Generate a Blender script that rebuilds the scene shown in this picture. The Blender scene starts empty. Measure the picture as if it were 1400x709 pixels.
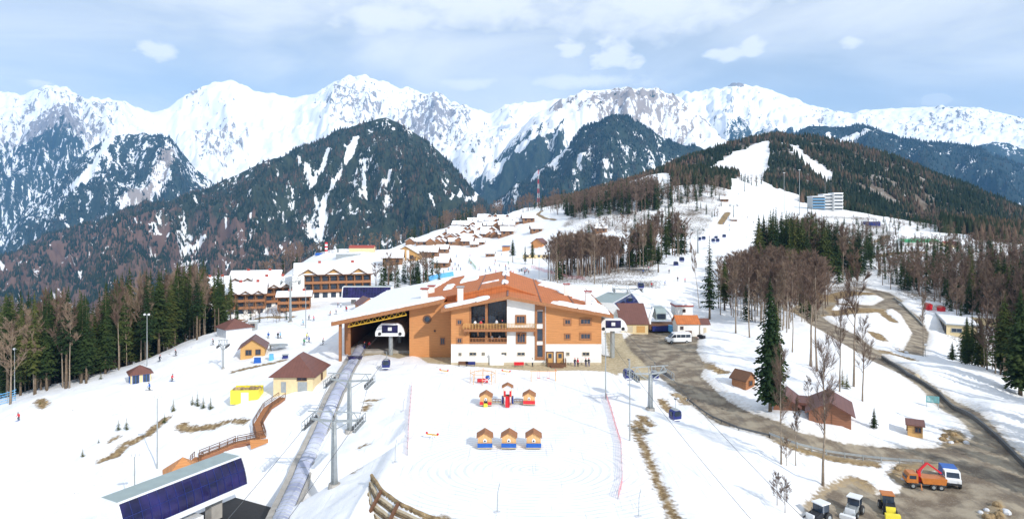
import bpy, bmesh, math, random
import numpy as np
from mathutils import Vector, Matrix
R = math.radians
scene = bpy.context.scene
COL = scene.collection
F = 912.0; HZ = 300.0; CH = 30.0          # focal length and horizon row in photo pixels, camera height

# ------------------------------------------------------------------ materials
def mat(name, col, rough=0.7, var=0.12, scale=3.0, bump=0.0, metal=0.0, kind=None, col2=None, bscale=None, spec=None):
    m = bpy.data.materials.new(name); m.use_nodes = True
    nt = m.node_tree; N = nt.nodes; L = nt.links
    b = N['Principled BSDF']; b.inputs['Roughness'].default_value = rough; b.inputs['Metallic'].default_value = metal
    if spec is not None: b.inputs['Specular IOR Level'].default_value = spec
    tc = N.new('ShaderNodeTexCoord')
    c1 = [min(1, c*(1-var)) for c in col] + [1]; c2 = [min(1, c*(1+var)) for c in (col2 or col)] + [1]
    mp = N.new('ShaderNodeMapping'); L.new(tc.outputs['Object'], mp.inputs[0])
    if kind == 'planks':
        t = N.new('ShaderNodeTexNoise'); mp.inputs['Scale'].default_value = (0.25, 0.25, 5.0); t.inputs['Scale'].default_value = scale; t.inputs['Detail'].default_value = 3
        L.new(mp.outputs[0], t.inputs['Vector']); fac = t.outputs['Fac']
    elif kind == 'vplanks':
        t = N.new('ShaderNodeTexNoise'); mp.inputs['Scale'].default_value = (5.0, 5.0, 0.3); t.inputs['Scale'].default_value = scale; t.inputs['Detail'].default_value = 3
        L.new(mp.outputs[0], t.inputs['Vector']); fac = t.outputs['Fac']
    else:
        t = N.new('ShaderNodeTexNoise'); t.inputs['Scale'].default_value = scale; t.inputs['Detail'].default_value = 5
        L.new(mp.outputs[0], t.inputs['Vector']); fac = t.outputs['Fac']
    rp = N.new('ShaderNodeValToRGB'); rp.color_ramp.elements[0].position = .3; rp.color_ramp.elements[1].position = .7
    rp.color_ramp.elements[0].color = c1; rp.color_ramp.elements[1].color = c2
    L.new(fac, rp.inputs[0]); out = rp.outputs[0]
    if kind in ('planks', 'tiles', 'vplanks'):
        w = N.new('ShaderNodeTexWave'); w.wave_type = 'BANDS'; w.bands_direction = {'planks': 'Z', 'tiles': 'X', 'vplanks': 'X'}[kind]
        w.wave_profile = 'SAW'; w.inputs['Scale'].default_value = {'planks': 0.9, 'tiles': 0.55, 'vplanks': 0.8}[kind]; w.inputs['Distortion'].default_value = 0.05
        L.new(tc.outputs['Object'], w.inputs['Vector'])
        r2 = N.new('ShaderNodeValToRGB'); r2.color_ramp.elements[0].color = (.55, .55, .55, 1); r2.color_ramp.elements[1].position = .16; r2.color_ramp.elements[1].color = (1, 1, 1, 1)
        L.new(w.outputs['Fac'], r2.inputs[0])
        mx = N.new('ShaderNodeMix'); mx.data_type = 'RGBA'; mx.blend_type = 'MULTIPLY'; mx.inputs[0].default_value = .8
        L.new(out, mx.inputs[6]); L.new(r2.outputs[0], mx.inputs[7]); out = mx.outputs[2]
    L.new(out, b.inputs['Base Color'])
    if bump:
        bn = N.new('ShaderNodeTexNoise'); bn.inputs['Scale'].default_value = bscale or scale*4; bn.inputs['Detail'].default_value = 4
        L.new(tc.outputs['Object'], bn.inputs['Vector'])
        bp = N.new('ShaderNodeBump'); bp.inputs['Distance'].default_value = bump; L.new(bn.outputs['Fac'], bp.inputs['Height']); L.new(bp.outputs[0], b.inputs['Normal'])
    return m
M = {}
def defmats():
    M['white'] = mat('white_plaster', (.8, .79, .76), .85, .05, 1.2, .01)
    M['wood'] = mat('orange_timber', (.55, .24, .082), .6, .16, 2.5, kind='planks')
    M['wood2'] = mat('honey_timber', (.58, .33, .11), .6, .16, 2.5, kind='planks')
    M['wood3'] = mat('weathered_timber', (.24, .12, .055), .7, .25, 2.5, kind='planks')
    M['woodr'] = mat('red_cedar', (.27, .115, .06), .65, .16, 2.5, kind='planks')
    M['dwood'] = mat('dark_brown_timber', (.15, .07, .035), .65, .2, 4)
    M['mwood'] = mat('mid_brown_timber', (.33, .14, .055), .65, .2, 4)
    M['tile'] = mat('terracotta_roof', (.50, .155, .045), .8, .13, .8, kind='tiles')
    M['broof'] = mat('brown_metal_roof', (.16, .065, .05), .45, .1, 1.0, kind='tiles')
    M['redroof'] = mat('red_roof', (.35, .06, .04), .55, .1, 1.0)
    M['snow'] = mat('roof_snow', (.86, .88, .92), .9, .03, 1.5, .05)
    M['dsnow'] = mat('trodden_snow', (.62, .64, .68), .9, .1, 1.5, .05)
    M['glass'] = mat('window_glass', (.03, .045, .07), .14, .5, .6)
    M['bglass'] = mat('blue_tinted_glass', (.004, .006, .024), .10, .6, .35, col2=(.016, .012, .075))
    M['cab'] = mat('dark_blue_cabin_shell', (.015, .025, .16), .3, .2, 1)
    M['white2'] = mat('white_painted_metal', (.8, .82, .84), .35, .04, 1)
    M['gmetal'] = mat('grey_green_sheet_metal', (.30, .37, .37), .45, .08, .7)
    M['steel'] = mat('galvanised_steel', (.36, .39, .40), .45, .12, 2, metal=.3)
    M['dsteel'] = mat('dark_steel', (.08, .085, .09), .5, .2, 2)
    M['cream'] = mat('cream_render', (.72, .58, .34), .85, .06, 1.5)
    M['yellow'] = mat('yellow_panels', (.85, .72, .06), .6, .08, 2)
    M['yelm'] = mat('yellow_steel', (.6, .36, .03), .5, .1, 2)
    M['blue'] = mat('bright_blue_plastic', (.01, .10, .42), .4, .08, 2)
    M['lblue'] = mat('light_blue_fabric', (.12, .42, .75), .7, .1, 2)
    M['red'] = mat('red_plastic', (.62, .02, .03), .4, .08, 2)
    M['orange'] = mat('orange_machine_paint', (.52, .17, .03), .4, .12, 2)
    M['kid'] = mat('pale_pine', (.72, .42, .18), .6, .12, 3, kind='vplanks')
    M['concrete'] = mat('concrete', (.38, .36, .33), .9, .15, 1, .02)
    M['deck'] = mat('beige_deck', (.52, .45, .33), .85, .1, 1.2)
    M['black'] = mat('black_rubber', (.02, .02, .022), .7, .3, 2)
    M['fence_pink'] = mat('pink_netting', (.85, .30, .33), .8, .1, 2)
    M['skin'] = mat('skin', (.55, .33, .24), .6, .05, 3)
    M['dark'] = mat('dark_cloth', (.02, .022, .03), .9, .2, 2)
    M['green'] = mat('green_sheet_roof', (.04, .30, .12), .5, .1, 1)
    M['teal'] = mat('teal_board', (.12, .40, .42), .5, .1, 1)
    M['rock'] = mat('brown_soil', (.22, .145, .07), .95, .4, 1.2, .15, col2=(.36, .26, .14))
    M['gab'] = mat('gabion_timber', (.25, .185, .11), .95, .45, 2.5, .2)
    M['tunnel'] = mat('shadow_patched_plastic', (.30, .33, .48), .4, .12, .25, col2=(.56, .59, .70))  # grey violet cover; the darker blue tone paints shadow patches into its colour
    M['bark'] = mat('pale_bark', (.27, .215, .16), .95, .3, 2.5, .05)
    M['dbark'] = mat('conifer_bark', (.16, .115, .075), .95, .3, 2.5, .05)
    M['twig'] = mat('bare_twigs', (.20, .135, .095), .95, .3, .35)
    M['needle'] = mat('conifer_needles', (.022, .040, .012), .85, .55, .4, col2=(.06, .075, .018), spec=.2)
    M['needle2'] = mat('olive_needles', (.05, .062, .018), .85, .45, .5, col2=(.12, .11, .035), spec=.2)

# ------------------------------------------------------------------ mesh builder
class MB:
    def __init__(s): s.v = []; s.f = []
    def add(s, vs, fs):
        n = len(s.v); s.v += [tuple(v) for v in vs]; s.f += [tuple(n+i for i in f) for f in fs]; return s
    def hexa(s, p):   # 8 points: bottom 4 ccw, top 4 ccw
        return s.add(p, [(3, 2, 1, 0), (4, 5, 6, 7), (0, 1, 5, 4), (1, 2, 6, 5), (2, 3, 7, 6), (3, 0, 4, 7)])
    def box(s, x0, x1, y0, y1, z0, z1):
        return s.hexa([(x0, y0, z0), (x1, y0, z0), (x1, y1, z0), (x0, y1, z0), (x0, y0, z1), (x1, y0, z1), (x1, y1, z1), (x0, y1, z1)])
    def bar(s, a, b, w, h=None, up=(0, 0, 1)):
        a = Vector(a); b = Vector(b); h = h or w; d = (b-a).normalized(); u = Vector(up)
        if abs(d.dot(u)) > .99: u = Vector((0, 1, 0))
        r = d.cross(u).normalized()*w/2; t = r.cross(d).normalized()*h/2
        return s.hexa([a-r-t, a+r-t, a+r+t, a-r+t, b-r-t, b+r-t, b+r+t, b-r+t])
    def tube(s, pts, rad, n=8, cap=True):
        pts = [Vector(p) for p in pts]; rads = rad if isinstance(rad, (list, tuple)) else [rad]*len(pts)
        base = len(s.v); prev = None
        for i, p in enumerate(pts):
            d = (pts[min(i+1, len(pts)-1)]-pts[max(i-1, 0)]).normalized()
            u = Vector((0, 0, 1)) if abs(d.z) < .9 else Vector((0, 1, 0))
            if prev is not None: u = prev
            r = d.cross(u).normalized(); t = r.cross(d).normalized(); prev = t
            for k in range(n):
                a = 2*math.pi*k/n; s.v.append(tuple(p + (r*math.cos(a)+t*math.sin(a))*rads[i]))
        for i in range(len(pts)-1):
            for k in range(n):
                k2 = (k+1) % n; s.f.append((base+i*n+k, base+i*n+k2, base+(i+1)*n+k2, base+(i+1)*n+k))
        if cap: s.f.append(tuple(base+k for k in reversed(range(n)))); s.f.append(tuple(base+(len(pts)-1)*n+k for k in range(n)))
        return s
    def prism(s, prof, o, ax, ay, az, length):   # profile (a,b) in ax,ay extruded along az
        o = Vector(o); ax = Vector(ax); ay = Vector(ay); az = Vector(az); n = len(prof)
        v = [o+ax*a+ay*b for a, b in prof]; v += [p+az*length for p in v]
        return s.add(v, [tuple(reversed(range(n))), tuple(range(n, 2*n))]+[(i, (i+1) % n, n+(i+1) % n, n+i) for i in range(n)])
    def ball(s, c, rx, ry=None, rz=None, nu=8, nv=6):
        ry = ry or rx; rz = rz or rx; b = len(s.v)
        for j in range(1, nv):
            t = math.pi*j/nv
            for i in range(nu):
                a = 2*math.pi*i/nu; s.v.append((c[0]+rx*math.sin(t)*math.cos(a), c[1]+ry*math.sin(t)*math.sin(a), c[2]+rz*math.cos(t)))
        top = len(s.v); s.v.append((c[0], c[1], c[2]+rz)); bot = len(s.v); s.v.append((c[0], c[1], c[2]-rz))
        for j in range(nv-2):
            for i in range(nu): i2 = (i+1) % nu; s.f.append((b+j*nu+i, b+(j+1)*nu+i, b+(j+1)*nu+i2, b+j*nu+i2))
        for i in range(nu):
            i2 = (i+1) % nu; s.f.append((top, b+i, b+i2)); s.f.append((bot, b+(nv-2)*nu+i2, b+(nv-2)*nu+i))
        return s
    def mesh(s, name, material, smooth=False):
        me = bpy.data.meshes.new(name); me.from_pydata(s.v, [], s.f)
        if material: me.materials.append(M[material] if isinstance(material, str) else material)
        if smooth: me.polygons.foreach_set('use_smooth', [True]*len(me.polygons))
        me.update(); return me
    def build(s, name, material, parent=None, smooth=False, loc=None, rz=0):
        bm_fix = s.mesh(name, material, smooth)
        bm = bmesh.new(); bm.from_mesh(bm_fix); bmesh.ops.recalc_face_normals(bm, faces=bm.faces); bm.to_mesh(bm_fix); bm.free()
        o = bpy.data.objects.new(name, bm_fix); COL.objects.link(o)
        if parent: o.parent = parent
        if loc is not None: o.location = loc
        if rz: o.rotation_euler.z = rz
        return o
def tag(o, label, cat, group=None, kind=None):
    if label: o['label'] = label
    if cat: o['category'] = cat
    if group: o['group'] = group
    if kind: o['kind'] = kind
    return o
def thing(name, label, cat, loc=(0, 0, 0), rz=0, group=None):
    o = bpy.data.objects.new(name, None); COL.objects.link(o); o.location = loc; o.rotation_euler.z = rz
    return tag(o, label, cat, group)
KIDS = {}
def kids(o):
    if o.name not in KIDS: KIDS[o.name] = [c for c in bpy.data.objects if c.parent == o]
    return KIDS[o.name]
def dup(root, loc, rz=None, label=None, group=None, sc=None, levels=2):
    r = root.copy(); COL.objects.link(r); r.location = loc
    if rz is not None: r.rotation_euler.z = rz
    if label: r['label'] = label
    if group: r['group'] = group
    if sc is not None: r.scale = sc if isinstance(sc, tuple) else (sc, sc, sc)
    for ch in kids(root):
        c = ch.copy(); COL.objects.link(c); c.parent = r
        for g in kids(ch):
            d = g.copy(); COL.objects.link(d); d.parent = c
    return r
def setup_mesh(name, V, Fc, material, smooth=True, attrs=None):
    me = bpy.data.meshes.new(name); V = np.asarray(V, dtype=np.float32); Fc = np.asarray(Fc, dtype=np.int32); k = Fc.shape[1]
    me.vertices.add(len(V)); me.vertices.foreach_set('co', V.ravel())
    me.loops.add(Fc.size); me.loops.foreach_set('vertex_index', Fc.ravel())
    me.polygons.add(len(Fc)); me.polygons.foreach_set('loop_start', np.arange(0, Fc.size, k, dtype=np.int32)); me.polygons.foreach_set('loop_total', np.full(len(Fc), k, dtype=np.int32))
    if smooth: me.polygons.foreach_set('use_smooth', np.ones(len(Fc), dtype=bool))
    me.materials.append(material); me.update(calc_edges=True)
    for an, arr in (attrs or {}).items():
        a = me.attributes.new(an, 'FLOAT', 'POINT'); a.data.foreach_set('value', np.asarray(arr, dtype=np.float32))
    o = bpy.data.objects.new(name, me); COL.objects.link(o); return o

# ------------------------------------------------------------------ numpy noise
def _h(ix, iy, seed):
    n = (ix.astype(np.int64)*374761393 + iy.astype(np.int64)*668265263 + seed*982451653) & 0x7fffffff
    n = ((n ^ (n >> 13))*1274126177) & 0x7fffffff
    return ((n ^ (n >> 16)) & 0xffff)/65535.0
def vnoise(x, y, seed=0):
    x = np.asarray(x, float); y = np.asarray(y, float)
    ix = np.floor(x); iy = np.floor(y); fx = x-ix; fy = y-iy; fx = fx*fx*(3-2*fx); fy = fy*fy*(3-2*fy)
    a = _h(ix, iy, seed); b = _h(ix+1, iy, seed); c = _h(ix, iy+1, seed); d = _h(ix+1, iy+1, seed)
    return (a*(1-fx)+b*fx)*(1-fy)+(c*(1-fx)+d*fx)*fy
def fbm(x, y, o=4, seed=0):
    s = 0; a = .5; t = 0
    for i in range(o): s = s+a*vnoise(x*2**i, y*2**i, seed+i); t += a; a *= .5
    return s/t
def ridged(x, y, o=4, seed=0):
    s = 0; a = .5; t = 0
    for i in range(o): s = s+a*(1-np.abs(2*vnoise(x*2**i, y*2**i, seed+i)-1)); t += a; a *= .55
    return s/t

# ------------------------------------------------------------------ terrain height
def zof(py, D): return CH+(HZ-py)/F*D
CP = []   # (px, D, z)
def cz(px, py, z): CP.append((px, (CH-z)*F/(py-HZ), z))
def cd(px, py, D): CP.append((px, D, zof(py, D)))
def cr(px, D, z): CP.append((px, D, z))
for a in [(520, 700, 0), (620, 709, 0), (760, 709, 0), (900, 700, 0), (700, 600, 0), (560, 540, 0), (600, 620, 0), (830, 600, 0), (840, 510, 0), (620, 500, 0), (700, 480, 0), (800, 470, 0), (560, 470, 0), (500, 465, 0),
          (457, 665, -3), (480, 590, -2.2), (385, 706, -6), (430, 620, -4), (300, 690, -8), (330, 640, -6.5), (200, 709, -9.5), (0, 709, -13), (0, 620, -12), (0, 550, -10.5), (100, 520, -8),
          (200, 492, -5.5), (280, 458, -3), (320, 450, -3), (188, 522, -5.5), (418, 533, -1), (300, 560, -4.5), (120, 620, -9.5), (360, 480, -2), (400, 440, -3), (450, 440, -1), (450, 480, -.5), (220, 640, -8), (350, 570, -3.5),
          (960, 455, 1), (900, 450, .6), (1000, 420, 3), (1060, 440, 3), (1150, 460, 1.0), (1200, 490, -1), (1300, 560, -2.4), (1390, 640, -2.5), (1250, 690, -3.6), (1360, 700, -3.2), (1000, 560, -.8), (1150, 612, -2.0), (1300, 640, -2.4),
          (1120, 690, -2.6), (1000, 650, -.8), (950, 600, -.2), (930, 520, 0.0), (1100, 540, 1.2), (1200, 570, -.6), (1280, 600, -2.0), (1060, 500, 2), (1160, 530, .4), (1050, 650, -1.4),
          (1240, 425, 0), (1290, 455, -3.5), (1300, 500, -1), (1350, 560, -1.4), (1250, 500, -1), (1400, 600, -2), (1400, 535, -3), (1150, 425, 1.5), (1200, 410, 1.2)]: cz(*a)
for a in [(480, 405, 300), (440, 362, 420), (430, 347, 500), (520, 345, 480), (650, 335, 550), (640, 312, 750), (560, 327, 640), (700, 300, 900), (740, 340, 480), (700, 352, 430), (600, 370, 350), (600, 398, 280), (760, 385, 270),
          (830, 390, 240), (930, 380, 260), (950, 350, 340), (870, 300, 500), (800, 300, 520), (780, 278, 650), (850, 264, 620), (900, 240, 650), (990, 330, 430), (990, 282, 520), (1030, 264, 600), (1000, 247, 760),
          (1030, 190, 1200), (960, 213, 1130), (1040, 380, 270), (1100, 400, 255), (1080, 330, 420), (1090, 285, 520), (1130, 300, 480), (1180, 290, 530), (1240, 335, 390), (1250, 305, 500), (1300, 405, 250), (1400, 420, 225), (1300, 350, 350), (1400, 352, 370), (1400, 322, 480),
          (1100, 208, 1300), (1200, 240, 1400), (1300, 282, 1500), (1400, 322, 1550), (880, 243, 1050), (800, 264, 1030), (740, 281, 980), (930, 224, 1130), (700, 293, 960), (500, 380, 360), (380, 395, 330)]: cd(*a)
# hidden ground behind the crests, the frame edges and beyond
for a in [(0, 210, -35), (0, 420, -150), (0, 1000, -240), (150, 215, -26), (150, 420, -130), (280, 235, -12), (280, 420, -75), (280, 900, -210), (420, 620, -45), (420, 1000, -190), (520, 900, -110), (600, 1150, -60),
          (650, 1300, -80), (-300, 110, -20), (-300, 260, -80), (-300, 900, -250), (-300, 60, -16), (0, 55, -12), (350, 52, -6), (700, 45, 0), (1050, 50, -2), (1400, 55, -5), (1700, 60, -6), (1700, 130, -8), (1700, 300, -4), (1700, 700, -20),
          (1460, 170, -10), (1330, 135, -1), (1380, 185, -6), (1200, 750, 25), (1300, 800, 5), (1400, 800, -20), (1100, 800, 60), (1030, 2000, -60), (880, 1900, -80), (740, 1800, -120), (1200, 2200, -90), (1400, 2200, -120), (1700, 2000, -120), (-300, 2100, -250), (0, 2100, -250), (280, 2100, -240), (520, 2100, -200),
          (850, 850, 58), (780, 830, 40)]: cr(*a)
CPa = np.array(CP); CU = (CPa[:, 0]-700)/F; CL = np.log(CPa[:, 1]); CZ = CPa[:, 2]
def _phi(u, l, cu, cl):
    r2 = (u[:, None]-cu[None])**2+(l[:, None]-cl[None])**2
    return r2*np.log(r2+1e-9)*.5
def _solve():
    n = len(CU); A = np.zeros((n+3, n+3)); A[:n, :n] = _phi(CU, CL, CU, CL)+np.eye(n)*2e-4
    P = np.stack([np.ones(n), CU, CL], 1); A[:n, n:] = P; A[n:, :n] = P.T
    return np.linalg.solve(A, np.concatenate([CZ, np.zeros(3)]))
W = _solve()
def base_h(x, y):
    x = np.atleast_1d(np.asarray(x, float)); y = np.maximum(np.atleast_1d(np.asarray(y, float)), 20.0)
    out = np.empty(len(x)); n = len(CU)
    for i in range(0, len(x), 40000):
        u = x[i:i+40000]/y[i:i+40000]; l = np.log(y[i:i+40000])
        out[i:i+40000] = _phi(u, l, CU, CL)@W[:n]+W[n]+W[n+1]*u+W[n+2]*l
    # level building plot and play area
    k = 1-np.clip(np.maximum(np.maximum((-15.0-x)/np.where(y < 100, 2.6, 5), (x-21)/5), np.maximum((60-y)/5, (y-195)/14)), 0, 1)
    k = k*k*(3-2*k)
    return out*(1-k)
def ray(px, py, hf, Dmin=48, Dmax=2100):
    Ds = np.exp(np.linspace(math.log(Dmin), math.log(Dmax), 1400)); u = (px-700)/F; zr = CH+(HZ-py)/F*Ds
    g = hf(u*Ds, Ds)-zr; idx = np.where(g > 0)[0]
    if len(idx) == 0: return None
    i = idx[0]
    if i == 0: D = Ds[0]
    else: t = -g[i-1]/(g[i]-g[i-1]); D = Ds[i-1]+(Ds[i]-Ds[i-1])*t
    return (u*D, D, CH+(HZ-py)/F*D)
def B(px, py): r = ray(px, py, base_h); return (r[0], r[1]) if r else None

def sdf_line(pts, x, y, w):
    d = np.full(len(x), 1e9)
    for (ax, ay), (bx, by) in zip(pts[:-1], pts[1:]):
        vx, vy = bx-ax, by-ay; t = np.clip(((x-ax)*vx+(y-ay)*vy)/(vx*vx+vy*vy+1e-9), 0, 1)
        d = np.minimum(d, np.hypot(x-ax-t*vx, y-ay-t*vy))
    return d-w/2
def sdf_poly(pts, x, y):
    d = sdf_line(pts+[pts[0]], x, y, 0); ins = np.zeros(len(x), bool)
    for (ax, ay), (bx, by) in zip(pts, pts[1:]+[pts[0]]):
        if ay == by: continue
        c = ((ay > y) != (by > y)) & (x < (bx-ax)*(y-ay)/(by-ay)+ax); ins ^= c
    return np.where(ins, -d, d)
def toxy(l):
    o = [B(*p) for p in l]
    return [p for p in o if p]
ROADS = []   # ('poly'|'line', pts, w)
def rpoly(*l): ROADS.append(('poly', toxy(l), 0))
def rline(w, *l): ROADS.append(('line', toxy(l), w))
rpoly((845, 470), (862, 458), (905, 445), (955, 455), (952, 480), (962, 498), (958, 515), (985, 541), (1030, 566), (1090, 590), (1150, 606), (1230, 613), (1290, 612), (1322, 606), (1332, 596), (1312, 572), (1262, 533), (1215, 503), (1178, 484), (1140, 462), (1105, 442),
      (1092, 425), (1120, 418), (1150, 444), (1205, 484), (1262, 518), (1322, 556), (1385, 612), (1440, 660), (1440, 712), (1375, 712), (1330, 645), (1285, 634), (1230, 631), (1130, 620), (1060, 601), (985, 580), (920, 530), (880, 500))
rline(5.5, (1100, 424), (1130, 414), (1170, 418), (1205, 420), (1222, 410), (1205, 400), (1180, 395))
rline(5, (1215, 414), (1245, 432), (1256, 452), (1244, 484))
rpoly((1106, 712), (1110, 696), (1135, 672), (1165, 662), (1190, 676), (1230, 676), (1238, 655), (1270, 645), (1325, 640), (1400, 660), (1440, 690), (1440, 715))
RD2 = []
RD2.append(toxy([(585, 496), (640, 500), (700, 505), (745, 507), (790, 506), (830, 508), (845, 514), (842, 492), (820, 485), (600, 478), (565, 482)]))     # paved strip along the lodge
RD2.append(toxy([(505, 462), (560, 462), (566, 484), (545, 490), (520, 484), (495, 487)]))
RD2.append(toxy([(826, 455), (850, 458), (862, 480), (888, 505), (892, 522), (868, 520), (838, 505)]))
DIRT = []
def dl(w, *l): DIRT.append(('line', toxy(l), w))
def dp(*l): DIRT.append(('poly', toxy(l), 0))
dl(1.3, (248, 580), (262, 584), (285, 580), (300, 578)); dl(.7, (298, 577), (320, 573), (336, 576)); dl(1.2, (182, 602), (200, 594), (212, 583), (226, 572)); dl(1.4, (143, 626), (158, 620), (166, 612)); dl(1, (170, 605), (176, 603))
dl(.5, (865, 580), (885, 620), (900, 660), (920, 700), (926, 712)); dl(.5, (500, 545), (515, 544)); dl(.5, (502, 552), (500, 556)); dl(.3, (500, 606), (494, 609)); dl(.3, (490, 628), (484, 640))
dl(.8, (877, 568), (890, 580)); dl(1.4, (926, 540), (938, 552)); dl(1, (905, 548), (915, 562)); dl(.8, (872, 575), (880, 590))
dl(2.0, (1070, 605), (1100, 618), (1150, 630), (1190, 634)); dl(2.0, (1300, 590), (1312, 602), (1300, 612)); dp((1106, 700), (1108, 686), (1130, 668), (1160, 655), (1185, 660), (1200, 680), (1190, 700), (1150, 712))
dl(3, (1235, 655), (1245, 642), (1270, 636)); dl(1.5, (955, 495), (975, 505), (990, 510)); dl(5, (1130, 430), (1165, 424), (1200, 422)); dl(6, (1128, 408), (1160, 400), (1190, 402)); dp((1080, 425), (1120, 400), (1145, 412), (1130, 432), (1100, 436))
dl(3, (1195, 455), (1204, 462)); dl(5, (1185, 352), (1225, 345), (1262, 343)); dl(2.5, (1195, 330), (1215, 322)); dl(4, (985, 305), (995, 290)); dl(2, (1200, 480), (1245, 492)); dl(2.2, (1290, 430), (1310, 436))
dl(2, (1080, 600), (1060, 580)); dl(3, (760, 300), (735, 292), (745, 283), (770, 272)); dl(2.5, (330, 440), (400, 432)); dl(1.2, (320, 505), (355, 498), (388, 490)); dl(1, (155, 600), (158, 598)); dl(1.2, (55, 548), (60, 556))
dl(3, (1375, 690), (1362, 705)); dl(2.0, (560, 712), (600, 712)); dl(2.2, (1205, 425), (1222, 440))
def rsdf(x, y):
    d = np.full(len(x), 1e9)
    for k, p, w in ROADS: d = np.minimum(d, sdf_poly(p, x, y) if k == 'poly' else sdf_line(p, x, y, w))
    return d
def r2sdf(x, y):
    d = np.full(len(x), 1e9)
    for p in RD2: d = np.minimum(d, sdf_poly(p, x, y))
    return d
def dsdf(x, y):
    d = np.full(len(x), 1e9)
    for k, p, w in DIRT: d = np.minimum(d, sdf_poly(p, x, y) if k == 'poly' else sdf_line(p, x, y, w))
    return d
SNOWISLE = [toxy(l) for l in ([(1120, 430), (1160, 428), (1206, 428), (1240, 442), (1248, 455), (1236, 478), (1210, 480), (1170, 458), (1135, 442)], [(1345, 712), (1350, 690), (1368, 682), (1378, 696), (1378, 712)])]
_pit = toxy([(508, 657), (522, 670), (545, 687), (575, 701), (612, 715)]); PIT = _pit+[(_pit[-1][0]+1.5, 50), (_pit[0][0]-.2, 50)]
_sa = ((149.5-700)/F*73.4, 73.4); _sd = ((322-700)/F*88.2-_sa[0], 88.2-73.4); _sl = math.hypot(*_sd); _sd = (_sd[0]/_sl, _sd[1]/_sl)
def STN(x, y):      # distance to the levelled pad of the lower left terminal
    a = (x-_sa[0])*_sd[0]+(y-_sa[1])*_sd[1]; b = (x-_sa[0])*_sd[1]-(y-_sa[1])*_sd[0]
    return np.maximum(np.maximum(-2.2-a, a-_sl-2.7), np.maximum(-3.2-b, b-6.4))
def height(x, y, full=False):
    x = np.atleast_1d(np.asarray(x, float)); y = np.atleast_1d(np.asarray(y, float))
    h = base_h(x, y)
    near = y < 330
    rs = np.full(len(x), 99.); r2 = np.full(len(x), 99.); ds = np.full(len(x), 99.)
    m = (y < 700)
    if m.any():
        rs[m] = rsdf(x[m], y[m]); r2[m] = r2sdf(x[m], y[m]); ds[m] = dsdf(x[m], y[m])
        isle = np.full(m.sum(), 99.)
        for p in SNOWISLE: isle = np.minimum(isle, sdf_poly(p, x[m], y[m]))
        rs[m] = np.maximum(rs[m], -isle)
    h = h + np.clip(rs, 0, 2.0)*.22*np.exp(-np.clip(rs-1.5, 0, 50)/4)          # ploughed banks beside the road
    h = h + np.clip(r2, 0, 1.2)*.15*np.exp(-np.clip(r2-1, 0, 50)/3)
    amp = np.clip(np.minimum(rs, r2)/3, 0.0, 1)
    flat = 1-np.clip(np.maximum(np.maximum((-17-x)/3, (x-22)/3), np.maximum((60-y)/5, (y-195)/10)), 0, 1)
    h = h + amp*(1-.72*flat)*((fbm(x/14, y/14, 4, 3)-.5)*1.5 + (fbm(x/3, y/3, 3, 9)-.5)*.55 + (fbm(x/1.1, y/1.1, 2, 13)-.5)*.16*(y < 260))
    h = h - np.exp(-(np.clip(ds, 0, 9)/1.0)**2)*.25*amp + (ds < 3)*amp*(fbm(x, y, 3, 5)-.4)*.5*np.exp(-np.clip(ds, 0, 9))
    m2 = y < 95
    if m2.any():
        sd = sdf_poly(PIT, x[m2], y[m2]); h[m2] = h[m2]-np.clip(-sd, 0, 9)*.62-np.clip(-sd*2, 0, .35)
    sd = STN(x, y); h = np.where(sd < 12, np.minimum(h, -9.0+np.maximum(sd, 0)*.75), h)
    far = np.clip((y-450)/400, 0, 1)
    h = h + far*((fbm(x/70, y/70, 4, 21)-.5)*22)
    return (h, rs, r2, ds) if full else h
HG = {}
def make_grid():
    pxs = np.arange(-330, 1731, 2.6); lD = np.arange(math.log(42), math.log(2300), .0072); PX, DD = np.meshgrid(pxs, np.exp(lD)); X = ((PX-700)/F*DD).ravel(); Y = DD.ravel()
    h, rs, r2, ds = height(X, Y, True); HG.update(pxs=pxs, lD=lD, X=X, Y=Y, h=h, rs=rs, r2=r2, ds=ds, H=h.reshape(PX.shape), D=np.exp(lD))
def P(px, py):
    """first ground point seen along the ray through a photo pixel"""
    H = HG['H']; f = (px-HG['pxs'][0])/2.6; i = int(min(max(f, 0), H.shape[1]-2)); f -= i; col = H[:, i]*(1-f)+H[:, i+1]*f; D = HG['D']; zr = CH+(HZ-py)/F*D; g = col-zr; ok = np.where((g > 0) & (D > 48))[0]
    if len(ok) == 0: return P(px, py+2) if py < 760 else None
    j = max(1, ok[0]); t = min(1, max(0, -g[j-1]/(g[j]-g[j-1]+1e-9))); d = D[j-1]+(D[j]-D[j-1])*t; return Vector(((px-700)/F*d, d, col[j-1]*(1-t)+col[j]*t))
def gz(x, y):
    H = HG['H']; y = max(y, 42.5); a = (x/y*F+700-HG['pxs'][0])/2.6; b = (math.log(y)-HG['lD'][0])/.0072; i = int(min(max(a, 0), H.shape[1]-2)); j = int(min(max(b, 0), H.shape[0]-2)); a -= i; b -= j
    return float((H[j, i]*(1-a)+H[j, i+1]*a)*(1-b)+(H[j+1, i]*(1-a)+H[j+1, i+1]*a)*b)
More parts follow.
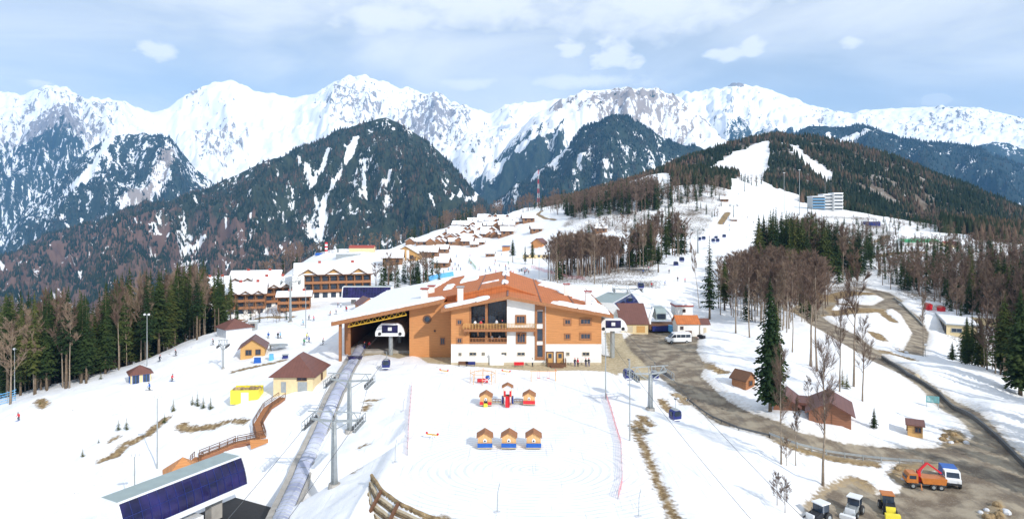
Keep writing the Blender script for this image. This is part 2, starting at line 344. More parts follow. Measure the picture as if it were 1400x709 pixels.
# ------------------------------------------------------------------ camera, light, sky
def setup_world():
    cd_ = bpy.data.cameras.new('camera'); cam = bpy.data.objects.new('camera', cd_); COL.objects.link(cam)
    cam.location = (0, 0, CH); cam.rotation_euler = (R(90), 0, 0)
    cd_.sensor_width = 36; cd_.lens = 36*F/1400; cd_.shift_y = -(354.5-HZ)/1400; cd_.clip_start = .5; cd_.clip_end = 90000
    scene.camera = cam
    sv = Vector((.72, -1, .74)).normalized()
    s = bpy.data.lights.new('sun', 'SUN'); s.energy = 4.7; s.angle = R(.53); s.color = (1, .95, .88)
    so = bpy.data.objects.new('sun', s); COL.objects.link(so); so.rotation_euler = (-sv).to_track_quat('-Z', 'Y').to_euler()
    w = bpy.data.worlds.new('World'); scene.world = w; w.use_nodes = True
    nt = w.node_tree; N = nt.nodes; L = nt.links; bg = N['Background']
    sk = N.new('ShaderNodeTexSky'); sk.sky_type = 'NISHITA'; sk.sun_disc = False; sk.sun_elevation = math.asin(sv.z); sk.sun_rotation = math.atan2(sv.x, sv.y)
    sk.altitude = 1200; sk.air_density = 1.0; sk.dust_density = .6; sk.ozone_density = 1.6
    tc = N.new('ShaderNodeTexCoord'); sp = N.new('ShaderNodeSeparateXYZ'); L.new(tc.outputs['Generated'], sp.inputs[0])
    def mth(op, a, b=None, c=None):
        n = N.new('ShaderNodeMath'); n.operation = op
        for i, v in enumerate((a, b, c)):
            if v is None: continue
            if isinstance(v, (int, float)): n.inputs[i].default_value = v
            else: L.new(v, n.inputs[i])
        return n.outputs[0]
    az = mth('ARCTAN2', sp.outputs[0], sp.outputs[1]); el = mth('ARCSINE', sp.outputs[2])
    def noise(sx, sy, scale, det, dist=0):
        cb = N.new('ShaderNodeCombineXYZ'); L.new(mth('MULTIPLY', az, sx), cb.inputs[0]); L.new(mth('MULTIPLY', el, sy), cb.inputs[1])
        n = N.new('ShaderNodeTexNoise'); n.inputs['Scale'].default_value = scale; n.inputs['Detail'].default_value = det; n.inputs['Distortion'].default_value = dist
        L.new(cb.outputs[0], n.inputs['Vector']); return n.outputs['Fac']
    def ramp(v, lo, hi):
        m = N.new('ShaderNodeMapRange'); m.interpolation_type = 'SMOOTHSTEP'; m.inputs[1].default_value = lo; m.inputs[2].default_value = hi; L.new(v, m.inputs[0]); return m.outputs[0]
    thin = ramp(noise(1, 3.2, 2.6, 7, .5), .30, .70)
    puffn = noise(1, 1.7, 22, 7, .2)
    fac = mth('MULTIPLY_ADD', thin, .50, .44)
    def cloud(px, py, wx, wy, hard=.7, amt=.95):
        nonlocal fac
        a = math.atan((px-700)/F); e = math.atan((HZ-py)/F*math.cos(a)); wa = wx/F*math.cos(a)**2; we = wy/F*math.cos(a)
        dx = mth('MULTIPLY', mth('SUBTRACT', az, a), 1/wa); dy = mth('MULTIPLY', mth('SUBTRACT', el, e), 1/we)
        r = mth('SQRT', mth('ADD', mth('MULTIPLY', dx, dx), mth('MULTIPLY', dy, dy)))
        v = mth('ADD', r, mth('MULTIPLY', mth('SUBTRACT', puffn, .5), 3.0 if wx < 60 else 1.5))
        fac = mth('MAXIMUM', fac, mth('MULTIPLY', ramp(v, 1.0+hard, 1.0-hard), amt))
    for c in [(205, 66, 34, 15), (778, 72, 25, 17), (838, 76, 38, 24), (990, 74, 32, 13), (1030, 58, 26, 20), (1165, 58, 25, 13), (530, 22, 120, 30, .9), (640, 8, 240, 40, 1.0), (900, 12, 230, 50, 1.0), (60, 114, 35, 9, .6),
              (635, 114, 66, 13, .9), (800, 112, 120, 14, .9), (1280, 137, 24, 8, .5, .7), (1250, 80, 190, 28, .9, .6), (100, 30, 260, 45, 1.0, .5), (300, 110, 240, 24, .9, .45)]: cloud(*c)
    mx = N.new('ShaderNodeMix'); mx.data_type = 'RGBA'; L.new(fac, mx.inputs[0]); tb = N.new('ShaderNodeMix'); tb.data_type = 'RGBA'; tb.blend_type = 'MULTIPLY'; tb.inputs[0].default_value = 1; tb.inputs[7].default_value = (1.25, 1.62, 1.72, 1); L.new(sk.outputs[0], tb.inputs[6]); L.new(tb.outputs[2], mx.inputs[6]); mx.inputs[7].default_value = (19.6, 20.0, 20.0, 1)
    L.new(mx.outputs[2], bg.inputs[0]); bg.inputs[1].default_value = SKY
    vs = scene.view_settings; vs.view_transform = 'Standard'; vs.look = 'None'; vs.exposure = EXPO; vs.gamma = 1
    c = scene.cycles; c.max_bounces = 5; c.volume_bounces = 1; c.diffuse_bounces = 3; c.transparent_max_bounces = 8; c.use_denoising = True; c.use_adaptive_sampling = True
SKY = .064; EXPO = -.16

# ------------------------------------------------------------------ ground material
def ground_mat():
    m = bpy.data.materials.new('alpine_ground'); m.use_nodes = True; nt = m.node_tree; N = nt.nodes; L = nt.links
    b = N['Principled BSDF']; b.inputs['Roughness'].default_value = .8; b.inputs['Specular IOR Level'].default_value = .25
    g = N.new('ShaderNodeNewGeometry')
    def at(n): a = N.new('ShaderNodeAttribute'); a.attribute_name = n; return a.outputs['Fac']
    def noise(s, d=5, v=None, sc=None):
        n = N.new('ShaderNodeTexNoise'); n.inputs['Scale'].default_value = s; n.inputs['Detail'].default_value = d
        if sc: mp = N.new('ShaderNodeMapping'); mp.inputs['Scale'].default_value = sc; L.new(g.outputs['Position'], mp.inputs[0]); L.new(mp.outputs[0], n.inputs['Vector'])
        else: L.new(g.outputs['Position'], n.inputs['Vector'])
        return n.outputs['Fac']
    def mth(op, a, b_=None, c=None):
        n = N.new('ShaderNodeMath'); n.operation = op
        for i, v in enumerate((a, b_, c)):
            if v is None: continue
            if isinstance(v, (int, float)): n.inputs[i].default_value = v
            else: L.new(v, n.inputs[i])
        return n.outputs[0]
    def step(v, lo, hi):
        q = N.new('ShaderNodeMapRange'); q.interpolation_type = 'SMOOTHSTEP'; q.inputs[1].default_value = lo; q.inputs[2].default_value = hi; L.new(v, q.inputs[0]); return q.outputs[0]
    def mix(f, a, c):
        q = N.new('ShaderNodeMix'); q.data_type = 'RGBA'; L.new(f, q.inputs[0])
        for i, v in ((6, a), (7, c)):
            if isinstance(v, tuple): q.inputs[i].default_value = (*v, 1)
            else: L.new(v, q.inputs[i])
        return q.outputs[2]
    sx_ = N.new('ShaderNodeSeparateXYZ'); L.new(g.outputs['Position'], sx_.inputs[0]); g_y = sx_.outputs[1]
    n1 = noise(.25, 6); n2 = noise(1.6, 6); n3 = noise(.05, 4); n4 = noise(7, 4)
    snow = mix(step(n1, .3, .7), (.86, .88, .915), (.90, .91, .93))
    # faint ski and groomer tracks on the snow, as thin greyer bands of packed snow
    tr = step(noise(1.2, 3, sc=(2.2, .10, 1)), .60, .72)
    snow = mix(mth('MULTIPLY', tr, .55), snow, (.66, .70, .78))
    snow = mix(mth('MULTIPLY', step(n3, .52, .72), mth('MULTIPLY', step(n2, .5, .75), .30)), snow, (.66, .62, .54))
    wv = N.new('ShaderNodeTexWave'); wv.wave_type = 'RINGS'; wv.rings_direction = 'SPHERICAL'; wv.inputs['Scale'].default_value = .36; wv.inputs['Distortion'].default_value = 2.2; wv.inputs['Detail'].default_value = 3; wv.inputs['Detail Scale'].default_value = .6
    wm = N.new('ShaderNodeMapping'); wm.inputs['Location'].default_value = (-2, -92, 0); wm.inputs['Scale'].default_value = (.8, 1.15, 0); L.new(g.outputs['Position'], wm.inputs[0]); L.new(wm.outputs[0], wv.inputs['Vector'])
    sp2 = N.new('ShaderNodeSeparateXYZ'); L.new(g.outputs['Position'], sp2.inputs[0]); ax_ = mth('ABSOLUTE', mth('SUBTRACT', sp2.outputs[0], 1.5)); pm = mth('MULTIPLY', step(ax_, 16, 12), mth('MULTIPLY', step(g_y, 126, 118), step(n1, .3, .6)))
    ring = mth('MULTIPLY', step(wv.outputs['Fac'], .55, .95), pm)
    snow = mix(mth('MULTIPLY', ring, .6), snow, (.60, .65, .74))
    snow = mix(mth('MULTIPLY', step(noise(.35, 4, sc=(1, .35, 1)), .5, .72), .35), snow, (.76, .79, .85))
    soil = mix(step(n2, .3, .7), (.15, .095, .045), (.36, .26, .13))
    soil = mix(step(n4, .55, .7), soil, (.42, .34, .22))
    road = mix(step(noise(.35, 8), .38, .64), (.17, .135, .10), (.36, .31, .235)); road = mix(mth('MULTIPLY', step(noise(5, 5), .5, .72), .35), road, (.46, .41, .33)); road = mix(mth('MULTIPLY', step(noise(.9, 5, sc=(1, .25, 1)), .5, .68), .6), road, (.14, .12, .10))
    pale = mix(step(n2, .3, .7), (.40, .33, .21), (.56, .48, .33))
    floor = mix(step(n2, .35, .65), (.08, .065, .05), (.19, .15, .11))
    fo = mth('ADD', mth('MULTIPLY', at('forest'), .55), mth('MULTIPLY', step(g_y, 560, 760), mth('MULTIPLY', at('forest'), .3)))
    c = mix(step(mth('ADD', fo, mth('ADD', mth('MULTIPLY', mth('SUBTRACT', n2, .5), 1.8), mth('MULTIPLY', mth('SUBTRACT', n3, .5), 1.2))), .38, .75), snow, floor)
    edge = mth('MULTIPLY', mth('SUBTRACT', n2, .5), 2.2)
    c = mix(mth('MULTIPLY', step(mth('ADD', at('dirt'), edge), .9, -.1), 1.0), c, soil)
    # soiled snow fringe beside the road, then the road itself
    c = mix(mth('MULTIPLY', step(mth('ADD', at('road'), mth('MULTIPLY', edge, 2.2)), 2.4, -.5), .55), c, (.47, .40, .30))
    c = mix(step(mth('ADD', at('road'), mth('MULTIPLY', edge, .6)), .35, -.15), c, road)
    c = mix(step(mth('ADD', at('pale'), mth('MULTIPLY', edge, .7)), .4, -.2), c, pale)
    L.new(c, b.inputs['Base Color'])
    bp = N.new('ShaderNodeBump'); bp.inputs['Distance'].default_value = .22; bp.inputs['Strength'].default_value = .5
    L.new(mth('ADD', mth('MULTIPLY', n2, .6), mth('ADD', mth('MULTIPLY', n4, .12), mth('ADD', mth('MULTIPLY', tr, -.3), mth('MULTIPLY', ring, -.25)))), bp.inputs['Height']); L.new(bp.outputs[0], b.inputs['Normal'])
    return m

FOREST = []   # pixel polygons of wooded ground
for l in [((1075, 420), (1040, 392), (1060, 360), (1180, 352), (1190, 400), (1100, 418)), ((755, 392), (750, 352), (900, 345), (905, 395)), ((760, 330), (780, 285), (860, 262), (870, 240), (990, 225), (1000, 262), (960, 330), (920, 320)),
          ((1285, 440), (1230, 410), (1200, 360), (1220, 345), (1330, 330), (1420, 320), (1450, 440), (1450, 540), (1340, 500)), ((1060, 330), (1060, 300), (1200, 296), (1230, 320), (1180, 350)), ((690, 300), (740, 270), (800, 245), (860, 240), (780, 290))]:
    FOREST.append(toxy(l))
PISTE = [toxy(l) for l in ([(944, 236), (962, 208), (988, 197), (1012, 193), (1050, 193), (1052, 215), (1044, 240), (1045, 262), (1005, 262), (1012, 238), (985, 236)], [(868, 272), (885, 243), (915, 243), (920, 262), (905, 290), (880, 290)], [(1072, 197), (1092, 203), (1110, 222), (1140, 240), (1132, 250), (1118, 240), (1098, 224), (1080, 206)])]
def forest_mask(x, y):
    f = np.zeros(len(x))
    for p in FOREST: f = np.maximum(f, np.clip(.5-sdf_poly(p, x, y)/8, 0, 1))
    px = x/y*F+700
    # the hidden and far wooded hills
    f = np.maximum(f, np.clip((y-720)/60, 0, 1)); f = np.maximum(f, np.clip((y-430)/40, 0, 1)*(px > 1220)); f = np.maximum(f, np.clip((y-560)/60, 0, 1)*(px > 1095))
    h = None
    f = np.maximum(f, np.clip((y-200)/30, 0, 1)*(px < 180)); f = np.maximum(f, np.clip((y-260)/30, 0, 1)*(px < 330)*(px >= 180))
    f = np.maximum(f, np.clip((y-560)/30, 0, 1)*(px < 420)*(px >= 320))
    for p in PISTE: f = f*np.clip(sdf_poly(p, x, y)/14+.3, 0, 1)
    # village and its meadow stay open
    f = f*(1-((px > 560) & (px < 745) & (y > 500) & (y < 930+(px-560)*.6)))
    return np.clip(f, 0, 1)

def build_ground():
    make_grid(); pxs, D, X, Y, h, rs, r2, ds = HG['pxs'], HG['D'], HG['X'], HG['Y'], HG['h'], HG['rs'], HG['r2'], HG['ds']; fm = forest_mask(X, Y)
    nx, ny = len(pxs), len(D); V = np.stack([X, Y, h], 1)
    i = np.arange(nx-1)[None]+np.arange(ny-1)[:, None]*nx; Q = np.stack([i, i+1, i+1+nx, i+nx], -1).reshape(-1, 4)
    m = ground_mat(); att = {'road': rs, 'pale': r2, 'dirt': ds, 'forest': fm}
    isr = (rs[Q].mean(1) < 0.1); isp = (~isr) & (r2[Q].mean(1) < .1)
    for nm, sel in (('snow_ground', ~(isr | isp)), ('road', isr), ('gravel_path', isp)):
        q = Q[sel]; u, inv = np.unique(q, return_inverse=True)
        o = setup_mesh(nm, V[u], inv.reshape(-1, 4), m, True, {k: a[u] for k, a in att.items()}); tag(o, None, None, kind='structure')
    return

# ------------------------------------------------------------------ mountains
def mtn_mat(name, f1, f2, rockc=(.22, .17, .14), brown=(.16, .10, .075)):
    m = bpy.data.materials.new(name); m.use_nodes = True; nt = m.node_tree; N = nt.nodes; L = nt.links
    b = N['Principled BSDF']; b.inputs['Roughness'].default_value = .95; b.inputs['Specular IOR Level'].default_value = .1
    at = lambda n: [N.new('ShaderNodeAttribute')][0]
    def attr(n): a = N.new('ShaderNodeAttribute'); a.attribute_name = n; return a.outputs['Fac']
    cb = N.new('ShaderNodeCombineXYZ'); L.new(attr('su'), cb.inputs[0]); L.new(attr('sv'), cb.inputs[1])
    def noise(sx, sy, d=5, z=0):
        mp = N.new('ShaderNodeMapping'); mp.inputs['Scale'].default_value = (sx, sy, 1); mp.inputs['Location'].default_value = (z, z, 0); L.new(cb.outputs[0], mp.inputs[0])
        n = N.new('ShaderNodeTexNoise'); n.inputs['Scale'].default_value = 1; n.inputs['Detail'].default_value = d; n.inputs['Roughness'].default_value = .66; L.new(mp.outputs[0], n.inputs['Vector']); return n.outputs['Fac']
    def mth(op, a, b_, c=None):
        n = N.new('ShaderNodeMath'); n.operation = op
        for i, v in enumerate((a, b_, c)):
            if v is None: continue
            if isinstance(v, (int, float)): n.inputs[i].default_value = v
            else: L.new(v, n.inputs[i])
        return n.outputs[0]
    def step(v, lo, hi):
        q = N.new('ShaderNodeMapRange'); q.interpolation_type = 'SMOOTHSTEP'; q.inputs[1].default_value = lo; q.inputs[2].default_value = hi; L.new(v, q.inputs[0]); return q.outputs[0]
    def mix(f, a, c):
        q = N.new('ShaderNodeMix'); q.data_type = 'RGBA'; L.new(f, q.inputs[0])
        for i, v in ((6, a), (7, c)):
            if isinstance(v, tuple): q.inputs[i].default_value = (*v, 1)
            else: L.new(v, q.inputs[i])
        return q.outputs[2]
    # su, sv are metres along the range and up its flank
    st = noise(.013, .0055, 8); fi = noise(.04, .03, 5, 7); lg = noise(.0022, .0016, 5, 3)
    forest = mix(step(fi, .35, .65), f1, f2); forest = mix(step(mth('ADD', attr('brown'), mth('MULTIPLY', mth('SUBTRACT', st, .5), 1.6)), .4, .7), forest, brown)
    snow = mix(step(fi, .3, .7), (.84, .86, .90), (.88, .90, .93))
    rk = mth('ADD', attr('rock'), mth('ADD', mth('MULTIPLY', mth('SUBTRACT', st, .5), 3.0), mth('MULTIPLY', mth('SUBTRACT', fi, .5), 1.2)))
    alp = mix(mth('MULTIPLY', step(rk, .48, .62), .85), snow, rockc)
    fo = mth('ADD', attr('forest'), mth('ADD', mth('MULTIPLY', mth('SUBTRACT', st, .5), 5.4), mth('ADD', mth('MULTIPLY', mth('SUBTRACT', fi, .5), 3.4), mth('MULTIPLY', mth('SUBTRACT', lg, .5), 1.2))))
    c = mix(step(fo, .38, .62), alp, forest)
    L.new(c, b.inputs['Base Color']); return m

RG = {}; RIB = 2.7
def make_range(name, ridge, Dr, Df, zf, amp, seed, treeline, rock, chutes=(), brown=None, pexp=1.15, lam=300., fcol=None, snowfl=.9, rows=110, fmax=1.6, rockc=(.22, .17, .14)):
    a = np.array(ridge, float); x0, x1 = a[0, 0], a[-1, 0]; px = np.arange(x0, x1+1, 2.4)
    py = np.interp(px, a[:, 0], a[:, 1])
    k = np.ones(3)/3; pyp = np.pad(py, 1, mode='edge'); py = np.convolve(pyp, k, 'valid')
    Drr = Dr(px) if callable(Dr) else np.full(len(px), float(Dr)); zr = CH+(HZ-py)/F*Drr
    jag = (fbm(px/11, px*0, 5, seed+40)-.5)*amp*.16; zr = zr+jag*(np.interp(px, [1090, 1190], [1, .25]) if name == 'snow_mountains' else 1)
    t = np.concatenate([np.linspace(0, 1, rows), np.linspace(1.02, 1.5, 14)])
    T, PXg = np.meshgrid(t, px, indexing='ij'); ZR = np.broadcast_to(zr, T.shape); DR = np.broadcast_to(Drr, T.shape)
    D = Df+(DR-Df)*T; up = np.clip(T, 0, 1); Z = zf+(ZR-zf)*up**pexp; back = np.clip(T-1, 0, 1); Z = Z-back*(ZR-zf)*1.6
    U = PXg/F*Dr if not callable(Dr) else PXg/F*DR
    S = T*(np.hypot(Drr.mean()-Df, (zr.mean()-zf)))
    wr = (fbm(U/900, S/900, 3, seed+5)-.5)*500
    rg = ridged((U+wr)/(lam*2.6), S/(lam*7)+.3*fbm(U/500, S/500, 2, seed+8), 5, seed)
    env = np.sin(np.pi*np.clip(up, 0, 1))**.55
    env = np.where(T > 1, 0, env)
    if name == 'snow_mountains': env = env*np.interp(PXg, [1090, 1190], [1, .42])
    dz = (rg-.55)*amp*RIB*env + (fbm(U/90, S/120, 5, seed+3)-.5)*amp*.45*np.minimum(1, env+.25)
    pyg = HZ-(Z-CH)/D*F
    Zn = Z+dz
    tl = np.interp(px, *np.array(treeline, float).T); fo = np.clip(.5+(pyg-tl)/26, -.6, fmax)
    # ribs keep the trees, gullies keep the snow
    fo = fo + (rg-.55)*1.0
    rk = np.full(T.shape, .02)
    for (cx, cy, rx, ry, v) in rock:
        rk = np.maximum(rk, v*(1-((PXg-cx)/rx)**2-((pyg-cy)/ry)**2))
    rk = rk+(rg-.55)*.8
    for w, pts in chutes:
        d = sdf_line([tuple(p) for p in pts], PXg.ravel(), pyg.ravel(), 0).reshape(T.shape); d = d+(fbm(PXg/7, pyg/12, 4, seed+60)-.5)*9
        fo = fo-np.clip((w-d)/w*1.5+.25, 0, 2.2)
    br = np.full(T.shape, 0.) if brown is None else brown(PXg, pyg)
    X = (PXg-700)/F*D; nx = len(px); ny = len(t); i = np.arange(nx-1)[None]+np.arange(ny-1)[:, None]*nx
    Q = np.stack([i, i+1, i+1+nx, i+nx], -1).reshape(-1, 4); V = np.stack([X, D, Zn], -1)
    m = mtn_mat(name+'_surface', *(fcol or ((.020, .034, .026), (.045, .06, .04))), rockc=rockc)
    o = setup_mesh(name, V.reshape(-1, 3), Q, m, True, {'forest': fo.ravel(), 'rock': rk.ravel(), 'brown': br.ravel(), 'su': U.ravel(), 'sv': S.ravel()}); tag(o, None, None, kind='structure')
    RG[name] = (V, fo, px, rows, pyg, U, S); return o

def cones(P_, hgt, wid, name, material, label=None, seed=1):
    n = len(P_); rng = np.random.RandomState(seed); ang = rng.rand(n)*6.28; k = 5; V = np.empty((n, k*2+1, 3)); 
    for j in range(k):
        a = ang+j*6.283/k
        V[:, j] = P_+np.stack([np.cos(a)*wid, np.sin(a)*wid, hgt*.08], 1)
        V[:, k+j] = P_+np.stack([np.cos(a+.4)*wid*.62, np.sin(a+.4)*wid*.62, hgt*.5], 1)
    V[:, 2*k] = P_+np.stack([hgt*0, hgt*0, hgt], 1)
    b = np.arange(n)[:, None]*(2*k+1); F3 = []
    for j in range(k):
        j2 = (j+1) % k; F3 += [b+np.array([[j, j2, k+j]]), b+np.array([[j2, k+j2, k+j]]), b+np.array([[k+j, k+j2, 2*k]])]
    o = setup_mesh(name, V.reshape(-1, 3), np.concatenate(F3), material, False); return o
def far_tree_mat(name, a, b_, c_):
    m = bpy.data.materials.new(name); m.use_nodes = True; nt = m.node_tree; N = nt.nodes; L = nt.links; b = N['Principled BSDF']; b.inputs['Roughness'].default_value = .95; b.inputs['Specular IOR Level'].default_value = .1
    g = N.new('ShaderNodeNewGeometry'); n = N.new('ShaderNodeTexNoise'); n.inputs['Scale'].default_value = .011; n.inputs['Detail'].default_value = 6; L.new(g.outputs['Position'], n.inputs['Vector'])
    r = N.new('ShaderNodeValToRGB'); e = r.color_ramp.elements; e[0].position = .40; e[0].color = (*a, 1); e[1].position = .70; e[1].color = (*c_, 1); q = e.new(.54); q.color = (*b_, 1)
    mm = N.new('ShaderNodeMath'); mm.operation = 'MULTIPLY_ADD'; mm.inputs[1].default_value = .22; L.new(g.outputs['Random Per Island'], mm.inputs[0])
    m2 = N.new('ShaderNodeMath'); m2.operation = 'SUBTRACT'; m2.inputs[1].default_value = .11; L.new(n.outputs['Fac'], m2.inputs[0]); L.new(m2.outputs[0], mm.inputs[2]); L.new(mm.outputs[0], r.inputs[0]); L.new(r.outputs[0], b.inputs['Base Color'])
    return m
def plant_range(name, n, thr, seed, hm, material, pymax=420, clear=None):
    V, fo, px, rows, pyg, U, S = RG[name]; rng = np.random.RandomState(seed); M_ = n*6
    r = rng.rand(M_)*(rows-1.01); c = rng.rand(M_)*(len(px)-1.01); i = r.astype(int); j = c.astype(int); fr = (r-i)[:, None]; fc = (c-j)[:, None]
    # even spread over the picture-facing area
    P_ = (V[i, j]*(1-fr)*(1-fc)+V[i+1, j]*fr*(1-fc)+V[i, j+1]*(1-fr)*fc+V[i+1, j+1]*fr*fc)
    u = U[i, j]; s = S[i, j]; ns = fbm(u/45, s/160, 4, seed)
    acc = (fo[i, j]+(ns-.5)*4.2 > thr) & (pyg[i, j] < pymax); P_ = P_[acc][:n]
    h = hm*(.6+rng.rand(len(P_))*.8)
    o = cones(P_-np.array([0, 0, 2.]), h, h*.19, name+'_trees', material, seed=seed); return tag(o, None, None, kind='stuff')

def build_mountains():
    far = np.array
    make_range('snow_mountains', [(-380, 150), (-200, 118), (-60, 140), (0, 126), (30, 130), (62, 119), (90, 126), (115, 140), (150, 137), (163, 140), (205, 152), (228, 150), (245, 138), (262, 126), (290, 115), (312, 109), (332, 116), (350, 124), (400, 134), (430, 129), (455, 114), (478, 106), (495, 102), (520, 108), (545, 119), (575, 126), (600, 129), (625, 141), (650, 150), (668, 155), (690, 146), (720, 140), (760, 136), (820, 132), (900, 130), (925, 130), (960, 126), (985, 121), (1006, 112), (1028, 118), (1050, 122), (1080, 133), (1105, 142), (1130, 150), (1140, 154), (1165, 155), (1190, 150), (1250, 147), (1300, 147), (1335, 146), (1365, 154), (1400, 163), (1500, 150), (1650, 170), (1780, 160)],
        9500, 6000, -200, 400, 11, [(-380, 215), (0, 208), (70, 215), (110, 250), (200, 300), (300, 330), (480, 320), (640, 330), (700, 300), (940, 300), (985, 240), (1010, 205), (1060, 195), (1110, 240), (1200, 260), (1400, 280), (1780, 280)],
        [(50, 205, 110, 90, .68), (300, 180, 55, 70, .5), (275, 135, 30, 20, .5), (490, 150, 70, 45, .5), (580, 170, 90, 50, .62), (620, 190, 60, 50, .4), (1005, 116, 16, 7, 1.2), (1010, 165, 45, 30, .35), (1120, 165, 20, 16, .4), (1290, 175, 120, 22, .3), (140, 165, 26, 18, .45)], lam=520, pexp=1.0, rockc=(.17, .14, .13), rows=130, fmax=.62)
    make_range('forested_spur', [(-100, 420), (-40, 372), (8, 330), (24, 303), (40, 278), (79, 248), (103, 220), (130, 197), (158, 186), (180, 183), (205, 185), (233, 191), (253, 214), (277, 240), (310, 262), (350, 280), (420, 300), (500, 330)],
        6000, 4200, -300, 230, 23, [(-100, 300), (60, 235), (150, 180), (230, 188), (300, 230), (500, 300)], [(230, 240, 60, 50, .5), (180, 275, 60, 40, .5)],
        chutes=[(7, [(150, 190), (120, 235), (95, 262)]), (5, [(200, 205), (205, 212)]), (16, [(235, 225), (215, 265), (170, 300)]), (6, [(90, 275), (60, 320)])], lam=260, fmax=.78)
    make_range('valley_mountain', [(600, 330), (625, 290), (645, 268), (653, 255), (662, 240), (690, 205), (712, 176), (730, 158), (763, 140), (799, 126), (825, 124), (850, 119), (875, 122), (897, 122), (921, 131), (940, 142), (953, 151), (976, 178), (990, 196), (1020, 215), (1060, 240), (1100, 260)],
        6800, 4600, -250, 320, 37, [(600, 330), (650, 270), (690, 215), (730, 205), (770, 195), (800, 300), (1100, 320)], [(870, 150, 110, 45, .6), (760, 155, 14, 28, .7), (690, 215, 40, 40, .2), (930, 185, 50, 20, .5)],
        chutes=[(7, [(765, 180), (752, 200), (700, 235), (655, 258)]), (4, [(740, 172), (735, 200), (728, 215)]), (6, [(800, 160), (785, 190), (750, 220)])], lam=260, fmax=1.1)
    make_range('wooded_mountain', [(560, 350), (600, 330), (660, 292), (700, 262), (740, 234), (765, 212), (790, 186), (815, 168), (840, 159), (860, 163), (890, 180), (930, 197), (985, 212), (1030, 235), (1090, 260), (1150, 290)],
        4700, 3000, -250, 170, 41, [(560, 260), (700, 230), (780, 180), (820, 140), (1150, 140)], [(800, 190, 20, 20, .2)],
        chutes=[(9, [(640, 300), (680, 288), (700, 285)]), (4, [(790, 230), (805, 225)]), (6, [(720, 260), (745, 240), (775, 205)])], lam=170, fmax=1.0)
    make_range('pyramid_mountain', [(-380, 440), (-150, 400), (0, 357), (40, 338), (79, 322), (118, 312), (158, 296), (229, 274), (277, 259), (320, 240), (350, 226), (400, 207), (429, 195), (455, 183), (480, 173), (505, 166), (528, 161), (540, 165), (556, 175), (571, 185), (595, 203), (612, 219), (626, 235), (640, 250), (650, 262), (672, 285), (700, 305), (760, 330)],
        3500, 1900, -270, 120, 53, [(-380, 100), (760, 100)], [(0, 0, 1, 1, 0)], chutes=[(4.0, [(487, 196), (480, 212), (465, 228), (455, 255), (440, 275), (436, 300)]), (2.5, [(418, 235), (428, 262), (438, 285), (436, 330)]), (2.5, [(448, 215), (438, 235), (426, 255)]), (2.0, [(408, 236), (425, 250)]),
            (2.5, [(495, 215), (498, 240), (500, 262)]), (2.5, [(515, 262), (530, 245), (545, 238)]), (1.5, [(470, 270), (480, 262)]), (2.5, [(604, 268), (615, 285), (622, 292)]), (3.5, [(650, 268), (630, 285), (615, 300)]), (0.8, [(130, 322), (180, 328), (230, 330), (290, 322)]), (1.0, [(250, 268), (270, 300)]), (1.0, [(300, 280), (310, 320)]), (1.2, [(340, 290), (345, 325)]), (1.5, [(0, 390), (40, 378), (70, 372)])],
        brown=lambda X_, Y_: np.clip((Y_-285)/70, -1, .75)*np.clip((520-X_)/150, 0, 1)+(Y_ > 0)*.12, lam=130, fmax=1.05, fcol=((.022, .034, .024), (.05, .062, .036)), pexp=1.1, rows=150)
    make_range('right_mountain', [(960, 250), (1000, 215), (1030, 200), (1060, 192), (1080, 186), (1101, 174), (1125, 172), (1149, 174), (1180, 171), (1208, 179), (1247, 191), (1275, 194), (1303, 195), (1334, 202), (1366, 216), (1400, 227), (1500, 262), (1640, 300), (1780, 310)],
        5200, 2900, -250, 150, 61, [(960, 100), (1780, 100)], [(0, 0, 1, 1, 0)], chutes=[(9, [(1152, 193), (1172, 189), (1190, 186)]), (3, [(1130, 180), (1138, 190)])], lam=180, fmax=1.15, fcol=((.018, .032, .03), (.035, .05, .042)))
    make_range('distant_mountain', [(1200, 240), (1300, 215), (1340, 199), (1358, 194), (1378, 195), (1400, 204), (1460, 190), (1560, 210), (1780, 200)], 7500, 5500, -200, 160, 67, [(1200, 195), (1400, 190), (1780, 190)], [(0, 0, 1, 1, 0)], lam=220)
    fm1 = far_tree_mat('far_spruce_and_beech', (.016, .028, .015), (.035, .045, .024), (.13, .085, .06)); fm2 = far_tree_mat('far_spruce', (.014, .026, .018), (.03, .042, .026), (.06, .055, .04))
    plant_range('pyramid_mountain', 24000, .75, 3, 19, fm1, pymax=430)
    plant_range('wooded_mountain', 12000, .55, 4, 22, fm2, pymax=330)
    plant_range('right_mountain', 14000, .5, 5, 22, fm2, pymax=330)
    plant_range('forested_spur', 8000, .65, 6, 24, fm2, pymax=360)
    # wooded slopes of the near hills
    rng = np.random.RandomState(8); n = 90000; D = np.exp(rng.uniform(math.log(420), math.log(1650), n)); px = rng.uniform(420, 1560, n); X = (px-700)/F*D
    f = forest_mask(X, D); nz = fbm(X/30, D/30, 4, 77); k = (f > .35) & (nz > .33) & ~((px < 900) & (D > 1150)) & ((D > 600) | (px > 1285)); X, D, px = X[k], D[k], px[k]
    z = height(X, D); py = HZ-(z-CH)/D*F; h = 9.5*(.6+.8*rng.rand(len(X)))
    o = cones(np.stack([X, D, z-1], 1), h, h*.19, 'hillside_forest', fm1, seed=9); tag(o, None, None, kind='stuff')
    # the valley floor under everything
    b = MB(); b.add([(-60000, -3000, -330), (60000, -3000, -330), (60000, 60000, -330), (-60000, 60000, -330)], [(0, 1, 2, 3)]); tag(b.build('valley_ground', 'snow'), None, None, kind='structure')
    hz = MB(); hz.box(-16000, 16000, -3000, 11900, -1331, 2280); hm = bpy.data.materials.new('mountain_air'); hm.use_nodes = True; N = hm.node_tree.nodes; N.remove(N['Principled BSDF'])
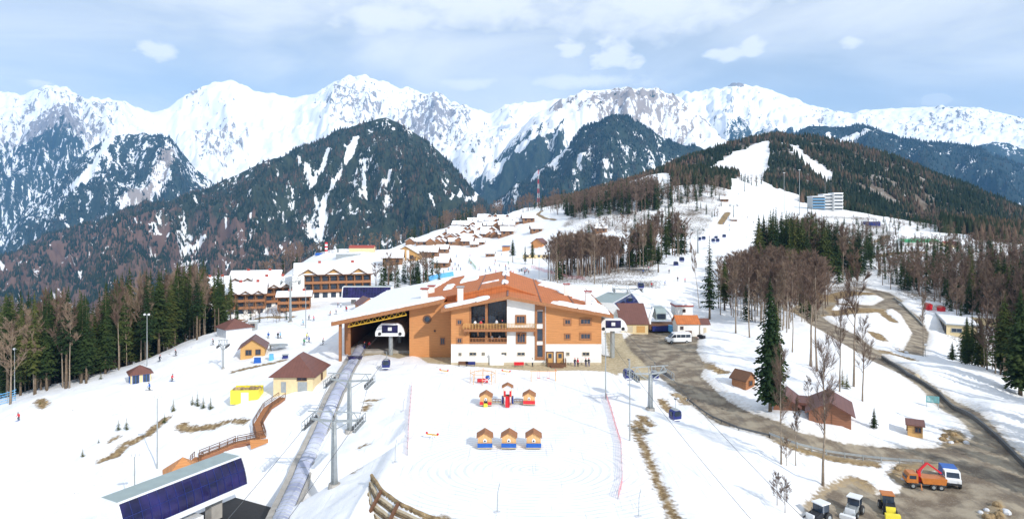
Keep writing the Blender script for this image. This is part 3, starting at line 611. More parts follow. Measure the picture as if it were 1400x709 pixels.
    v = N.new('ShaderNodeVolumePrincipled'); v.inputs['Color'].default_value = (.20, .52, 1.0, 1); v.inputs['Density'].default_value = HAZE; v.inputs['Anisotropy'].default_value = .0
    hm.node_tree.links.new(v.outputs[0], N['Material Output'].inputs['Volume']); tag(hz.build('haze', hm), None, None, kind='stuff')
HAZE = 4.8e-5
# ------------------------------------------------------------------ trees
def leaf_mat(name, a, b_, c_, rnd=.5):
    m = bpy.data.materials.new(name); m.use_nodes = True; nt = m.node_tree; N = nt.nodes; L = nt.links; b = N['Principled BSDF']; b.inputs['Roughness'].default_value = .9; b.inputs['Specular IOR Level'].default_value = .15
    tc = N.new('ShaderNodeTexCoord'); n = N.new('ShaderNodeTexNoise'); n.inputs['Scale'].default_value = .35; n.inputs['Detail'].default_value = 5; L.new(tc.outputs['Object'], n.inputs['Vector'])
    oi = N.new('ShaderNodeObjectInfo'); mm = N.new('ShaderNodeMath'); mm.operation = 'MULTIPLY_ADD'; mm.inputs[1].default_value = rnd; L.new(oi.outputs['Random'], mm.inputs[0])
    m2 = N.new('ShaderNodeMath'); m2.operation = 'SUBTRACT'; m2.inputs[1].default_value = rnd/2; L.new(n.outputs['Fac'], m2.inputs[0]); L.new(m2.outputs[0], mm.inputs[2])
    r = N.new('ShaderNodeValToRGB'); e = r.color_ramp.elements; e[0].position = .25; e[0].color = (*a, 1); e[1].position = .78; e[1].color = (*c_, 1); q = e.new(.5); q.color = (*b_, 1)
    L.new(mm.outputs[0], r.inputs[0]); L.new(r.outputs[0], b.inputs['Base Color']); return m

def conifer_mesh(seed, lowf, width, nw, nb, sag=.35, gap=0.0, top=20.0):
    rng = random.Random(seed); V = []; Fc = []
    def quad(a, b, c, d): n = len(V); V.extend([a, b, c, d]); Fc.append((n, n+1, n+2, n+3))
    for w in range(nw):
        f = w/(nw-1); z = top*(lowf+(1-lowf)*f**.92); Lb = width*((1-f)**.8)*(.75+.5*rng.random())+.12
        if w < nw*.12: Lb *= .55+.4*rng.random()
        nbr = max(3, int(nb*(.6+.5*(1-f))))
        a0 = rng.random()*6.28
        for k in range(nbr):
            if rng.random() < gap: continue
            a = a0+6.283*k/nbr+rng.uniform(-.3, .3); L_ = Lb*rng.uniform(.6, 1.15); dz = rng.uniform(-.15, .15)
            ca, sa = math.cos(a), math.sin(a); px, py = -sa, ca
            segs = 3 if L_ > 1 else 2
            for s in range(segs):
                r0 = L_*(s/segs)*.92; r1 = L_*((s+1)/segs); wd = L_*.26*(1.1-.25*s)*rng.uniform(.7, 1.2)
                z0 = z+dz-sag*r0*.9+ .05*r0*r0; z1 = z+dz-sag*r1*1.1+ .05*r1*r1-rng.uniform(0, .25)
                tw = rng.uniform(-.6, .6)*wd
                rm = (r0*.35+r1*.65); zm = z0*.35+z1*.65
                V0 = (ca*r0, sa*r0, z0); V1 = (ca*rm+px*wd, sa*rm+py*wd, zm-wd*.45+tw*.5); V2 = (ca*r1, sa*r1, z1); V3 = (ca*rm-px*wd, sa*rm-py*wd, zm-wd*.45-tw*.5)
                n = len(V); V.extend([V0, V1, V2, V3]); Fc.extend([(n, n+1, n+2), (n, n+2, n+3)])
                # hanging spray under the bough
                hb = wd*rng.uniform(.7, 1.3)
                n = len(V); V.extend([(ca*r0, sa*r0, z0), (ca*r1, sa*r1, z1), (ca*rm+px*tw*.4, sa*rm+py*tw*.4, zm-hb)]); Fc.append((n, n+1, n+2))
    n = len(V); V.extend([(.12, 0, top*.96), (-.08, .1, top*.96), (-.05, -.1, top*.96), (0, 0, top*1.03)]); Fc.extend([(n, n+1, n+3), (n+1, n+2, n+3), (n+2, n, n+3)])
    return np.array(V), Fc
def trunk_mb(seed, top, r0, r1, bend=.2, n=7, stubs=0, hb=.3):
    rng = random.Random(seed); b = MB(); pts = []; x = y = 0
    for i in range(7):
        f = i/6; pts.append((x, y, top*f-(.8 if i == 0 else 0))); x += rng.uniform(-bend, bend)*.4; y += rng.uniform(-bend, bend)*.4
    b.tube(pts, [r0*1.25 if i == 0 else r0+(r1-r0)*i/6 for i in range(7)], n)
    for s in range(stubs):
        z = top*rng.uniform(.12, hb); a = rng.random()*6.28; l = rng.uniform(.5, 1.3); i = min(5, int(z/top*6)); p = pts[i]
        b.tube([(p[0], p[1], z), (p[0]+math.cos(a)*l, p[1]+math.sin(a)*l, z+rng.uniform(-.2, .2))], [.04, .015], 3, False)
    return b, pts
def bare_mesh(seed, top=20.0, spread=4.0, start=.4, nl=16, tw=.045, ntw=15, detail=2):
    """limbs and twigs of a leafless beech: real tapered limbs, thin flat twigs"""
    rng = random.Random(seed); limbs = MB(); V = []; Fc = []
    tb, pts = trunk_mb(seed, top*.93, .24, .03, .5, 7)
    def ptat(z):
        f = z/(top*.93)*6; i = min(5, int(f)); a, b_ = Vector(pts[i]), Vector(pts[i+1]); return a.lerp(b_, f-i)
    def twig(p, d, l):
        s = d.cross(Vector((rng.uniform(-1, 1), rng.uniform(-1, 1), rng.uniform(-1, 1)))).normalized()*tw
        e = p+d*l+Vector((rng.uniform(-.1, .1), rng.uniform(-.1, .1), .12*l)); n = len(V); V.extend([tuple(p-s), tuple(p+s), tuple(e+s*.3), tuple(e-s*.3)]); Fc.append((n, n+1, n+2)); Fc.append((n, n+2, n+3))
    def rnd(d, k): return (d+Vector((rng.uniform(-k, k), rng.uniform(-k, k), rng.uniform(-k*.4, k*.7)))).normalized()
    for i in range(nl):
        f = start+(.97-start)*(i+rng.random())/nl; z = top*.93*f; p = ptat(z); a = rng.random()*6.28; up = .55+.9*f*rng.random()+.3
        d = Vector((math.cos(a), math.sin(a), up)).normalized(); ln = spread*(1.25-.75*f)*rng.uniform(.7, 1.2)
        p1 = p+d*ln*.5; d2 = rnd(d+Vector((0, 0, .25)), .25); p2 = p1+d2*ln*.5; r = .085*(1.25-f)
        limbs.tube([p, p1, p2], [r, r*.6, r*.2], 4, False)
        for k in range(5*detail//2):
            t = rng.uniform(.25, 1); q = p.lerp(p1, t*2) if t < .5 else p1.lerp(p2, t*2-1); dd = rnd(d2, .75); l2 = ln*rng.uniform(.25, .5); q2 = q+dd*l2
            limbs.tube([q, q2], [r*.4, r*.12], 3, False)
            for m_ in range(ntw):
                u = rng.uniform(.1, 1); g = q.lerp(q2, u); twig(g, rnd(dd, .9), rng.uniform(.5, 1.2))
        for m_ in range(ntw): u = rng.uniform(.2, 1); twig(p1.lerp(p2, u), rnd(d2, .8), rng.uniform(.5, 1.3))
    n0 = len(V); V2 = V+[v for v in limbs.v]; F2 = Fc+[tuple(n0+i for i in f) for f in limbs.f]
    return tb, np.array(V2), F2
def mk(name, V, Fc, m):
    me = bpy.data.meshes.new(name); me.from_pydata([tuple(v) for v in V], [], Fc); me.materials.append(m); me.update(); return me
TREES = {}
def proto_tree(key, trunk_me, crown_me): TREES[key] = (trunk_me, crown_me)
def place_tree(key, name, loc, h, label, group, cat, rz=0, lean=0, wid=1.0):
    o = thing(name, label, cat, loc, rz, group); s = h/20.0; o.scale = (s*wid, s*wid, s)
    if lean: o.rotation_euler.x = lean
    for nm, me in zip(('trunk', 'crown'), TREES[key]):
        c = bpy.data.objects.new(nm, me); COL.objects.link(c); c.parent = o
    return o
def tri_arrays(me):
    me.calc_loop_triangles(); V = np.empty(len(me.vertices)*3, np.float32); me.vertices.foreach_get('co', V); T = np.empty(len(me.loop_triangles)*3, np.int32); me.loop_triangles.foreach_get('vertices', T)
    return V.reshape(-1, 3), T.reshape(-1, 3)
def merged(name, me, items, label=None):
    V, T = tri_arrays(me); n = len(V); out = []; fs = []
    for i, (x, y, z, h, rz) in enumerate(items):
        c, s = math.cos(rz), math.sin(rz); k = h/20; P_ = np.stack([(V[:, 0]*c-V[:, 1]*s)*k+x, (V[:, 0]*s+V[:, 1]*c)*k+y, V[:, 2]*k+z], 1); out.append(P_); fs.append(T+i*n)
    o = setup_mesh(name, np.concatenate(out), np.concatenate(fs), me.materials[0], False); return tag(o, None, None, kind='stuff')

def build_trees():
    nd = leaf_mat('conifer_needles', (.016, .034, .012), (.036, .058, .016), (.095, .105, .028)); twm = leaf_mat('bare_twigs', (.12, .08, .06), (.19, .13, .10), (.29, .215, .15), .4)
    bk = M['bark']; dbk = M['dbark']
    for i, (lf, w, nw, nb, gap) in enumerate([(.10, 3.0, 34, 11, .08), (.25, 2.6, 32, 11, .12), (.42, 2.4, 26, 10, .15), (.18, 2.2, 34, 10, .1), (.33, 2.9, 30, 11, .12)]):
        V, Fc = conifer_mesh(100+i, lf, w, nw, nb, gap=gap); tb, _ = trunk_mb(200+i, 19.0, .26, .03, .12, 7, 14, lf+.1)
        proto_tree('fir%d' % i, tb.mesh('fir_trunk', dbk, True), mk('fir_crown', V, Fc, nd))
    V, Fc = conifer_mesh(155, .12, 2.7, 62, 15, gap=.18, sag=.45); tb, _ = trunk_mb(255, 19.3, .25, .03, .1, 9, 30, .3); proto_tree('firbig', tb.mesh('fir_trunk', dbk, True), mk('fir_crown', V, Fc, nd))
    for i, (sp, st, nl) in enumerate([(5.0, .36, 19), (4.2, .48, 17), (5.8, .33, 20), (3.8, .5, 15), (5.2, .40, 19)]):
        tb, V, Fc = bare_mesh(300+i, 20, sp, st, nl); proto_tree('bare%d' % i, tb.mesh('beech_trunk', bk, True), mk('beech_crown', V, Fc, twm))
    tb, V, Fc = bare_mesh(333, 20, 4.2, .34, 24, tw=.018, ntw=13, detail=3); proto_tree('barebig', tb.mesh('beech_trunk', bk, True), mk('beech_crown', V, Fc, twm))
    V, Fc = conifer_mesh(180, .02, 3.2, 16, 8, gap=.1); proto_tree('young', trunk_mb(281, 18, .2, .03, .1, 5)[0].mesh('young_fir_trunk', dbk), mk('young_fir_crown', V, Fc, leaf_mat('yellow_green_needles', (.05, .07, .015), (.09, .10, .025), (.16, .15, .05))))
    V, Fc = conifer_mesh(190, .10, 2.9, 20, 7, gap=.05, sag=.6); lowfir = mk('low_fir', V, Fc, nd)
    tbl, V, Fc = bare_mesh(390, 20, 5.2, .36, 9, tw=.10, ntw=7, detail=2); n0 = len(V); Fc = list(Fc)+[tuple(n0+i for i in f) for f in tbl.f]; lowbare = mk('low_bare', np.concatenate([V, np.array(tbl.v)]), Fc, twm)
    rng = random.Random(5); L = []   # kind, x, y, z, h, label, group, key
    def interp(l, px): a = np.array(l, float); return float(np.interp(px, a[:, 0], a[:, 1]))
    def cluster(n, x0, x1, base, top, depth, tj, pc, lf, lb, grp, hmin=5, hmax=34, young=0):
        for _ in range(n):
            px = rng.uniform(x0, x1); p = P(px, interp(base, px))
            if p is None: continue
            k = 1+rng.random()*depth; x, y = p.x*k, p.y*k; z = gz(x, y); tp = interp(top, px)+rng.random()**1.3*tj; h = zof(tp, y)-z; h = min(hmax, max(hmin, h)); fir = rng.random() < pc
            if not fir: h *= .93
            L.append(['fir' if fir else 'bare', x, y, z-.2, h, lf if fir else lb, grp, h/y])
    cluster(230, -25, 338, [(-25, 548), (0, 545), (50, 540), (100, 530), (150, 513), (200, 492), (250, 470), (300, 456), (330, 438), (338, 430)], [(-25, 410), (0, 402), (60, 392), (105, 392), (125, 405), (150, 380), (180, 362), (210, 368), (228, 362), (262, 355), (290, 352), (310, 368), (338, 385)], .30, 30, .78,
            'tall dark conifer in the forest belt along the left snow slope', 'bare pale trunked tree in the forest belt along the left snow slope', 'trees of the left forest belt')
    cluster(110, 320, 625, [(320, 400), (380, 378), (430, 350), (480, 344), (520, 338), (560, 326), (625, 305)], [(320, 352), (380, 330), (430, 324), (490, 318), (550, 308), (600, 290), (625, 280)], .10, 15, .16,
            'dark conifer rising behind the snow covered hotel plateau', 'bare brown tree rising behind the snow covered hotel plateau', 'trees behind the hotel plateau', 5, 26)
    cluster(110, 600, 770, [(600, 312), (650, 300), (700, 292), (770, 285)], [(600, 284), (640, 280), (665, 274), (700, 266), (770, 252)], .12, 12, .25, 'dark conifer standing behind the chalet village', 'bare tree standing behind the chalet village', 'trees behind the chalet village', 6, 28)
    cluster(44, 506, 602, [(506, 398), (602, 392)], [(506, 352), (530, 340), (560, 346), (590, 334), (602, 348)], .12, 14, .55, 'dark conifer in the grove behind the snowy hall roof', 'bare tree in the grove behind the snowy hall roof', 'grove behind the lodge hall', 8, 24)
    cluster(150, 749, 850, [(749, 386), (800, 380), (850, 374)], [(749, 318), (800, 310), (850, 320)], .14, 10, .10, 'dark conifer in the dense brown copse behind the main lodge', 'slender bare tree in the dense brown copse behind the main lodge', 'copse behind the main lodge', 8, 24)
    cluster(60, 846, 938, [(846, 372), (880, 368), (905, 362), (938, 350)], [(846, 318), (870, 300), (900, 286), (915, 276), (938, 292)], .14, 16, .4, 'dark conifer in the copse left of the groomed piste', 'bare tree in the copse left of the groomed piste', 'copse beside the groomed piste', 8, 26)
    cluster(560, 735, 900, [(740, 290), (790, 300), (820, 298), (860, 296), (900, 290)], [(740, 268), (790, 258), (850, 240), (900, 232)], .35, 16, .32, 'small dark conifer on the wooded ridge above the chalet village', 'bare brown tree on the wooded ridge above the chalet village', 'trees on the ridge above the village', 6, 24)
    cluster(240, 872, 1000, [(872, 292), (920, 285), (960, 275), (1000, 262)], [(872, 250), (920, 238), (960, 236), (1000, 234)], .2, 20, .35, 'small dark conifer on the hill left of the upper piste', 'bare tree on the hill left of the upper piste', 'trees left of the upper piste', 6, 24)
    cluster(50, 900, 992, [(900, 322), (940, 318), (992, 300)], [(900, 275), (940, 262), (992, 268)], .3, 24, .6, 'dark conifer scattered on the snowfield below the upper piste', 'thin bare tree scattered on the snowfield below the upper piste', 'scattered trees below the upper piste', 6, 22)
    cluster(70, 800, 900, [(800, 335), (850, 330), (900, 318)], [(800, 300), (850, 285), (900, 272)], .3, 20, .35, 'dark conifer on the open snowy shoulder behind the copse', 'thin bare tree on the open snowy shoulder behind the copse', 'trees on the snowy shoulder', 6, 22)
    cluster(190, 1033, 1195, [(1033, 390), (1100, 400), (1195, 376)], [(1033, 292), (1060, 280), (1100, 276), (1130, 292), (1195, 316)], .24, 40, .82, 'dark conifer in the dense wood right of the piste', 'bare tree in the dense wood right of the piste', 'wood right of the piste', 8, 27)
    cluster(170, 984, 1128, [(984, 408), (1030, 418), (1080, 428), (1128, 412)], [(984, 348), (1010, 335), (1050, 328), (1100, 340), (1128, 345)], .22, 26, .07, 'dark conifer among the brown beeches right of the piste', 'bare brown beech with a rounded crown right of the piste', 'brown beeches right of the piste', 9, 26)
    cluster(110, 1130, 1235, [(1130, 352), (1235, 345)], [(1130, 318), (1180, 300), (1235, 318)], .35, 26, .45, 'dark conifer near the white hotel block on the right', 'bare tree near the white hotel block on the right', 'trees below the white hotel block', 7, 22)
    cluster(190, 1225, 1430, [(1225, 318), (1300, 330), (1430, 338)], [(1225, 298), (1260, 285), (1330, 302), (1430, 310)], .3, 18, .55, 'dark conifer on the far edge of the right hand wood', 'bare tree on the far edge of the right hand wood', 'far edge of the right wood', 7, 24)
    cluster(300, 1198, 1430, [(1198, 395), (1250, 400), (1330, 412), (1430, 415)], [(1198, 345), (1260, 335), (1330, 335), (1430, 330)], .28, 40, .42, 'dark conifer in the wood beside the right hand road', 'bare brown tree in the wood beside the right hand road', 'wood beside the right hand road', 8, 27)
    cluster(120, 1300, 1430, [(1300, 438), (1350, 450), (1430, 470)], [(1300, 375), (1350, 370), (1430, 345)], .15, 40, .3, 'dark conifer behind the long flat roofed building', 'bare brown tree behind the long flat roofed building', 'trees behind the flat roofed building', 8, 27)
    cluster(34, 1296, 1425, [(1296, 494), (1340, 503), (1425, 535)], [(1296, 450), (1320, 430), (1360, 400), (1425, 375)], .05, 40, .5, 'dark conifer on the edge of the shaded snowfield at the right', 'bare tree on the edge of the shaded snowfield at the right', 'trees on the shaded snowfield edge', 8, 22)
    cluster(120, 940, 1050, [(940, 262), (1000, 252), (1050, 256)], [(940, 238), (1000, 232), (1050, 238)], .25, 12, .5, 'tiny conifer beside the highest piste', 'tiny bare tree beside the highest piste', 'trees at the highest piste', 6, 20)
    RP = [toxy([(940, 420), (930, 370), (985, 330), (1000, 280), (1015, 262)])]
    cluster(220, 1195, 1430, [(1195, 358), (1430, 372)], [(1195, 316), (1260, 318), (1330, 312), (1430, 318)], .25, 22, .5, 'dark conifer in the middle of the right hand wood', 'bare brown tree in the middle of the right hand wood', 'middle of the right wood', 7, 24)
    cluster(140, 1235, 1430, [(1235, 395), (1300, 425), (1430, 440)], [(1235, 350), (1300, 352), (1430, 345)], .2, 40, .35, 'dark conifer deep in the wood above the flat roofed building', 'bare brown tree deep in the wood above the flat roofed building', 'wood above the flat roofed building', 8, 26)
    cluster(85, 982, 1135, [(982, 428), (1020, 440), (1070, 462), (1135, 428)], [(982, 352), (1020, 348), (1070, 352), (1135, 350)], .16, 34, .06, 'dark conifer at the near edge of the brown beeches', 'tall pale trunked beech at the near edge of the beech wood', 'near edge of the beech wood', 9, 24)
    cluster(26, 292, 400, [(292, 450), (330, 444), (400, 440)], [(292, 395), (330, 405), (400, 415)], .10, 20, .08, 'small dark conifer in front of the timber hotel wings', 'slender bare tree in front of the timber hotel wings', 'trees in front of the hotel wings', 5, 15)
    L = [l for l in L if not any(float(sdf_line(rp, np.array([l[1]]), np.array([l[2]]), 12)[0]) < 0 for rp in RP)]
    for kind, low in (('fir', lowfir), ('bare', lowbare)):
        K = sorted([l for l in L if l[0] == kind], key=lambda l: -l[7])
        for l in K[:280]:
            key = kind+str(rng.randrange(5)); place_tree(key, 'fir_tree' if kind == 'fir' else 'bare_tree', (l[1], l[2], l[3]), l[4], l[5], l[6], 'tree', rng.random()*6.28, rng.gauss(0, .022), rng.uniform(.72, 1.25)*(.62 if kind == 'bare' and 'left forest' in l[6] else (.78 if kind == 'bare' else 1)))
        rest = [(l[1], l[2], l[3], l[4], rng.random()*6.28) for l in K[280:]]
        if rest: merged('distant_fir_wood' if kind == 'fir' else 'distant_bare_wood', low, rest)
    its = []; r2 = random.Random(61)
    for _ in range(46):
        px = r2.uniform(1428, 1720); D = r2.uniform(70, 128); x = (px-700)/F*D; its.append((x, D, gz(x, D)-.3, r2.uniform(11, 21), r2.random()*6))
    merged('edge_wood', TREES['fir1'][1], its)
    def one(key, px, by, ty, label, group=None, wid=1.0, lean=0, cat='tree'):
        p = P(px, by); h = zof(ty, p.y)-p.z; place_tree(key, 'fir_tree' if 'fir' in key or key == 'young' else 'bare_tree', p-Vector((0, 0, .1)), h, label, group, cat, rng.random()*6.28, lean, wid)
    one('firbig', 1053, 562, 380, 'tallest ragged dark fir, beside the red wooden shed on the snowy bank', wid=1.0)
    one('firbig', 1062, 556, 412, 'second ragged fir close behind the tallest fir', wid=.7)
    one('barebig', 1125, 663, 455, 'tall bare tree with a thick trunk in front of the mid road guard rail', wid=.75)
    one('barebig', 1068, 634, 470, 'slim bare tree on the snow slope below the guard rail, left of the two', wid=.6)
    one('bare1', 1088, 636, 545, 'short thin bare sapling just left of the thick trunked tree', wid=.6)
    one('bare3', 1083, 481, 372, 'bare tree leftmost of the row on the snow above the brown shed', wid=.7)
    one('bare1', 1108, 500, 345, 'bare beech with a brown crown, third from left above the brown shed', wid=.9)
    one('bare3', 1117, 507, 352, 'slightly thinner bare beech touching the third one above the brown shed', wid=.8)
    one('barebig', 1148, 535, 398, 'dark barked bare tree right behind the large brown shed', wid=.6)
    one('bare1', 1167, 528, 350, 'tallest straight bare trunk beside the road above the brown shed', wid=.7)
    one('barebig', 1179, 548, 430, 'short bare tree with fine branches nearest the round snowbank', wid=.8)
    one('fir3', 970, 436, 325, 'tall narrow fir with trunk showing, standing alone on the piste edge', wid=1.0)
    one('bare3', 956, 421, 330, 'leaning bare trunk left of the lone fir by the piste', wid=.4, lean=.12)
    one('bare1', 1006, 455, 345, 'bare tree on the open snow above the white building', wid=.8)
    one('bare3', 1025, 461, 340, 'thin bare tree second along on the snow above the white building', wid=.7)
    one('bare1', 985, 430, 352, 'thin bare tree just right of the lone piste fir', wid=.7)
    one('bare0', 762, 392, 318, 'pale forked bare tree at the left tip of the copse behind the lodge', wid=.9)
    one('bare3', 813, 388, 305, 'pale straight bare tree in front of the copse behind the lodge', wid=.6)
    one('bare2', 14, 552, 440, 'bare pale tree at the left edge with a blue net beside it', wid=1.1)
    one('fir0', 303, 444, 362, 'single full dark fir right beside the hotel wings on the left', wid=.9)
    one('fir4', 701, 358, 326, 'left fir of three small firs by the orange chalet', wid=1.2); one('fir3', 718, 361, 334, 'middle fir of three small firs by the orange chalet', wid=1.1); one('fir4', 728, 361, 329, 'right fir of three small firs by the orange chalet', wid=1.1)
    one('fir0', 1195, 585, 554, 'small lone fir on the snow right of the brown shed', wid=1.3)
    one('bare1', 1262, 487, 400, 'leaning bare trunk beside the road bend near the flat roofed building', wid=.4)
    one('firbig', 1322, 496, 432, 'dense dark fir in front of the flat roofed building', wid=1.6)
    one('fir0', 1302, 492, 466, 'bushy low fir at the edge of the shaded snowfield', wid=2.0)
    one('fir4', 900, 372, 330, 'bushy green fir at the foot of the copse by the piste', wid=1.8)
    one('firbig', 1395, 540, 395, 'dense fir at the right edge of the photo', wid=1.3)
    for px, by, ty, lb in [(417//1, 0, 0, '')][:0]: pass
    for i, (px, by, ty, lb) in enumerate([(138, 518, 506, 'round green bush alone near the top left of the slope'), (162, 588, 570, 'left yellow green young fir of a pair on the slope'), (173, 587, 568, 'right yellow green young fir of a pair on the slope'), (135, 605, 597, 'tiny tipped over green sapling on the slope'), (113, 624, 610, 'lowest left pale sapling on the slope'),
                                          (225, 578, 562, 'small green shrub at the end of the brown soil strip'), (237, 562, 543, 'lone yellow green young fir beside the light pole'), (263, 553, 538, 'leftmost sapling in the row below the cottage'), (270, 555, 534, 'second sapling in the row below the cottage'), (278, 558, 539, 'third sapling in the row below the cottage'), (288, 559, 540, 'rightmost sapling in the row below the cottage'),
                                          (1152, 528, 500, 'dense green young fir behind the brown shed'), (1158, 531, 506, 'right one of two young firs behind the brown shed'), (55, 552, 545, 'tiny sapling beside the brown stump on the left slope')]):
        one('young', px, by, ty, lb, 'young trees on the snow slope' if px < 400 else None, wid=1.5, cat='young tree')
# ------------------------------------------------------------------ buildings
def X_(px, D): return (px-700)/F*D
def Z_(py, D): return CH+(HZ-py)/F*D
def wb(mb, name, m, root, smooth=False):   # part given in world coordinates under an unrotated root
    return mb.build(name, m, root, smooth, loc=-Vector(root.location))
def window(parent, c, w, h, fm='mwood', fw=.22, axis='x', out=-1, pane='glass', bars=1, off=None):
    """frame and pane in the wall plane through c; axis = direction the wall runs; out = which side is outside"""
    f = MB(); p = MB(); x, y, z = c; off = Vector(off) if off is not None else None
    def bx(mb, a0, a1, z0, z1, d0, d1):
        d0, d1 = sorted((d0*out, d1*out))
        if axis == 'x': mb.box(x+a0, x+a1, y+d0, y+d1, z+z0, z+z1)
        else: mb.box(x+d0, x+d1, y+a0, y+a1, z+z0, z+z1)
    W, H = w/2, h/2
    bx(f, -W-fw, W+fw, H, H+fw, .004, .14); bx(f, -W-fw, W+fw, -H-fw, -H, .004, .16); bx(f, -W-fw, -W, -H, H, .004, .13); bx(f, W, W+fw, -H, H, .004, .13)
    for i in range(1, bars+1): a = -W+w*i/(bars+1); bx(f, a-.04, a+.04, -H, H, .05, .10)
    bx(p, -W, W, -H, H, .01, .05)
    o = f.build('window', fm, parent, loc=off); q = p.build('pane', pane, o); return o
def house(name, label, loc, rz, w, d, h, rh, wm, rm, kind='gable', ridge='y', over=.5, cat='house', group=None, wins=(), doors=(), base=None, snow=False, sink=1.0, gablew=None, ridgelen=.3, chim=False, winm='dwood'):
    """w along local x, d along local y, front is -y"""
    t = thing(name, label, cat, loc, rz, group); W, Dp = w/2, d/2; b = MB(); b.box(-W, W, -Dp, Dp, -sink, h); b.build('wall', wm, t)
    th = .16; roof = MB(); o = over
    if kind == 'gable':
        k = rh/((W if ridge == 'y' else Dp)); drop = o*k
        if ridge == 'y':
            MBg = MB().prism([(-W, h), (W, h), (0, h+rh)], (0, -Dp, 0), (1, 0, 0), (0, 0, 1), (0, 1, 0), d); MBg.build('gable', gablew or wm, t)
            for s in (-1, 1): roof.prism([(s*(W+o), h-drop+.02), (0, h+rh+.02), (0, h+rh+.02+th), (s*(W+o), h-drop+.02+th)], (0, -Dp-o, 0), (1, 0, 0), (0, 0, 1), (0, 1, 0), d+2*o)
        else:
            MBg = MB().prism([(-Dp, h), (Dp, h), (0, h+rh)], (-W, 0, 0), (0, 1, 0), (0, 0, 1), (1, 0, 0), w); MBg.build('gable', gablew or wm, t)
            for s in (-1, 1): roof.prism([(s*(Dp+o), h-drop+.02), (0, h+rh+.02), (0, h+rh+.02+th), (s*(Dp+o), h-drop+.02+th)], (-W-o, 0, 0), (0, 1, 0), (0, 0, 1), (1, 0, 0), w+2*o)
    elif kind == 'hip':
        a, c = W+o, Dp+o; r = ridgelen*Dp; e = h+.02; tp = h+rh
        roof.add([(-a, -c, e), (a, -c, e), (a, c, e), (-a, c, e), (0, -r, tp), (0, r, tp), (-a, -c, e-.14), (a, -c, e-.14), (a, c, e-.14), (-a, c, e-.14)],
                 [(0, 1, 4), (1, 2, 5, 4), (2, 3, 5), (3, 0, 4, 5), (6, 7, 1, 0), (7, 8, 2, 1), (8, 9, 3, 2), (9, 6, 0, 3), (9, 8, 7, 6)])
    elif kind == 'mono':
        roof.prism([(-Dp-o, h), (Dp+o, h+rh), (Dp+o, h+rh+th), (-Dp-o, h+th)], (-W-o, 0, 0), (0, 1, 0), (0, 0, 1), (1, 0, 0), w+2*o)
        MB().prism([(-Dp, h-.01), (Dp, h-.01), (Dp, h+rh-.05)], (-W+.01, 0, 0), (0, 1, 0), (0, 0, 1), (1, 0, 0), w-.02).build('gable', wm, t)
    elif kind == 'flat':
        roof.box(-W-o, W+o, -Dp-o, Dp+o, h+.002, h+rh)
    ro = roof.build('roof', rm, t)
    if snow:
        s_ = MB(); th2 = .38
        if kind == 'gable' and ridge == 'x':
            for s in (-1, 1): s_.prism([(s*(Dp+o-.25), h-drop+.25*k+th+.025), (0, h+rh+th+.025), (0, h+rh+th+th2), (s*(Dp+o-.35), h-drop+.35*k+th+th2)], (-W-o+.1, 0, 0), (0, 1, 0), (0, 0, 1), (1, 0, 0), w+2*o-.2)
        elif kind == 'gable':
            for s in (-1, 1): s_.prism([(s*(W+o-.25), h-drop+.25*k+th+.025), (0, h+rh+th+.025), (0, h+rh+th+th2), (s*(W+o-.35), h-drop+.35*k+th+th2)], (0, -Dp-o+.1, 0), (1, 0, 0), (0, 0, 1), (0, 1, 0), d+2*o-.2)
        elif kind == 'mono': s_.prism([(-Dp-o+.2, h+th+.05), (Dp+o-.2, h+rh+th+.0), (Dp+o-.3, h+rh+th+.3), (-Dp-o+.3, h+th+.35)], (-W-o+.15, 0, 0), (0, 1, 0), (0, 0, 1), (1, 0, 0), w+2*o-.3)
        else: s_.box(-W-o+.15, W+o-.15, -Dp-o+.15, Dp+o-.15, h+rh+.003, h+rh+.32)
        s_.build('roof_snow', 'snow', t)
    for (face, a, z, ww, hh) in wins:
        if face == 'f': window(t, (a, -Dp, z), ww, hh, winm, .1, 'x', -1, bars=1)
        if face == 'r': window(t, (W, a, z), ww, hh, winm, .1, 'y', 1, bars=1)
        if face == 'l': window(t, (-W, a, z), ww, hh, winm, .1, 'y', -1, bars=1)
    for (face, a, ww, hh, m) in doors:
        q = MB()
        if face == 'f': q.box(a-ww/2, a+ww/2, -Dp-.06, -Dp-.003, 0, hh)
        if face == 'r': q.box(W+.003, W+.06, a-ww/2, a+ww/2, 0, hh)
        q.build('door', m, t)
    if chim: c_ = MB(); c_.box(W*.3, W*.3+.5, 0, .5, h, h+rh+1.1); co = c_.build('chimney', 'white', ro if False else t)
    return t

ZA, SL, SR, XA = 14.0, .195, .180, -.9
def zroof(x): return ZA-(SL*(XA-x) if x < XA else SR*(x-XA))
def patch(name, pts, thick, m, root, plane, seed=1, smooth=True):
    """a snow patch: closed outline on a sloping roof with an irregular rim, rounded edge"""
    rng = random.Random(seed); P2 = []
    for (ax, ay), (bx, by) in zip(pts, pts[1:]+[pts[0]]):
        L_ = math.hypot(bx-ax, by-ay); n = max(1, int(L_/.9))
        for i in range(n): t = i/n; P2.append((ax+(bx-ax)*t+rng.uniform(-.32, .32), ay+(by-ay)*t+rng.uniform(-.6, .6)))
    cx = sum(p[0] for p in P2)/len(P2); cy = sum(p[1] for p in P2)/len(P2); n = len(P2)
    inn = [(p[0]+(cx-p[0])*.05, p[1]+(cy-p[1])*.05) for p in P2]
    b = MB(); b.add([(p[0], p[1], plane(p[0])+.02) for p in P2]+[(p[0], p[1], plane(p[0])+thick) for p in inn], [tuple(range(n, 2*n)), tuple(reversed(range(n)))]+[(i, (i+1) % n, n+(i+1) % n, n+i) for i in range(n)])
    return wb(b, name, m, root)
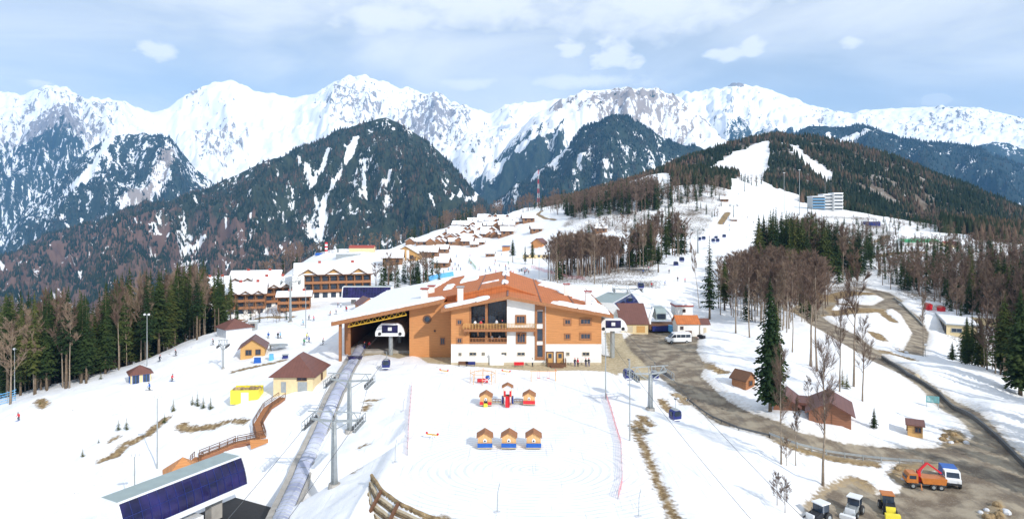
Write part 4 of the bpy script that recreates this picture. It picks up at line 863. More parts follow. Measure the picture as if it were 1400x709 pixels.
def rail(mb, a, b, h=1.05, n=None, r=.035, mid=2, dens=1.4):
    a = Vector(a); b = Vector(b); L_ = (b-a).length; n = n or max(1, int(L_/dens))
    for i in range(n+1): p = a.lerp(b, i/n); mb.bar(p, p+Vector((0, 0, h)), r*2)
    mb.bar(a+Vector((0, 0, h)), b+Vector((0, 0, h)), r*2.6)
    for k in range(1, mid+1): z = h*k/(mid+1); mb.bar(a+Vector((0, 0, z)), b+Vector((0, 0, z)), r*1.4)

def build_lodge():
    t = thing('mountain_lodge', 'large timber and white plaster lodge with a terracotta roof behind the snowy play area', 'lodge', (3, 138, 0)); Y0 = 138.0; Y1 = 187.0
    pr = lambda prof, y0, y1: MB().prism(prof, (0, y0, 0), (1, 0, 0), (0, 0, 1), (0, 1, 0), y1-y0)
    zz = lambda x: zroof(x)-.02
    wb(MB().box(-12.6, 18.5, Y0, Y1, .46, 4.26), 'wall', 'white', t); wb(MB().box(-12.62, 18.52, Y0-.02, Y1, -.5, .455), 'plinth', 'deck', t)
    wb(pr([(-12.6, 4.262), (-8.8, 4.262), (-8.8, zz(-8.8)), (-12.6, zz(-12.6))], Y0, Y1), 'timber_wall', 'wood', t)
    wb(pr([(6.85, 4.262), (18.5, 4.262), (18.5, zz(18.5)), (6.85, zz(6.85))], Y0, Y1), 'timber_wall', 'wood', t)
    wb(pr([(-1.05, 4.262), (4.7, 4.262), (4.7, zz(4.7)), (XA, zz(XA)), (-1.05, zz(-1.05))], Y0, Y1), 'white_wall', 'white', t)
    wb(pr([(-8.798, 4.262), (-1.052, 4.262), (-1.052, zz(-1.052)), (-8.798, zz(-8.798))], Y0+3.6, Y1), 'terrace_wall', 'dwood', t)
    # stair bay
    wb(pr([(4.702, 4.262), (6.848, 4.262), (6.848, zz(6.848)), (4.702, zz(4.702))], Y0, Y1), 'bay_wall', 'white', t)
    fr = MB()
    for x0 in (4.74, 6.42): fr.box(x0, x0+.38, Y0-.16, Y0-.003, 1.3, zz(x0)-.35)
    fr.box(4.74, 6.8, Y0-.17, Y0-.165+.1, 1.0, 1.5); fr.box(5.12, 6.42, Y0-.14, Y0-.003, 11.3, 12.3); bay = wb(fr, 'bay_frame', 'mwood', t)
    for z0, z1 in ((1.7, 4.0), (5.0, 7.4), (8.6, 11.0)):
        w = window(bay, (5.77, Y0, (z0+z1)/2), 1.1, z1-z0, 'mwood', .09, bars=0, pane='glass')
    wb(MB().tube([(6.95, Y0-.1, .5), (6.95, Y0-.1, zz(6.95)-.2)], .05, 6), 'downpipe', 'white2', t)
    # terraces
    tg = MB(); tb_ = MB()
    for (a, b_) in ((-8.6, -5.6), (-5.0, -1.3)):
        for (z0, z1) in ((4.6, 7.0), (7.9, 11.6 if a < -6 else 12.6)):
            tg.box(a, b_, Y0+3.5, Y0+3.59, z0, z1)
            for i in range(1, 5): x = a+(b_-a)*i/5; tb_.box(x-.05, x+.05, Y0+3.4, Y0+3.49, z0, z1)
            tb_.box(a, b_, Y0+3.39, Y0+3.385+.1, (z0+z1)/2, (z0+z1)/2+.1); g = wb(tg, 'terrace_glazing', 'glass', t); tb_.build('mullion', 'dsteel', g); tg = MB(); tb_ = MB()
    po = MB(); po.box(-5.55, -5.05, Y0+.05, Y0+.5, 4.27, 7.05); po.box(-5.55, -5.05, Y0+.05, Y0+.5, 7.62, 12.75); po.box(-8.75, -8.45, Y0+.05, Y0+.5, 7.62, 12.2); wb(po, 'terrace_post', 'mwood', t)
    bal = MB(); bal.box(-9.9, 4.9, Y0-1.5, Y0-.004, 7.06, 7.6); bal.box(-8.79, -1.06, Y0+.0, Y0+3.55, 7.06, 7.598)
    for x in (-9.6, -7, -4.4, -1.2, 1.8, 4.6): bal.hexa([(x-.12, Y0-1.3, 6.9), (x+.12, Y0-1.3, 6.9), (x+.12, Y0-.01, 5.9), (x-.12, Y0-.01, 5.9), (x-.12, Y0-1.3, 7.055), (x+.12, Y0-1.3, 7.055), (x+.12, Y0-.01, 7.055), (x-.12, Y0-.01, 7.055)])
    bo = wb(bal, 'balcony', 'mwood', t)
    rl = MB(); rail(rl, (-9.9, Y0-1.45, 7.6), (4.9, Y0-1.45, 7.6), 1.1, 24, .04, 3); rail(rl, (-9.9, Y0-1.45, 7.6), (-9.9, Y0-.1, 7.6), 1.1, 2); rail(rl, (4.9, Y0-1.45, 7.6), (4.9, Y0-.1, 7.6), 1.1, 2); rl.build('railing', 'wood2', bo)
    rl = MB(); rl.box(-8.79, -1.06, Y0-.02, Y0+.1, 4.3, 4.75); rail(rl, (-8.78, Y0+.04, 4.75), (-1.07, Y0+.04, 4.75), .75, 12, .05, 2); wb(rl, 'terrace_railing', 'mwood', t)
    # windows
    for px, py, w, h in [(628.2, 440, .75, .75), (628.2, 465.2, .75, .75), (711.9, 436.6, 1.6, 1.3), (712.5, 461.8, 1.5, 1.7), (776, 439.7, .95, .8), (800.5, 439.2, 1.9, .85), (776, 459.5, .8, .8), (800.5, 459.2, 1.8, .9)]:
        window(t, (X_(px, Y0), Y0, Z_(py, Y0)), w, h, 'mwood', .34 if w > .9 else .27, bars=1 if w < 1 else 2, off=-Vector(t.location))
    for px, py, w, h in [(629, 483.7, .5, .5), (646.6, 483.3, 1.3, .5), (660.8, 483.3, .5, .5), (689, 483.3, .9, .45), (712.5, 483.3, 1.4, .5), (776.4, 483.3, .5, .5), (801, 483.3, 1.3, .55)]:
        window(t, (X_(px, Y0), Y0, Z_(py, Y0)), w, h, 'deck', .1, bars=1, off=-Vector(t.location))
    gd = MB(); gd.box(-4.6, -1.7, Y0-.5, Y0-.02, 0, 1.95); gd.box(-4.75, -1.55, Y0-.6, Y0-.02, 1.95, 2.15); wb(gd, 'service_door', 'white2', t)
    for px in (751.8, 765.6):
        d = MB(); x = X_(px, Y0); d.box(x-.62, x+.62, Y0-.12, Y0-.004, .45, 2.55); do = wb(d, 'door', 'wood2', t)
        f = MB(); f.box(x-.8, x-.63, Y0-.2, Y0-.003, .45, 2.75); f.box(x+.63, x+.8, Y0-.2, Y0-.003, .45, 2.75); f.box(x-.63, x+.63, Y0-.2, Y0-.003, 2.56, 2.75); f.build('door_frame', 'dwood', do); q = MB(); q.box(x-.35, x+.35, Y0-.14, Y0-.121, 1.4, 2.3); q.build('pane', 'glass', do)
    st = MB(); x0, x1 = X_(748, Y0), X_(773, Y0); st.box(x0, x1, Y0-2.2, Y0-.21, 0, .44)
    for i in range(3): st.box(x0+.6, x1-.6, Y0-2.2-.35*(i+1), Y0-2.2-.35*i-.002, 0, .36-.12*i)
    po_ = wb(st, 'porch', 'dwood', t); r_ = MB(); rail(r_, (x0+.05, Y0-2.15, .44), (x0+.05, Y0-.3, .44), 1, 2, .04); rail(r_, (x1-.05, Y0-2.15, .44), (x1-.05, Y0-.3, .44), 1, 2, .04); r_.build('railing', 'dwood', po_)
    # roof
    yf, yb = 136.2, 188.6; rf = MB()
    for xa, xb in ((-14.4, XA), (XA, 20.6)): rf.prism([(xa, zroof(xa)), (xb, zroof(xb)), (xb, zroof(xb)+.34), (xa, zroof(xa)+.34)], (0, yf, 0), (1, 0, 0), (0, 0, 1), (0, 1, 0), yb-yf)
    roof = wb(rf, 'roof', 'tile', t)
    fa = MB()
    for xa, xb in ((-14.5, XA), (XA, 20.7)): fa.prism([(xa, zroof(xa)-.28), (xb, zroof(xb)-.28), (xb, zroof(xb)+.38), (xa, zroof(xa)+.38)], (0, yf-.16, 0), (1, 0, 0), (0, 0, 1), (0, 1, 0), .15)
    for xe in (-14.55, 20.61): fa.box(xe, xe+.14, yf-.1, yb, zroof(xe)-.25, zroof(xe)+.42)
    wb(fa, 'fascia', 'mwood', roof) if False else fa.build('fascia', 'mwood', roof)
    sf = MB()
    for xa, xb in ((-14.3, -12.65), (-8.7, XA), (XA, 20.5)): sf.prism([(xa, zroof(xa)-.12), (xb, zroof(xb)-.12), (xb, zroof(xb)-.03), (xa, zroof(xa)-.03)], (0, yf+.05, 0), (1, 0, 0), (0, 0, 1), (0, 1, 0), 1.7)
    sf.build('soffit', 'wood2', roof)
    se = MB()
    for x, w_ in ((-7.4, .16), (6, .16), (13.4, .16), (XA, .34)): se.hexa([(x-w_/2, yf, zroof(x)+.33), (x+w_/2, yf, zroof(x)+.33), (x+w_/2, yb, zroof(x)+.33), (x-w_/2, yb, zroof(x)+.33), (x-w_/2, yf, zroof(x)+.5), (x+w_/2, yf, zroof(x)+.5), (x+w_/2, yb, zroof(x)+.5), (x-w_/2, yb, zroof(x)+.5)])
    se.build('roof_seam', 'broof', roof)
    pl = lambda x: zroof(x)+.34
    for i, pts in enumerate([[(-14.0, 136.6), (-5.2, 136.8), (-4.6, 141), (-6, 143), (-11, 141.5), (-14.1, 140)], [(8.2, 137.5), (11, 136.9), (20.3, 136.8), (20.4, 150), (18.2, 158), (17.5, 147), (15, 142), (10.5, 142.5), (8.5, 140)],
                             [(6.2, 187.5), (8, 180), (6.8, 174), (11, 168), (11.5, 163), (15.5, 158), (17.0, 166), (20.3, 170), (20.3, 188)], [(14.2, 156), (19.5, 152), (20.2, 168), (16.6, 164)]]):
        patch('roof_snow', pts, .34 if i < 4 else .3, 'snow', roof, pl, i).location = (0, 0, 0)
    for px, py, D, h, capc in [(629.5, 406, 144, 3.0, 'steel'), (774.5, 398, 160, 2.6, 'redroof'), (804, 413, 148, 2.8, 'redroof')]:
        x = X_(px, D); c = MB(); z = zroof(x)+.2; c.box(x-.6, x+.6, D-.6, D+.6, z, z+h); ch = c.build('chimney', 'white', roof); c = MB(); c.box(x-.85, x+.85, D-.85, D+.85, z+h+.25, z+h+.4)
        for sx in (-.6, .6):
            for sy in (-.6, .6): c.bar((x+sx, D+sy, z+h), (x+sx, D+sy, z+h+.26), .08)
        c.build('chimney_cap', capc, ch)
    # raised rear roof: the hall plane runs on up to a higher ridge behind the front gable
    zh = lambda x: 12.75+.205*(x+13.6); xr = -1.6; zr_ = zh(xr)+.45; xm = 6.2; zm = zroof(xm)+.35; y2, y3 = 147.0, 188.4
    rr_ = MB(); rr_.prism([(-14.44, zh(-14.44)+.05), (xr, zr_-.4), (xr, zr_), (-14.44, zh(-14.44)+.45)], (0, y2, 0), (1, 0, 0), (0, 0, 1), (0, 1, 0), y3-y2)
    rr_.prism([(xr, zr_-.4), (xm, zm-.1), (xm, zm), (xr, zr_)], (0, y2, 0), (1, 0, 0), (0, 0, 1), (0, 1, 0), y3-y2); rr_.build('rear_roof', 'tile', roof)
    MB().prism([(-14.4, zroof(-14.4)+.345), (XA, zroof(XA)+.345), (xm-.1, zroof(xm-.1)+.345), (xr, zr_-.42), (-14.4, zh(-14.4)+.03)], (0, y2+.15, 0), (1, 0, 0), (0, 0, 1), (0, 1, 0), .3).build('roof_step', 'tile', roof)
    rp_ = lambda x: zh(x)+.45 if x < xr else zr_+(zm-zr_)*(x-xr)/(xm-xr)
    se = MB(); 
    for x, w_ in ((-7.4, .16), (xr, .3)): se.hexa([(x-w_/2, y2, rp_(x)-.02), (x+w_/2, y2, rp_(x)-.02), (x+w_/2, y3, rp_(x)-.02), (x-w_/2, y3, rp_(x)-.02), (x-w_/2, y2, rp_(x)+.14), (x+w_/2, y2, rp_(x)+.14), (x+w_/2, y3, rp_(x)+.14), (x-w_/2, y3, rp_(x)+.14)])
    se.build('rear_seam', 'broof', roof)
    for i, pts in enumerate([[(-2.3, 172), (-.9, 172), (-1, 188), (-2.4, 188)], [(-2.2, 150), (-1, 150), (-1, 157), (-2, 158)], [(-13.8, 176), (-9, 177), (-9.5, 187.5), (-13.9, 187.5)], [(-7, 160), (-3, 159.5), (-3, 160.6), (-7, 161)]]): patch('roof_snow', pts, .3, 'snow', roof, rp_, 40+i).location = (0, 0, 0)
    # lift hall on the left
    t = thing('lift_hall', 'open gondola hall with a wide snow covered roof at the left of the lodge', 'lift station', (-26, 146, 0)); sl = .205
    zh = lambda x: 12.75+sl*(x+13.6); yf, yb = 142.4, 203
    rf = MB(); rf.prism([(-38.4, zh(-38.4)), (-14.45, zh(-14.45)), (-14.45, zh(-14.45)+.45), (-38.4, zh(-38.4)+.45)], (0, yf, 0), (1, 0, 0), (0, 0, 1), (0, 1, 0), yb-yf); roof = wb(rf, 'roof', 'tile', t)
    fa = MB(); fa.prism([(-38.5, zh(-38.5)-.35), (-14.5, zh(-14.5)-.35), (-14.5, zh(-14.5)+.5), (-38.5, zh(-38.5)+.5)], (0, yf-.2, 0), (1, 0, 0), (0, 0, 1), (0, 1, 0), .18); fa.box(-38.6, -38.42, yf-.1, yb, zh(-38.5)-.3, zh(-38.5)+.5); fa.build('fascia', 'mwood', roof)
    pl2 = lambda x: zh(x)+.45
    patch('roof_snow', [(-38.1, 142.7), (-26, 142.7), (-14.8, 142.7), (-14.9, 145.2), (-19, 148.5), (-20.5, 153), (-22, 165), (-20, 180), (-18, 202), (-38.2, 202.5), (-38.2, 180), (-38.3, 160)], .42, 'snow', roof, pl2, 31).location = (0, 0, 0)
    patch('roof_snow', [(-17, 164), (-15, 164), (-15, 176), (-17, 178)], .3, 'snow', roof, pl2, 33).location = (0, 0, 0)
    x, D = X_(580.5, 152), 152; c = MB(); z = zh(x); c.box(x-.7, x+.7, D-.7, D+.7, z, z+2.6); ch = c.build('chimney', 'white', roof); c = MB(); c.box(x-.95, x+.95, D-.95, D+.95, z+2.75, z+2.95); c.build('chimney_cap', 'redroof', ch)
    x, D = X_(590, 165), 165; c = MB(); z = zh(x); c.box(x-.7, x+.7, D-.7, D+.7, z, z+2.0); ch = c.build('chimney', 'white', roof); c = MB(); c.box(x-.95, x+.95, D-.95, D+.95, z+2.1, z+2.3); c.build('chimney_cap', 'redroof', ch)
    wl = MB(); wl.prism([(-22.4, -.5), (-12.65, -.5), (-12.65, zh(-12.65)-.9), (-22.4, zh(-22.4)-.02)], (0, 145.6, 0), (1, 0, 0), (0, 0, 1), (0, 1, 0), 54); wb(wl, 'timber_wall', 'wood', t)
    # round window and service door in the annex wall
    rw = MB(); rr = []
    cx, cz_ = X_(584, 145.6), Z_(436, 145.6)
    n = 20; v = []; 
    for r_, yy in ((.95, 145.45), (.62, 145.45), (.62, 145.59), (.95, 145.59)): v += [(cx+r_*math.cos(6.2832*i/n), yy, cz_+r_*math.sin(6.2832*i/n)) for i in range(n)]
    rw.add(v, [(a*n+i, a*n+(i+1) % n, ((a+1) % 4)*n+(i+1) % n, ((a+1) % 4)*n+i) for a in range(4) for i in range(n)]); ro = wb(rw, 'round_window', 'dwood', t)
    pn = MB(); pn.prism([(.6*math.cos(6.2832*i/n), .6*math.sin(6.2832*i/n)) for i in range(n)], (cx, 145.5, cz_), (1, 0, 0), (0, 0, 1), (0, 1, 0), .05); pn.build('pane', 'glass', ro)
    window(t, (X_(605, 145.6), 145.6, Z_(466, 145.6)), .7, 1.2, 'woodr', .2, off=-Vector(t.location)); window(t, (X_(594.5, 145.6), 145.6, Z_(452, 145.6)), .3, .3, 'dwood', .06, off=-Vector(t.location))
    dd = MB(); dd.box(-37.6, -22.45, 196, 196.3, -.5, zh(-37.5)-.2); dd.prism([(-37.6, 7.5), (-22.45, 7.5), (-22.45, zh(-22.45)-.2), (-37.6, zh(-37.6)-.2)], (0, 195.9, 0), (1, 0, 0), (0, 0, 1), (0, 1, 0), .09); wb(dd, 'rear_wall', 'dwood', t)
    lw = MB(); lw.box(-37.7, -37.3, 150, 196, -1, zh(-37.5)-.1); wb(lw, 'side_wall', 'mwood', t)
    for x, y in ((-36.9, 143.4), (-35.6, 146), (-36.9, 149)):
        c = MB(); c.box(x-.28, x+.28, y-.28, y+.28, -1.5, zh(x)-.03); wb(c, 'column', 'mwood', t)
    tr = MB(); a = Vector((-35.2, 143.1, zh(-35.2)-1.35)); b = Vector((-22.6, 143.1, zh(-22.6)-1.35)); tr.bar(a, b, .2); n = 10
    for i in range(n):
        p = a.lerp(b, i/n); q = a.lerp(b, (i+.5)/n)+Vector((0, 0, 1.0)); r_ = a.lerp(b, (i+1)/n); tr.bar(p, q, .09); tr.bar(q, r_, .09)
    wb(tr, 'truss', 'yelm', t)
    fl = MB(); fl.box(-37.2, -22.45, 150, 195.9, -.3, .55); wb(fl, 'platform', 'concrete', t)

def station_head(label, cx, y, z, w, L_, leg, dirv=(0, 1, 0), roofm='gmetal'):
    """rounded white drive housing of a lift seen end on"""
    t = thing('lift_drive_housing', label, 'lift housing', (cx, y, z)); k = w/6.4
    prof = [(-3.2, 0), (3.2, 0), (3.25, .7), (3.0, 1.5), (2.5, 2.3), (1.8, 2.85), (-1.8, 2.85), (-2.5, 2.3), (-3.0, 1.5), (-3.25, .7)]; prof = [(a*k, b*k) for a, b in prof]
    d = Vector(dirv).normalized(); sx = Vector((1, 0, 0))
    b = MB().prism(prof, (0, 0, 0), sx, (0, 0, 1), d, .9); b.build('front_shell', 'white2', t)
    p2 = [(a*.97, c*.97) for a, c in prof]; b = MB().prism(p2, d*.901, sx, (0, 0, 1), d, L_); b.build('rear_shell', roofm, t)
    g = MB(); g.box(-1.75*k, 1.75*k, -.06, -.003, .75*k, 2.45*k); go = g.build('front_glazing', 'bglass', t)
    q = MB(); q.box(-.42*k, .42*k, -.09, -.061, 1.25*k, 2.0*k); q.build('white_plate', 'white2', go)
    for s in (-1, 1): c = MB(); c.prism([(.36*math.cos(6.2832*i/12), .36*math.sin(6.2832*i/12)) for i in range(12)], (s*2.25*k, -.1, .55*k), (1, 0, 0), (0, 0, 1), (0, 1, 0), .095); c.build('cable_opening', 'black', t)
    MB().tube([(0, 1.2, -leg), (0, 1.2, 0)], .5, 10).build('support', 'steel', t); MB().tube([(0, L_*.8, -leg), (0, L_*.8, 0)], .5, 10).build('support', 'steel', t); return t

def station_body(name, label, o, az, L_, w, h, leg, deck=True):
    """long chair lift terminal: sheet roof, curved blue glazing on the right side, white end caps. Local x = across to the right, y = along."""
    t = thing(name, label, 'lift station', o, az); W = w/2
    topz = h
    t_ = MB().prism([(-W, topz-.25), (W*.62, topz-.25), (W*.62, topz), (-W, topz)], (0, 0, 0), (1, 0, 0), (0, 0, 1), (0, 1, 0), L_); t_.build('roof_panel', 'gmetal', t)
    # curved glass right side
    n = 6; arc = []
    for i in range(n+1): a = i/n*1.25; arc.append((W*.62+W*.62*math.sin(a*1.05), topz-.02-(h-.9)*(i/n)**1.1))
    g = MB()
    for i in range(n): (x0, z0), (x1, z1) = arc[i], arc[i+1]; g.add([(x0, .25, z0), (x1, .25, z1), (x1, L_-.25, z1), (x0, L_-.25, z0), (x0-.08, .25, z0), (x1-.08, .25, z1), (x1-.08, L_-.25, z1), (x0-.08, L_-.25, z0)], [(0, 1, 2, 3), (7, 6, 5, 4), (0, 4, 5, 1), (3, 2, 6, 7)])
    go = g.build('side_glazing', 'bglass', t)
    mu = MB()
    for j in range(1, int(L_/1.1)):
        y = .25+(L_-.5)*j/int(L_/1.1)
        for i in range(n): (x0, z0), (x1, z1) = arc[i], arc[i+1]; mu.bar((x0+.03, y, z0), (x1+.03, y, z1), .05)
    for i in (0, 3, 6): mu.bar((arc[i][0]+.03, .25, arc[i][1]), (arc[i][0]+.03, L_-.25, arc[i][1]), .06)
    mu.build('mullion', 'cab', go)
    s = MB(); s.box(arc[0][0]-.1, arc[0][0]+.12, 0, L_, topz-.12, topz+.06); s.build('roof_trim', 'white2', t)
    lx = arc[-1][0]; s = MB(); s.box(lx-.25, lx+.12, 0, L_, .25, arc[-1][1]); s.build('lower_trim', 'white2', t)
    prof = [(-W-.05, .3), (lx, .3)]+[(x+.06, z+.04) for x, z in reversed(arc)]+[(-W-.05, topz+.05)]
    for y in (-.12, L_-.2):
        MB().prism(prof, (0, y, 0), (1, 0, 0), (0, 0, 1), (0, 1, 0), .32).build('end_cap', 'white2', t)
    MB().box(-W-.04, -W+.1, .2, L_-.2, .3, topz-.26).build('rear_panel', 'white2', t); MB().box(-W+.12, lx-.3, .22, L_-.22, .34, .7).build('underside', 'dsteel', t)
    for y in (L_*.2, L_*.8): MB().box(-.6, .6, y-.8, y+.8, -leg, .34).build('support', 'concrete', t)
    if deck:
        fl = MB(); fl.box(-W-1, W+4.2, -2, L_+2.5, -leg-.5, -leg+.12); d = fl.build('floor', 'black', t)
        dk = MB(); dk.box(.8, W+1.8, -2.0, L_*.62, -leg+.122, -leg+.5); dk.prism([(1.1*math.cos(a)+W*.5+.6, 1.6*math.sin(a)) for a in [i*6.2832/14 for i in range(14)]], (0, L_*.62, -leg+.122), (1, 0, 0), (0, 1, 0), (0, 0, 1), .376); dk.build('boarding_deck', 'deck', t)
        cb = MB(); cb.box(W*.4, W*1.2, L_*.42, L_*.6, -leg+.5, -leg+2.4); cb.build('operator_cabin', 'white2', t); r_ = MB(); rail(r_, (W+1.9, -1.9, -leg+.12), (W+1.9, L_*.62, -leg+.12), 1.05, 12, .05, 3); r_.build('railing', 'dsteel', t)
    return t

def build_buildings():
    build_lodge()
    station_head('white rounded gondola housing with dark front glass inside the open hall mouth', X_(533, 147), 147, 4.3, 6.4, 16, 4.6)
    station_head('white rounded gondola housing with dark front glass at the right corner of the lodge', X_(838.5, 143), 143, 6.1, 6.0, 34, 6.3, (-.12, 1, .0))
    # right chair lift terminal behind the lodge
    o = Vector((X_(838, 182), 182, 1.2)); station_body('chairlift_terminal', 'grey roofed lift terminal with bright blue side glass behind the brown roofed shed', (o.x-3, o.y-2, 3.0), -.36, 26, 9, 4.6, 2.0, False)
    # lower left terminal
    a = Vector((X_(149.5, 73.4), 73.4)); b = Vector((X_(322, 88.2), 88.2)); d = (b-a).normalized(); az = math.atan2(-d.x, d.y)
    g0 = -1.0-4.2
    station_body('chairlift_terminal', 'long grey roofed chairlift terminal with dark blue curved glazing in the lower left corner', (a.x, a.y, g0), az, (b-a).length, 4.0, 4.2, 3.1, True)
    p = P(500, 413); t = station_body('chairlift_terminal', 'white chairlift terminal with a dark glass strip in front of the timber hotel', (X_(470, 262), 262, p.z+2.4), -math.pi/2, 19, 5, 5.0, 2.8, False)
    # cream house
    house('cream_house', 'cream house with a brown hipped roof beside the covered moving walkway', (X_(411, 124.5), 124.7, -1.1), 0, 7.1, 9, 2.9, 3.3, 'cream', 'broof', 'hip', over=.65, wins=[('f', 1.6, 2.45, 1.6, .5), ('r', 1, 1.6, .8, 1)], doors=[('f', 1.7, 1.7, 1.9, 'steel'), ('f', -1.7, .9, 1.9, 'steel')])
    p = P(186, 523); house('garden_pavilion', 'small square pavilion with a brown pyramid roof and blue windows alone on the left slope', p+Vector((0, 1.5, -.3)), .62, 3.9, 3.9, 2.3, 1.6, 'cream', 'broof', 'hip', over=.45, ridgelen=0, cat='pavilion', wins=[('f', -1, 1.2, 1.1, 1.7), ('f', 1, 1.2, 1.1, 1.7), ('l', 0, 1.2, 1.2, 1.7), ('r', 0, 1.5, 1.0, .9)], winm='blue')
    p = P(336, 490); house('ski_chalet', 'honey coloured log chalet with a brown gable roof beside the drag lift frame', p+Vector((0.7, 3.2, 0)), .28, 5.4, 6.6, 2.6, 1.9, 'wood2', 'broof', 'gable', over=.6, wins=[('f', -.9, 1.5, 1.2, 1.1), ('f', 1.2, 1.5, 1.0, 1.1), ('l', 0, 1.5, 1.3, .9)], cat='chalet')
    p = P(311, 461); house('grey_walled_house', 'pale grey house with a brown pyramid roof near the edge of the forest belt', p+Vector((0, 4.4, -.4)), .78, 7.0, 6.4, 2.6, 2.2, 'dsnow', 'broof', 'hip', over=.5, ridgelen=.1)
    p = P(343, 452); house('grey_booth', 'small grey metal booth right of the pale grey house', p+Vector((0, 1.4, 0)), .3, 2.3, 2.2, 2.5, .12, 'steel', 'white2', 'flat', over=.1, wins=[('f', 0, 1.4, 1, .9)], cat='booth', sink=.4)
    # yellow kiosk with an open soil filled top
    p = P(333, 550); t = thing('yellow_container', 'bright yellow open topped container with a white front panel on the snow', 'container', p+Vector((0, 1.6, -.3)), .05); b = MB(); w, d_, h = 2.5, 1.5, 2.5
    b.box(-w, w, -d_, -d_+.15, 0, h); b.box(-w, w, d_-.15, d_, 0, h+.2); b.box(-w, -w+.15, -d_+.151, d_-.151, 0, h); b.box(w-.15, w, -d_+.151, d_-.151, 0, h); b.build('wall', 'yellow', t)
    MB().box(-.55, .75, -d_-.04, -d_-.003, 0, h-.4).build('front_panel', 'white2', t); s = MB(); rng = random.Random(3)
    for i in range(9): s.ball((-w+.5+i*.52, rng.uniform(-.6, .6), h-.15), .45, .55, .35+rng.random()*.2)
    s.build('soil_fill', 'rock', t)
    # small orange roofed chalet behind the terminal
    house('orange_roof_chalet', 'little chalet with an orange pyramid roof peeping over the lower left terminal', (X_(240, 92), 94, -8.2), .5, 3.8, 3.8, 2.6, 2.2, 'white', 'wood', 'hip', over=.6, ridgelen=0, cat='chalet')
    # brown roofed shed, white building, open terminal
    house('brown_roof_shed', 'shed with a broad plain brown roof facing the yard beside the lodge', (X_(865, 176), 177, .7), 0, 7.0, 7.6, 2.1, 4.4, 'cream', 'broof', 'mono', over=.35, cat='shed', doors=[('f', 1.6, 2.2, 1.7, 'wood2'), ('f', -1.6, 2.2, 1.7, 'deck')])
    t = house('white_house', 'white house with an orange brown roof at the back of the yard', (X_(939.5, 168), 169.5, .9), 0, 5.3, 5, 3.1, 1.6, 'white', 'tile', 'gable', 'x', over=.35, doors=[('f', .1, 1.6, 1.3, 'dwood')], wins=[('f', -1.6, 2.0, .6, .6)])
    house('white_annex', 'small white annex with a dark brown sloping roof on the right of the white house', (X_(962, 170), 170.8, .9), 0, 2.3, 4, 2.6, 1.1, 'white', 'broof', 'gable', 'x', over=.25, doors=[('f', 0, .8, 1.8, 'deck')], cat='annex')
    house('snow_roofed_block', 'white block with a thick snow cap and orange trim behind the white house', (X_(932, 182), 182, 1.3), 0, 4.6, 5, 5.3, .35, 'white', 'redroof', 'flat', over=.25, snow=True, cat='building', wins=[('f', 0, 4.2, .6, .6)])
    t = thing('open_lift_terminal', 'small open lift terminal with white curved arms and grey glass between shed and white house', 'lift station', (X_(905, 176), 176, 1.2))
    for s in (-1, 1):
        pts = [(s*3.3, 0, 0), (s*3.2, .3, 2.2), (s*2.5, 1.4, 3.9), (s*1.6, 3.2, 4.9), (s*1.4, 6, 5.0)]; MB().tube(pts, [.42, .42, .4, .35, .3], 8).build('arm', 'white2', t)
    MB().prism([(0, 2.2), (.4, 4.2), (1.6, 5.1), (6, 5.2), (6, 2.4)], (-1.35, .5, 0), (0, 1, 0), (0, 0, 1), (1, 0, 0), 2.7).build('machine_cover', 'gmetal', t)
    MB().box(-1.1, 1.1, .42, .5, 2.5, 3.9).build('front_glazing', 'glass', t); MB().box(-3.6, 3.6, -1.5, 4, .0, 1.3).build('deck_base', 'dwood', t); MB().box(-2.9, 3.3, -1.9, -1.51, -.3, 1.0).build('skirt', 'cab', t)
    MB().box(1.2, 2.1, -4.0, -1.95, -.2, 1.4).build('blue_ramp', 'lblue', t)
    # building trades on the right
    p = P(1150, 586); rz = -.42
    t = thing('cedar_shed', 'large red cedar shed with two brown gables on the bank by the mid road', 'shed', p+Vector((-1.9, 4.8, -.2)), rz); t.scale = (1.1, 1.05, 1.0)
    def gab(x0, x1, y0, y1, h, rh, snowp=False):
        c = (x0+x1)/2; W = (x1-x0)/2; MB().prism([(-W, -1), (W, -1), (W, h), (0, h+rh), (-W, h)], (c, y0, 0), (1, 0, 0), (0, 0, 1), (0, 1, 0), y1-y0).build('wall', 'woodr', t); r = MB(); o = .5; k = rh/W
        for s in (-1, 1): r.prism([(s*(W+o), h-o*k+.02), (0, h+rh+.02), (0, h+rh+.2), (s*(W+o), h-o*k+.2)], (c, y0-.7, 0), (1, 0, 0), (0, 0, 1), (0, 1, 0), y1-y0+1.2)
        ro = r.build('roof', 'broof', t)
        if snowp:
            s = MB(); s.prism([(-(W+o)+.1, h-o*k+.22+.1*k), (-.6, h+rh+.2-.6*k), (-.7, h+rh+.5-.6*k), (-(W+o)+.2, h-o*k+.5+.2*k)], (c, y0-.3, 0), (1, 0, 0), (0, 0, 1), (0, 1, 0), (y1-y0)*.9); s.build('roof_snow', 'snow', ro)
    gab(-.6, 4.6, -2.6, 4.8, 2.2, 1.5); gab(-5.2, -2.0, -.4, 5.2, 2.1, 1.3, True)
    MB().box(-1.99, -.61, .4, 4.5, -1, 2.1).build('link_wall', 'dwood', t); MB().prism([(-2.1, 2.12), (-.5, 2.12), (-.5, 2.5), (-2.1, 2.5)], (0, .2, 0), (1, 0, 0), (0, 0, 1), (0, 1, 0), 4.6).build('link_roof', 'broof', t)
    MB().box(2.2, 2.28, -2.66, -2.603, -.3, 2.3).build('corner_board', 'dwood', t)
    p = P(1018, 531); t = house('log_hut', 'dark roofed log hut in the shade beside the yard road', p+Vector((.2, 1.2, 0)), .55, 2.4, 3.0, 1.7, 1.1, 'mwood', 'dwood', 'gable', over=.35, cat='hut', wins=[('f', 0, 1.0, .7, .7)])
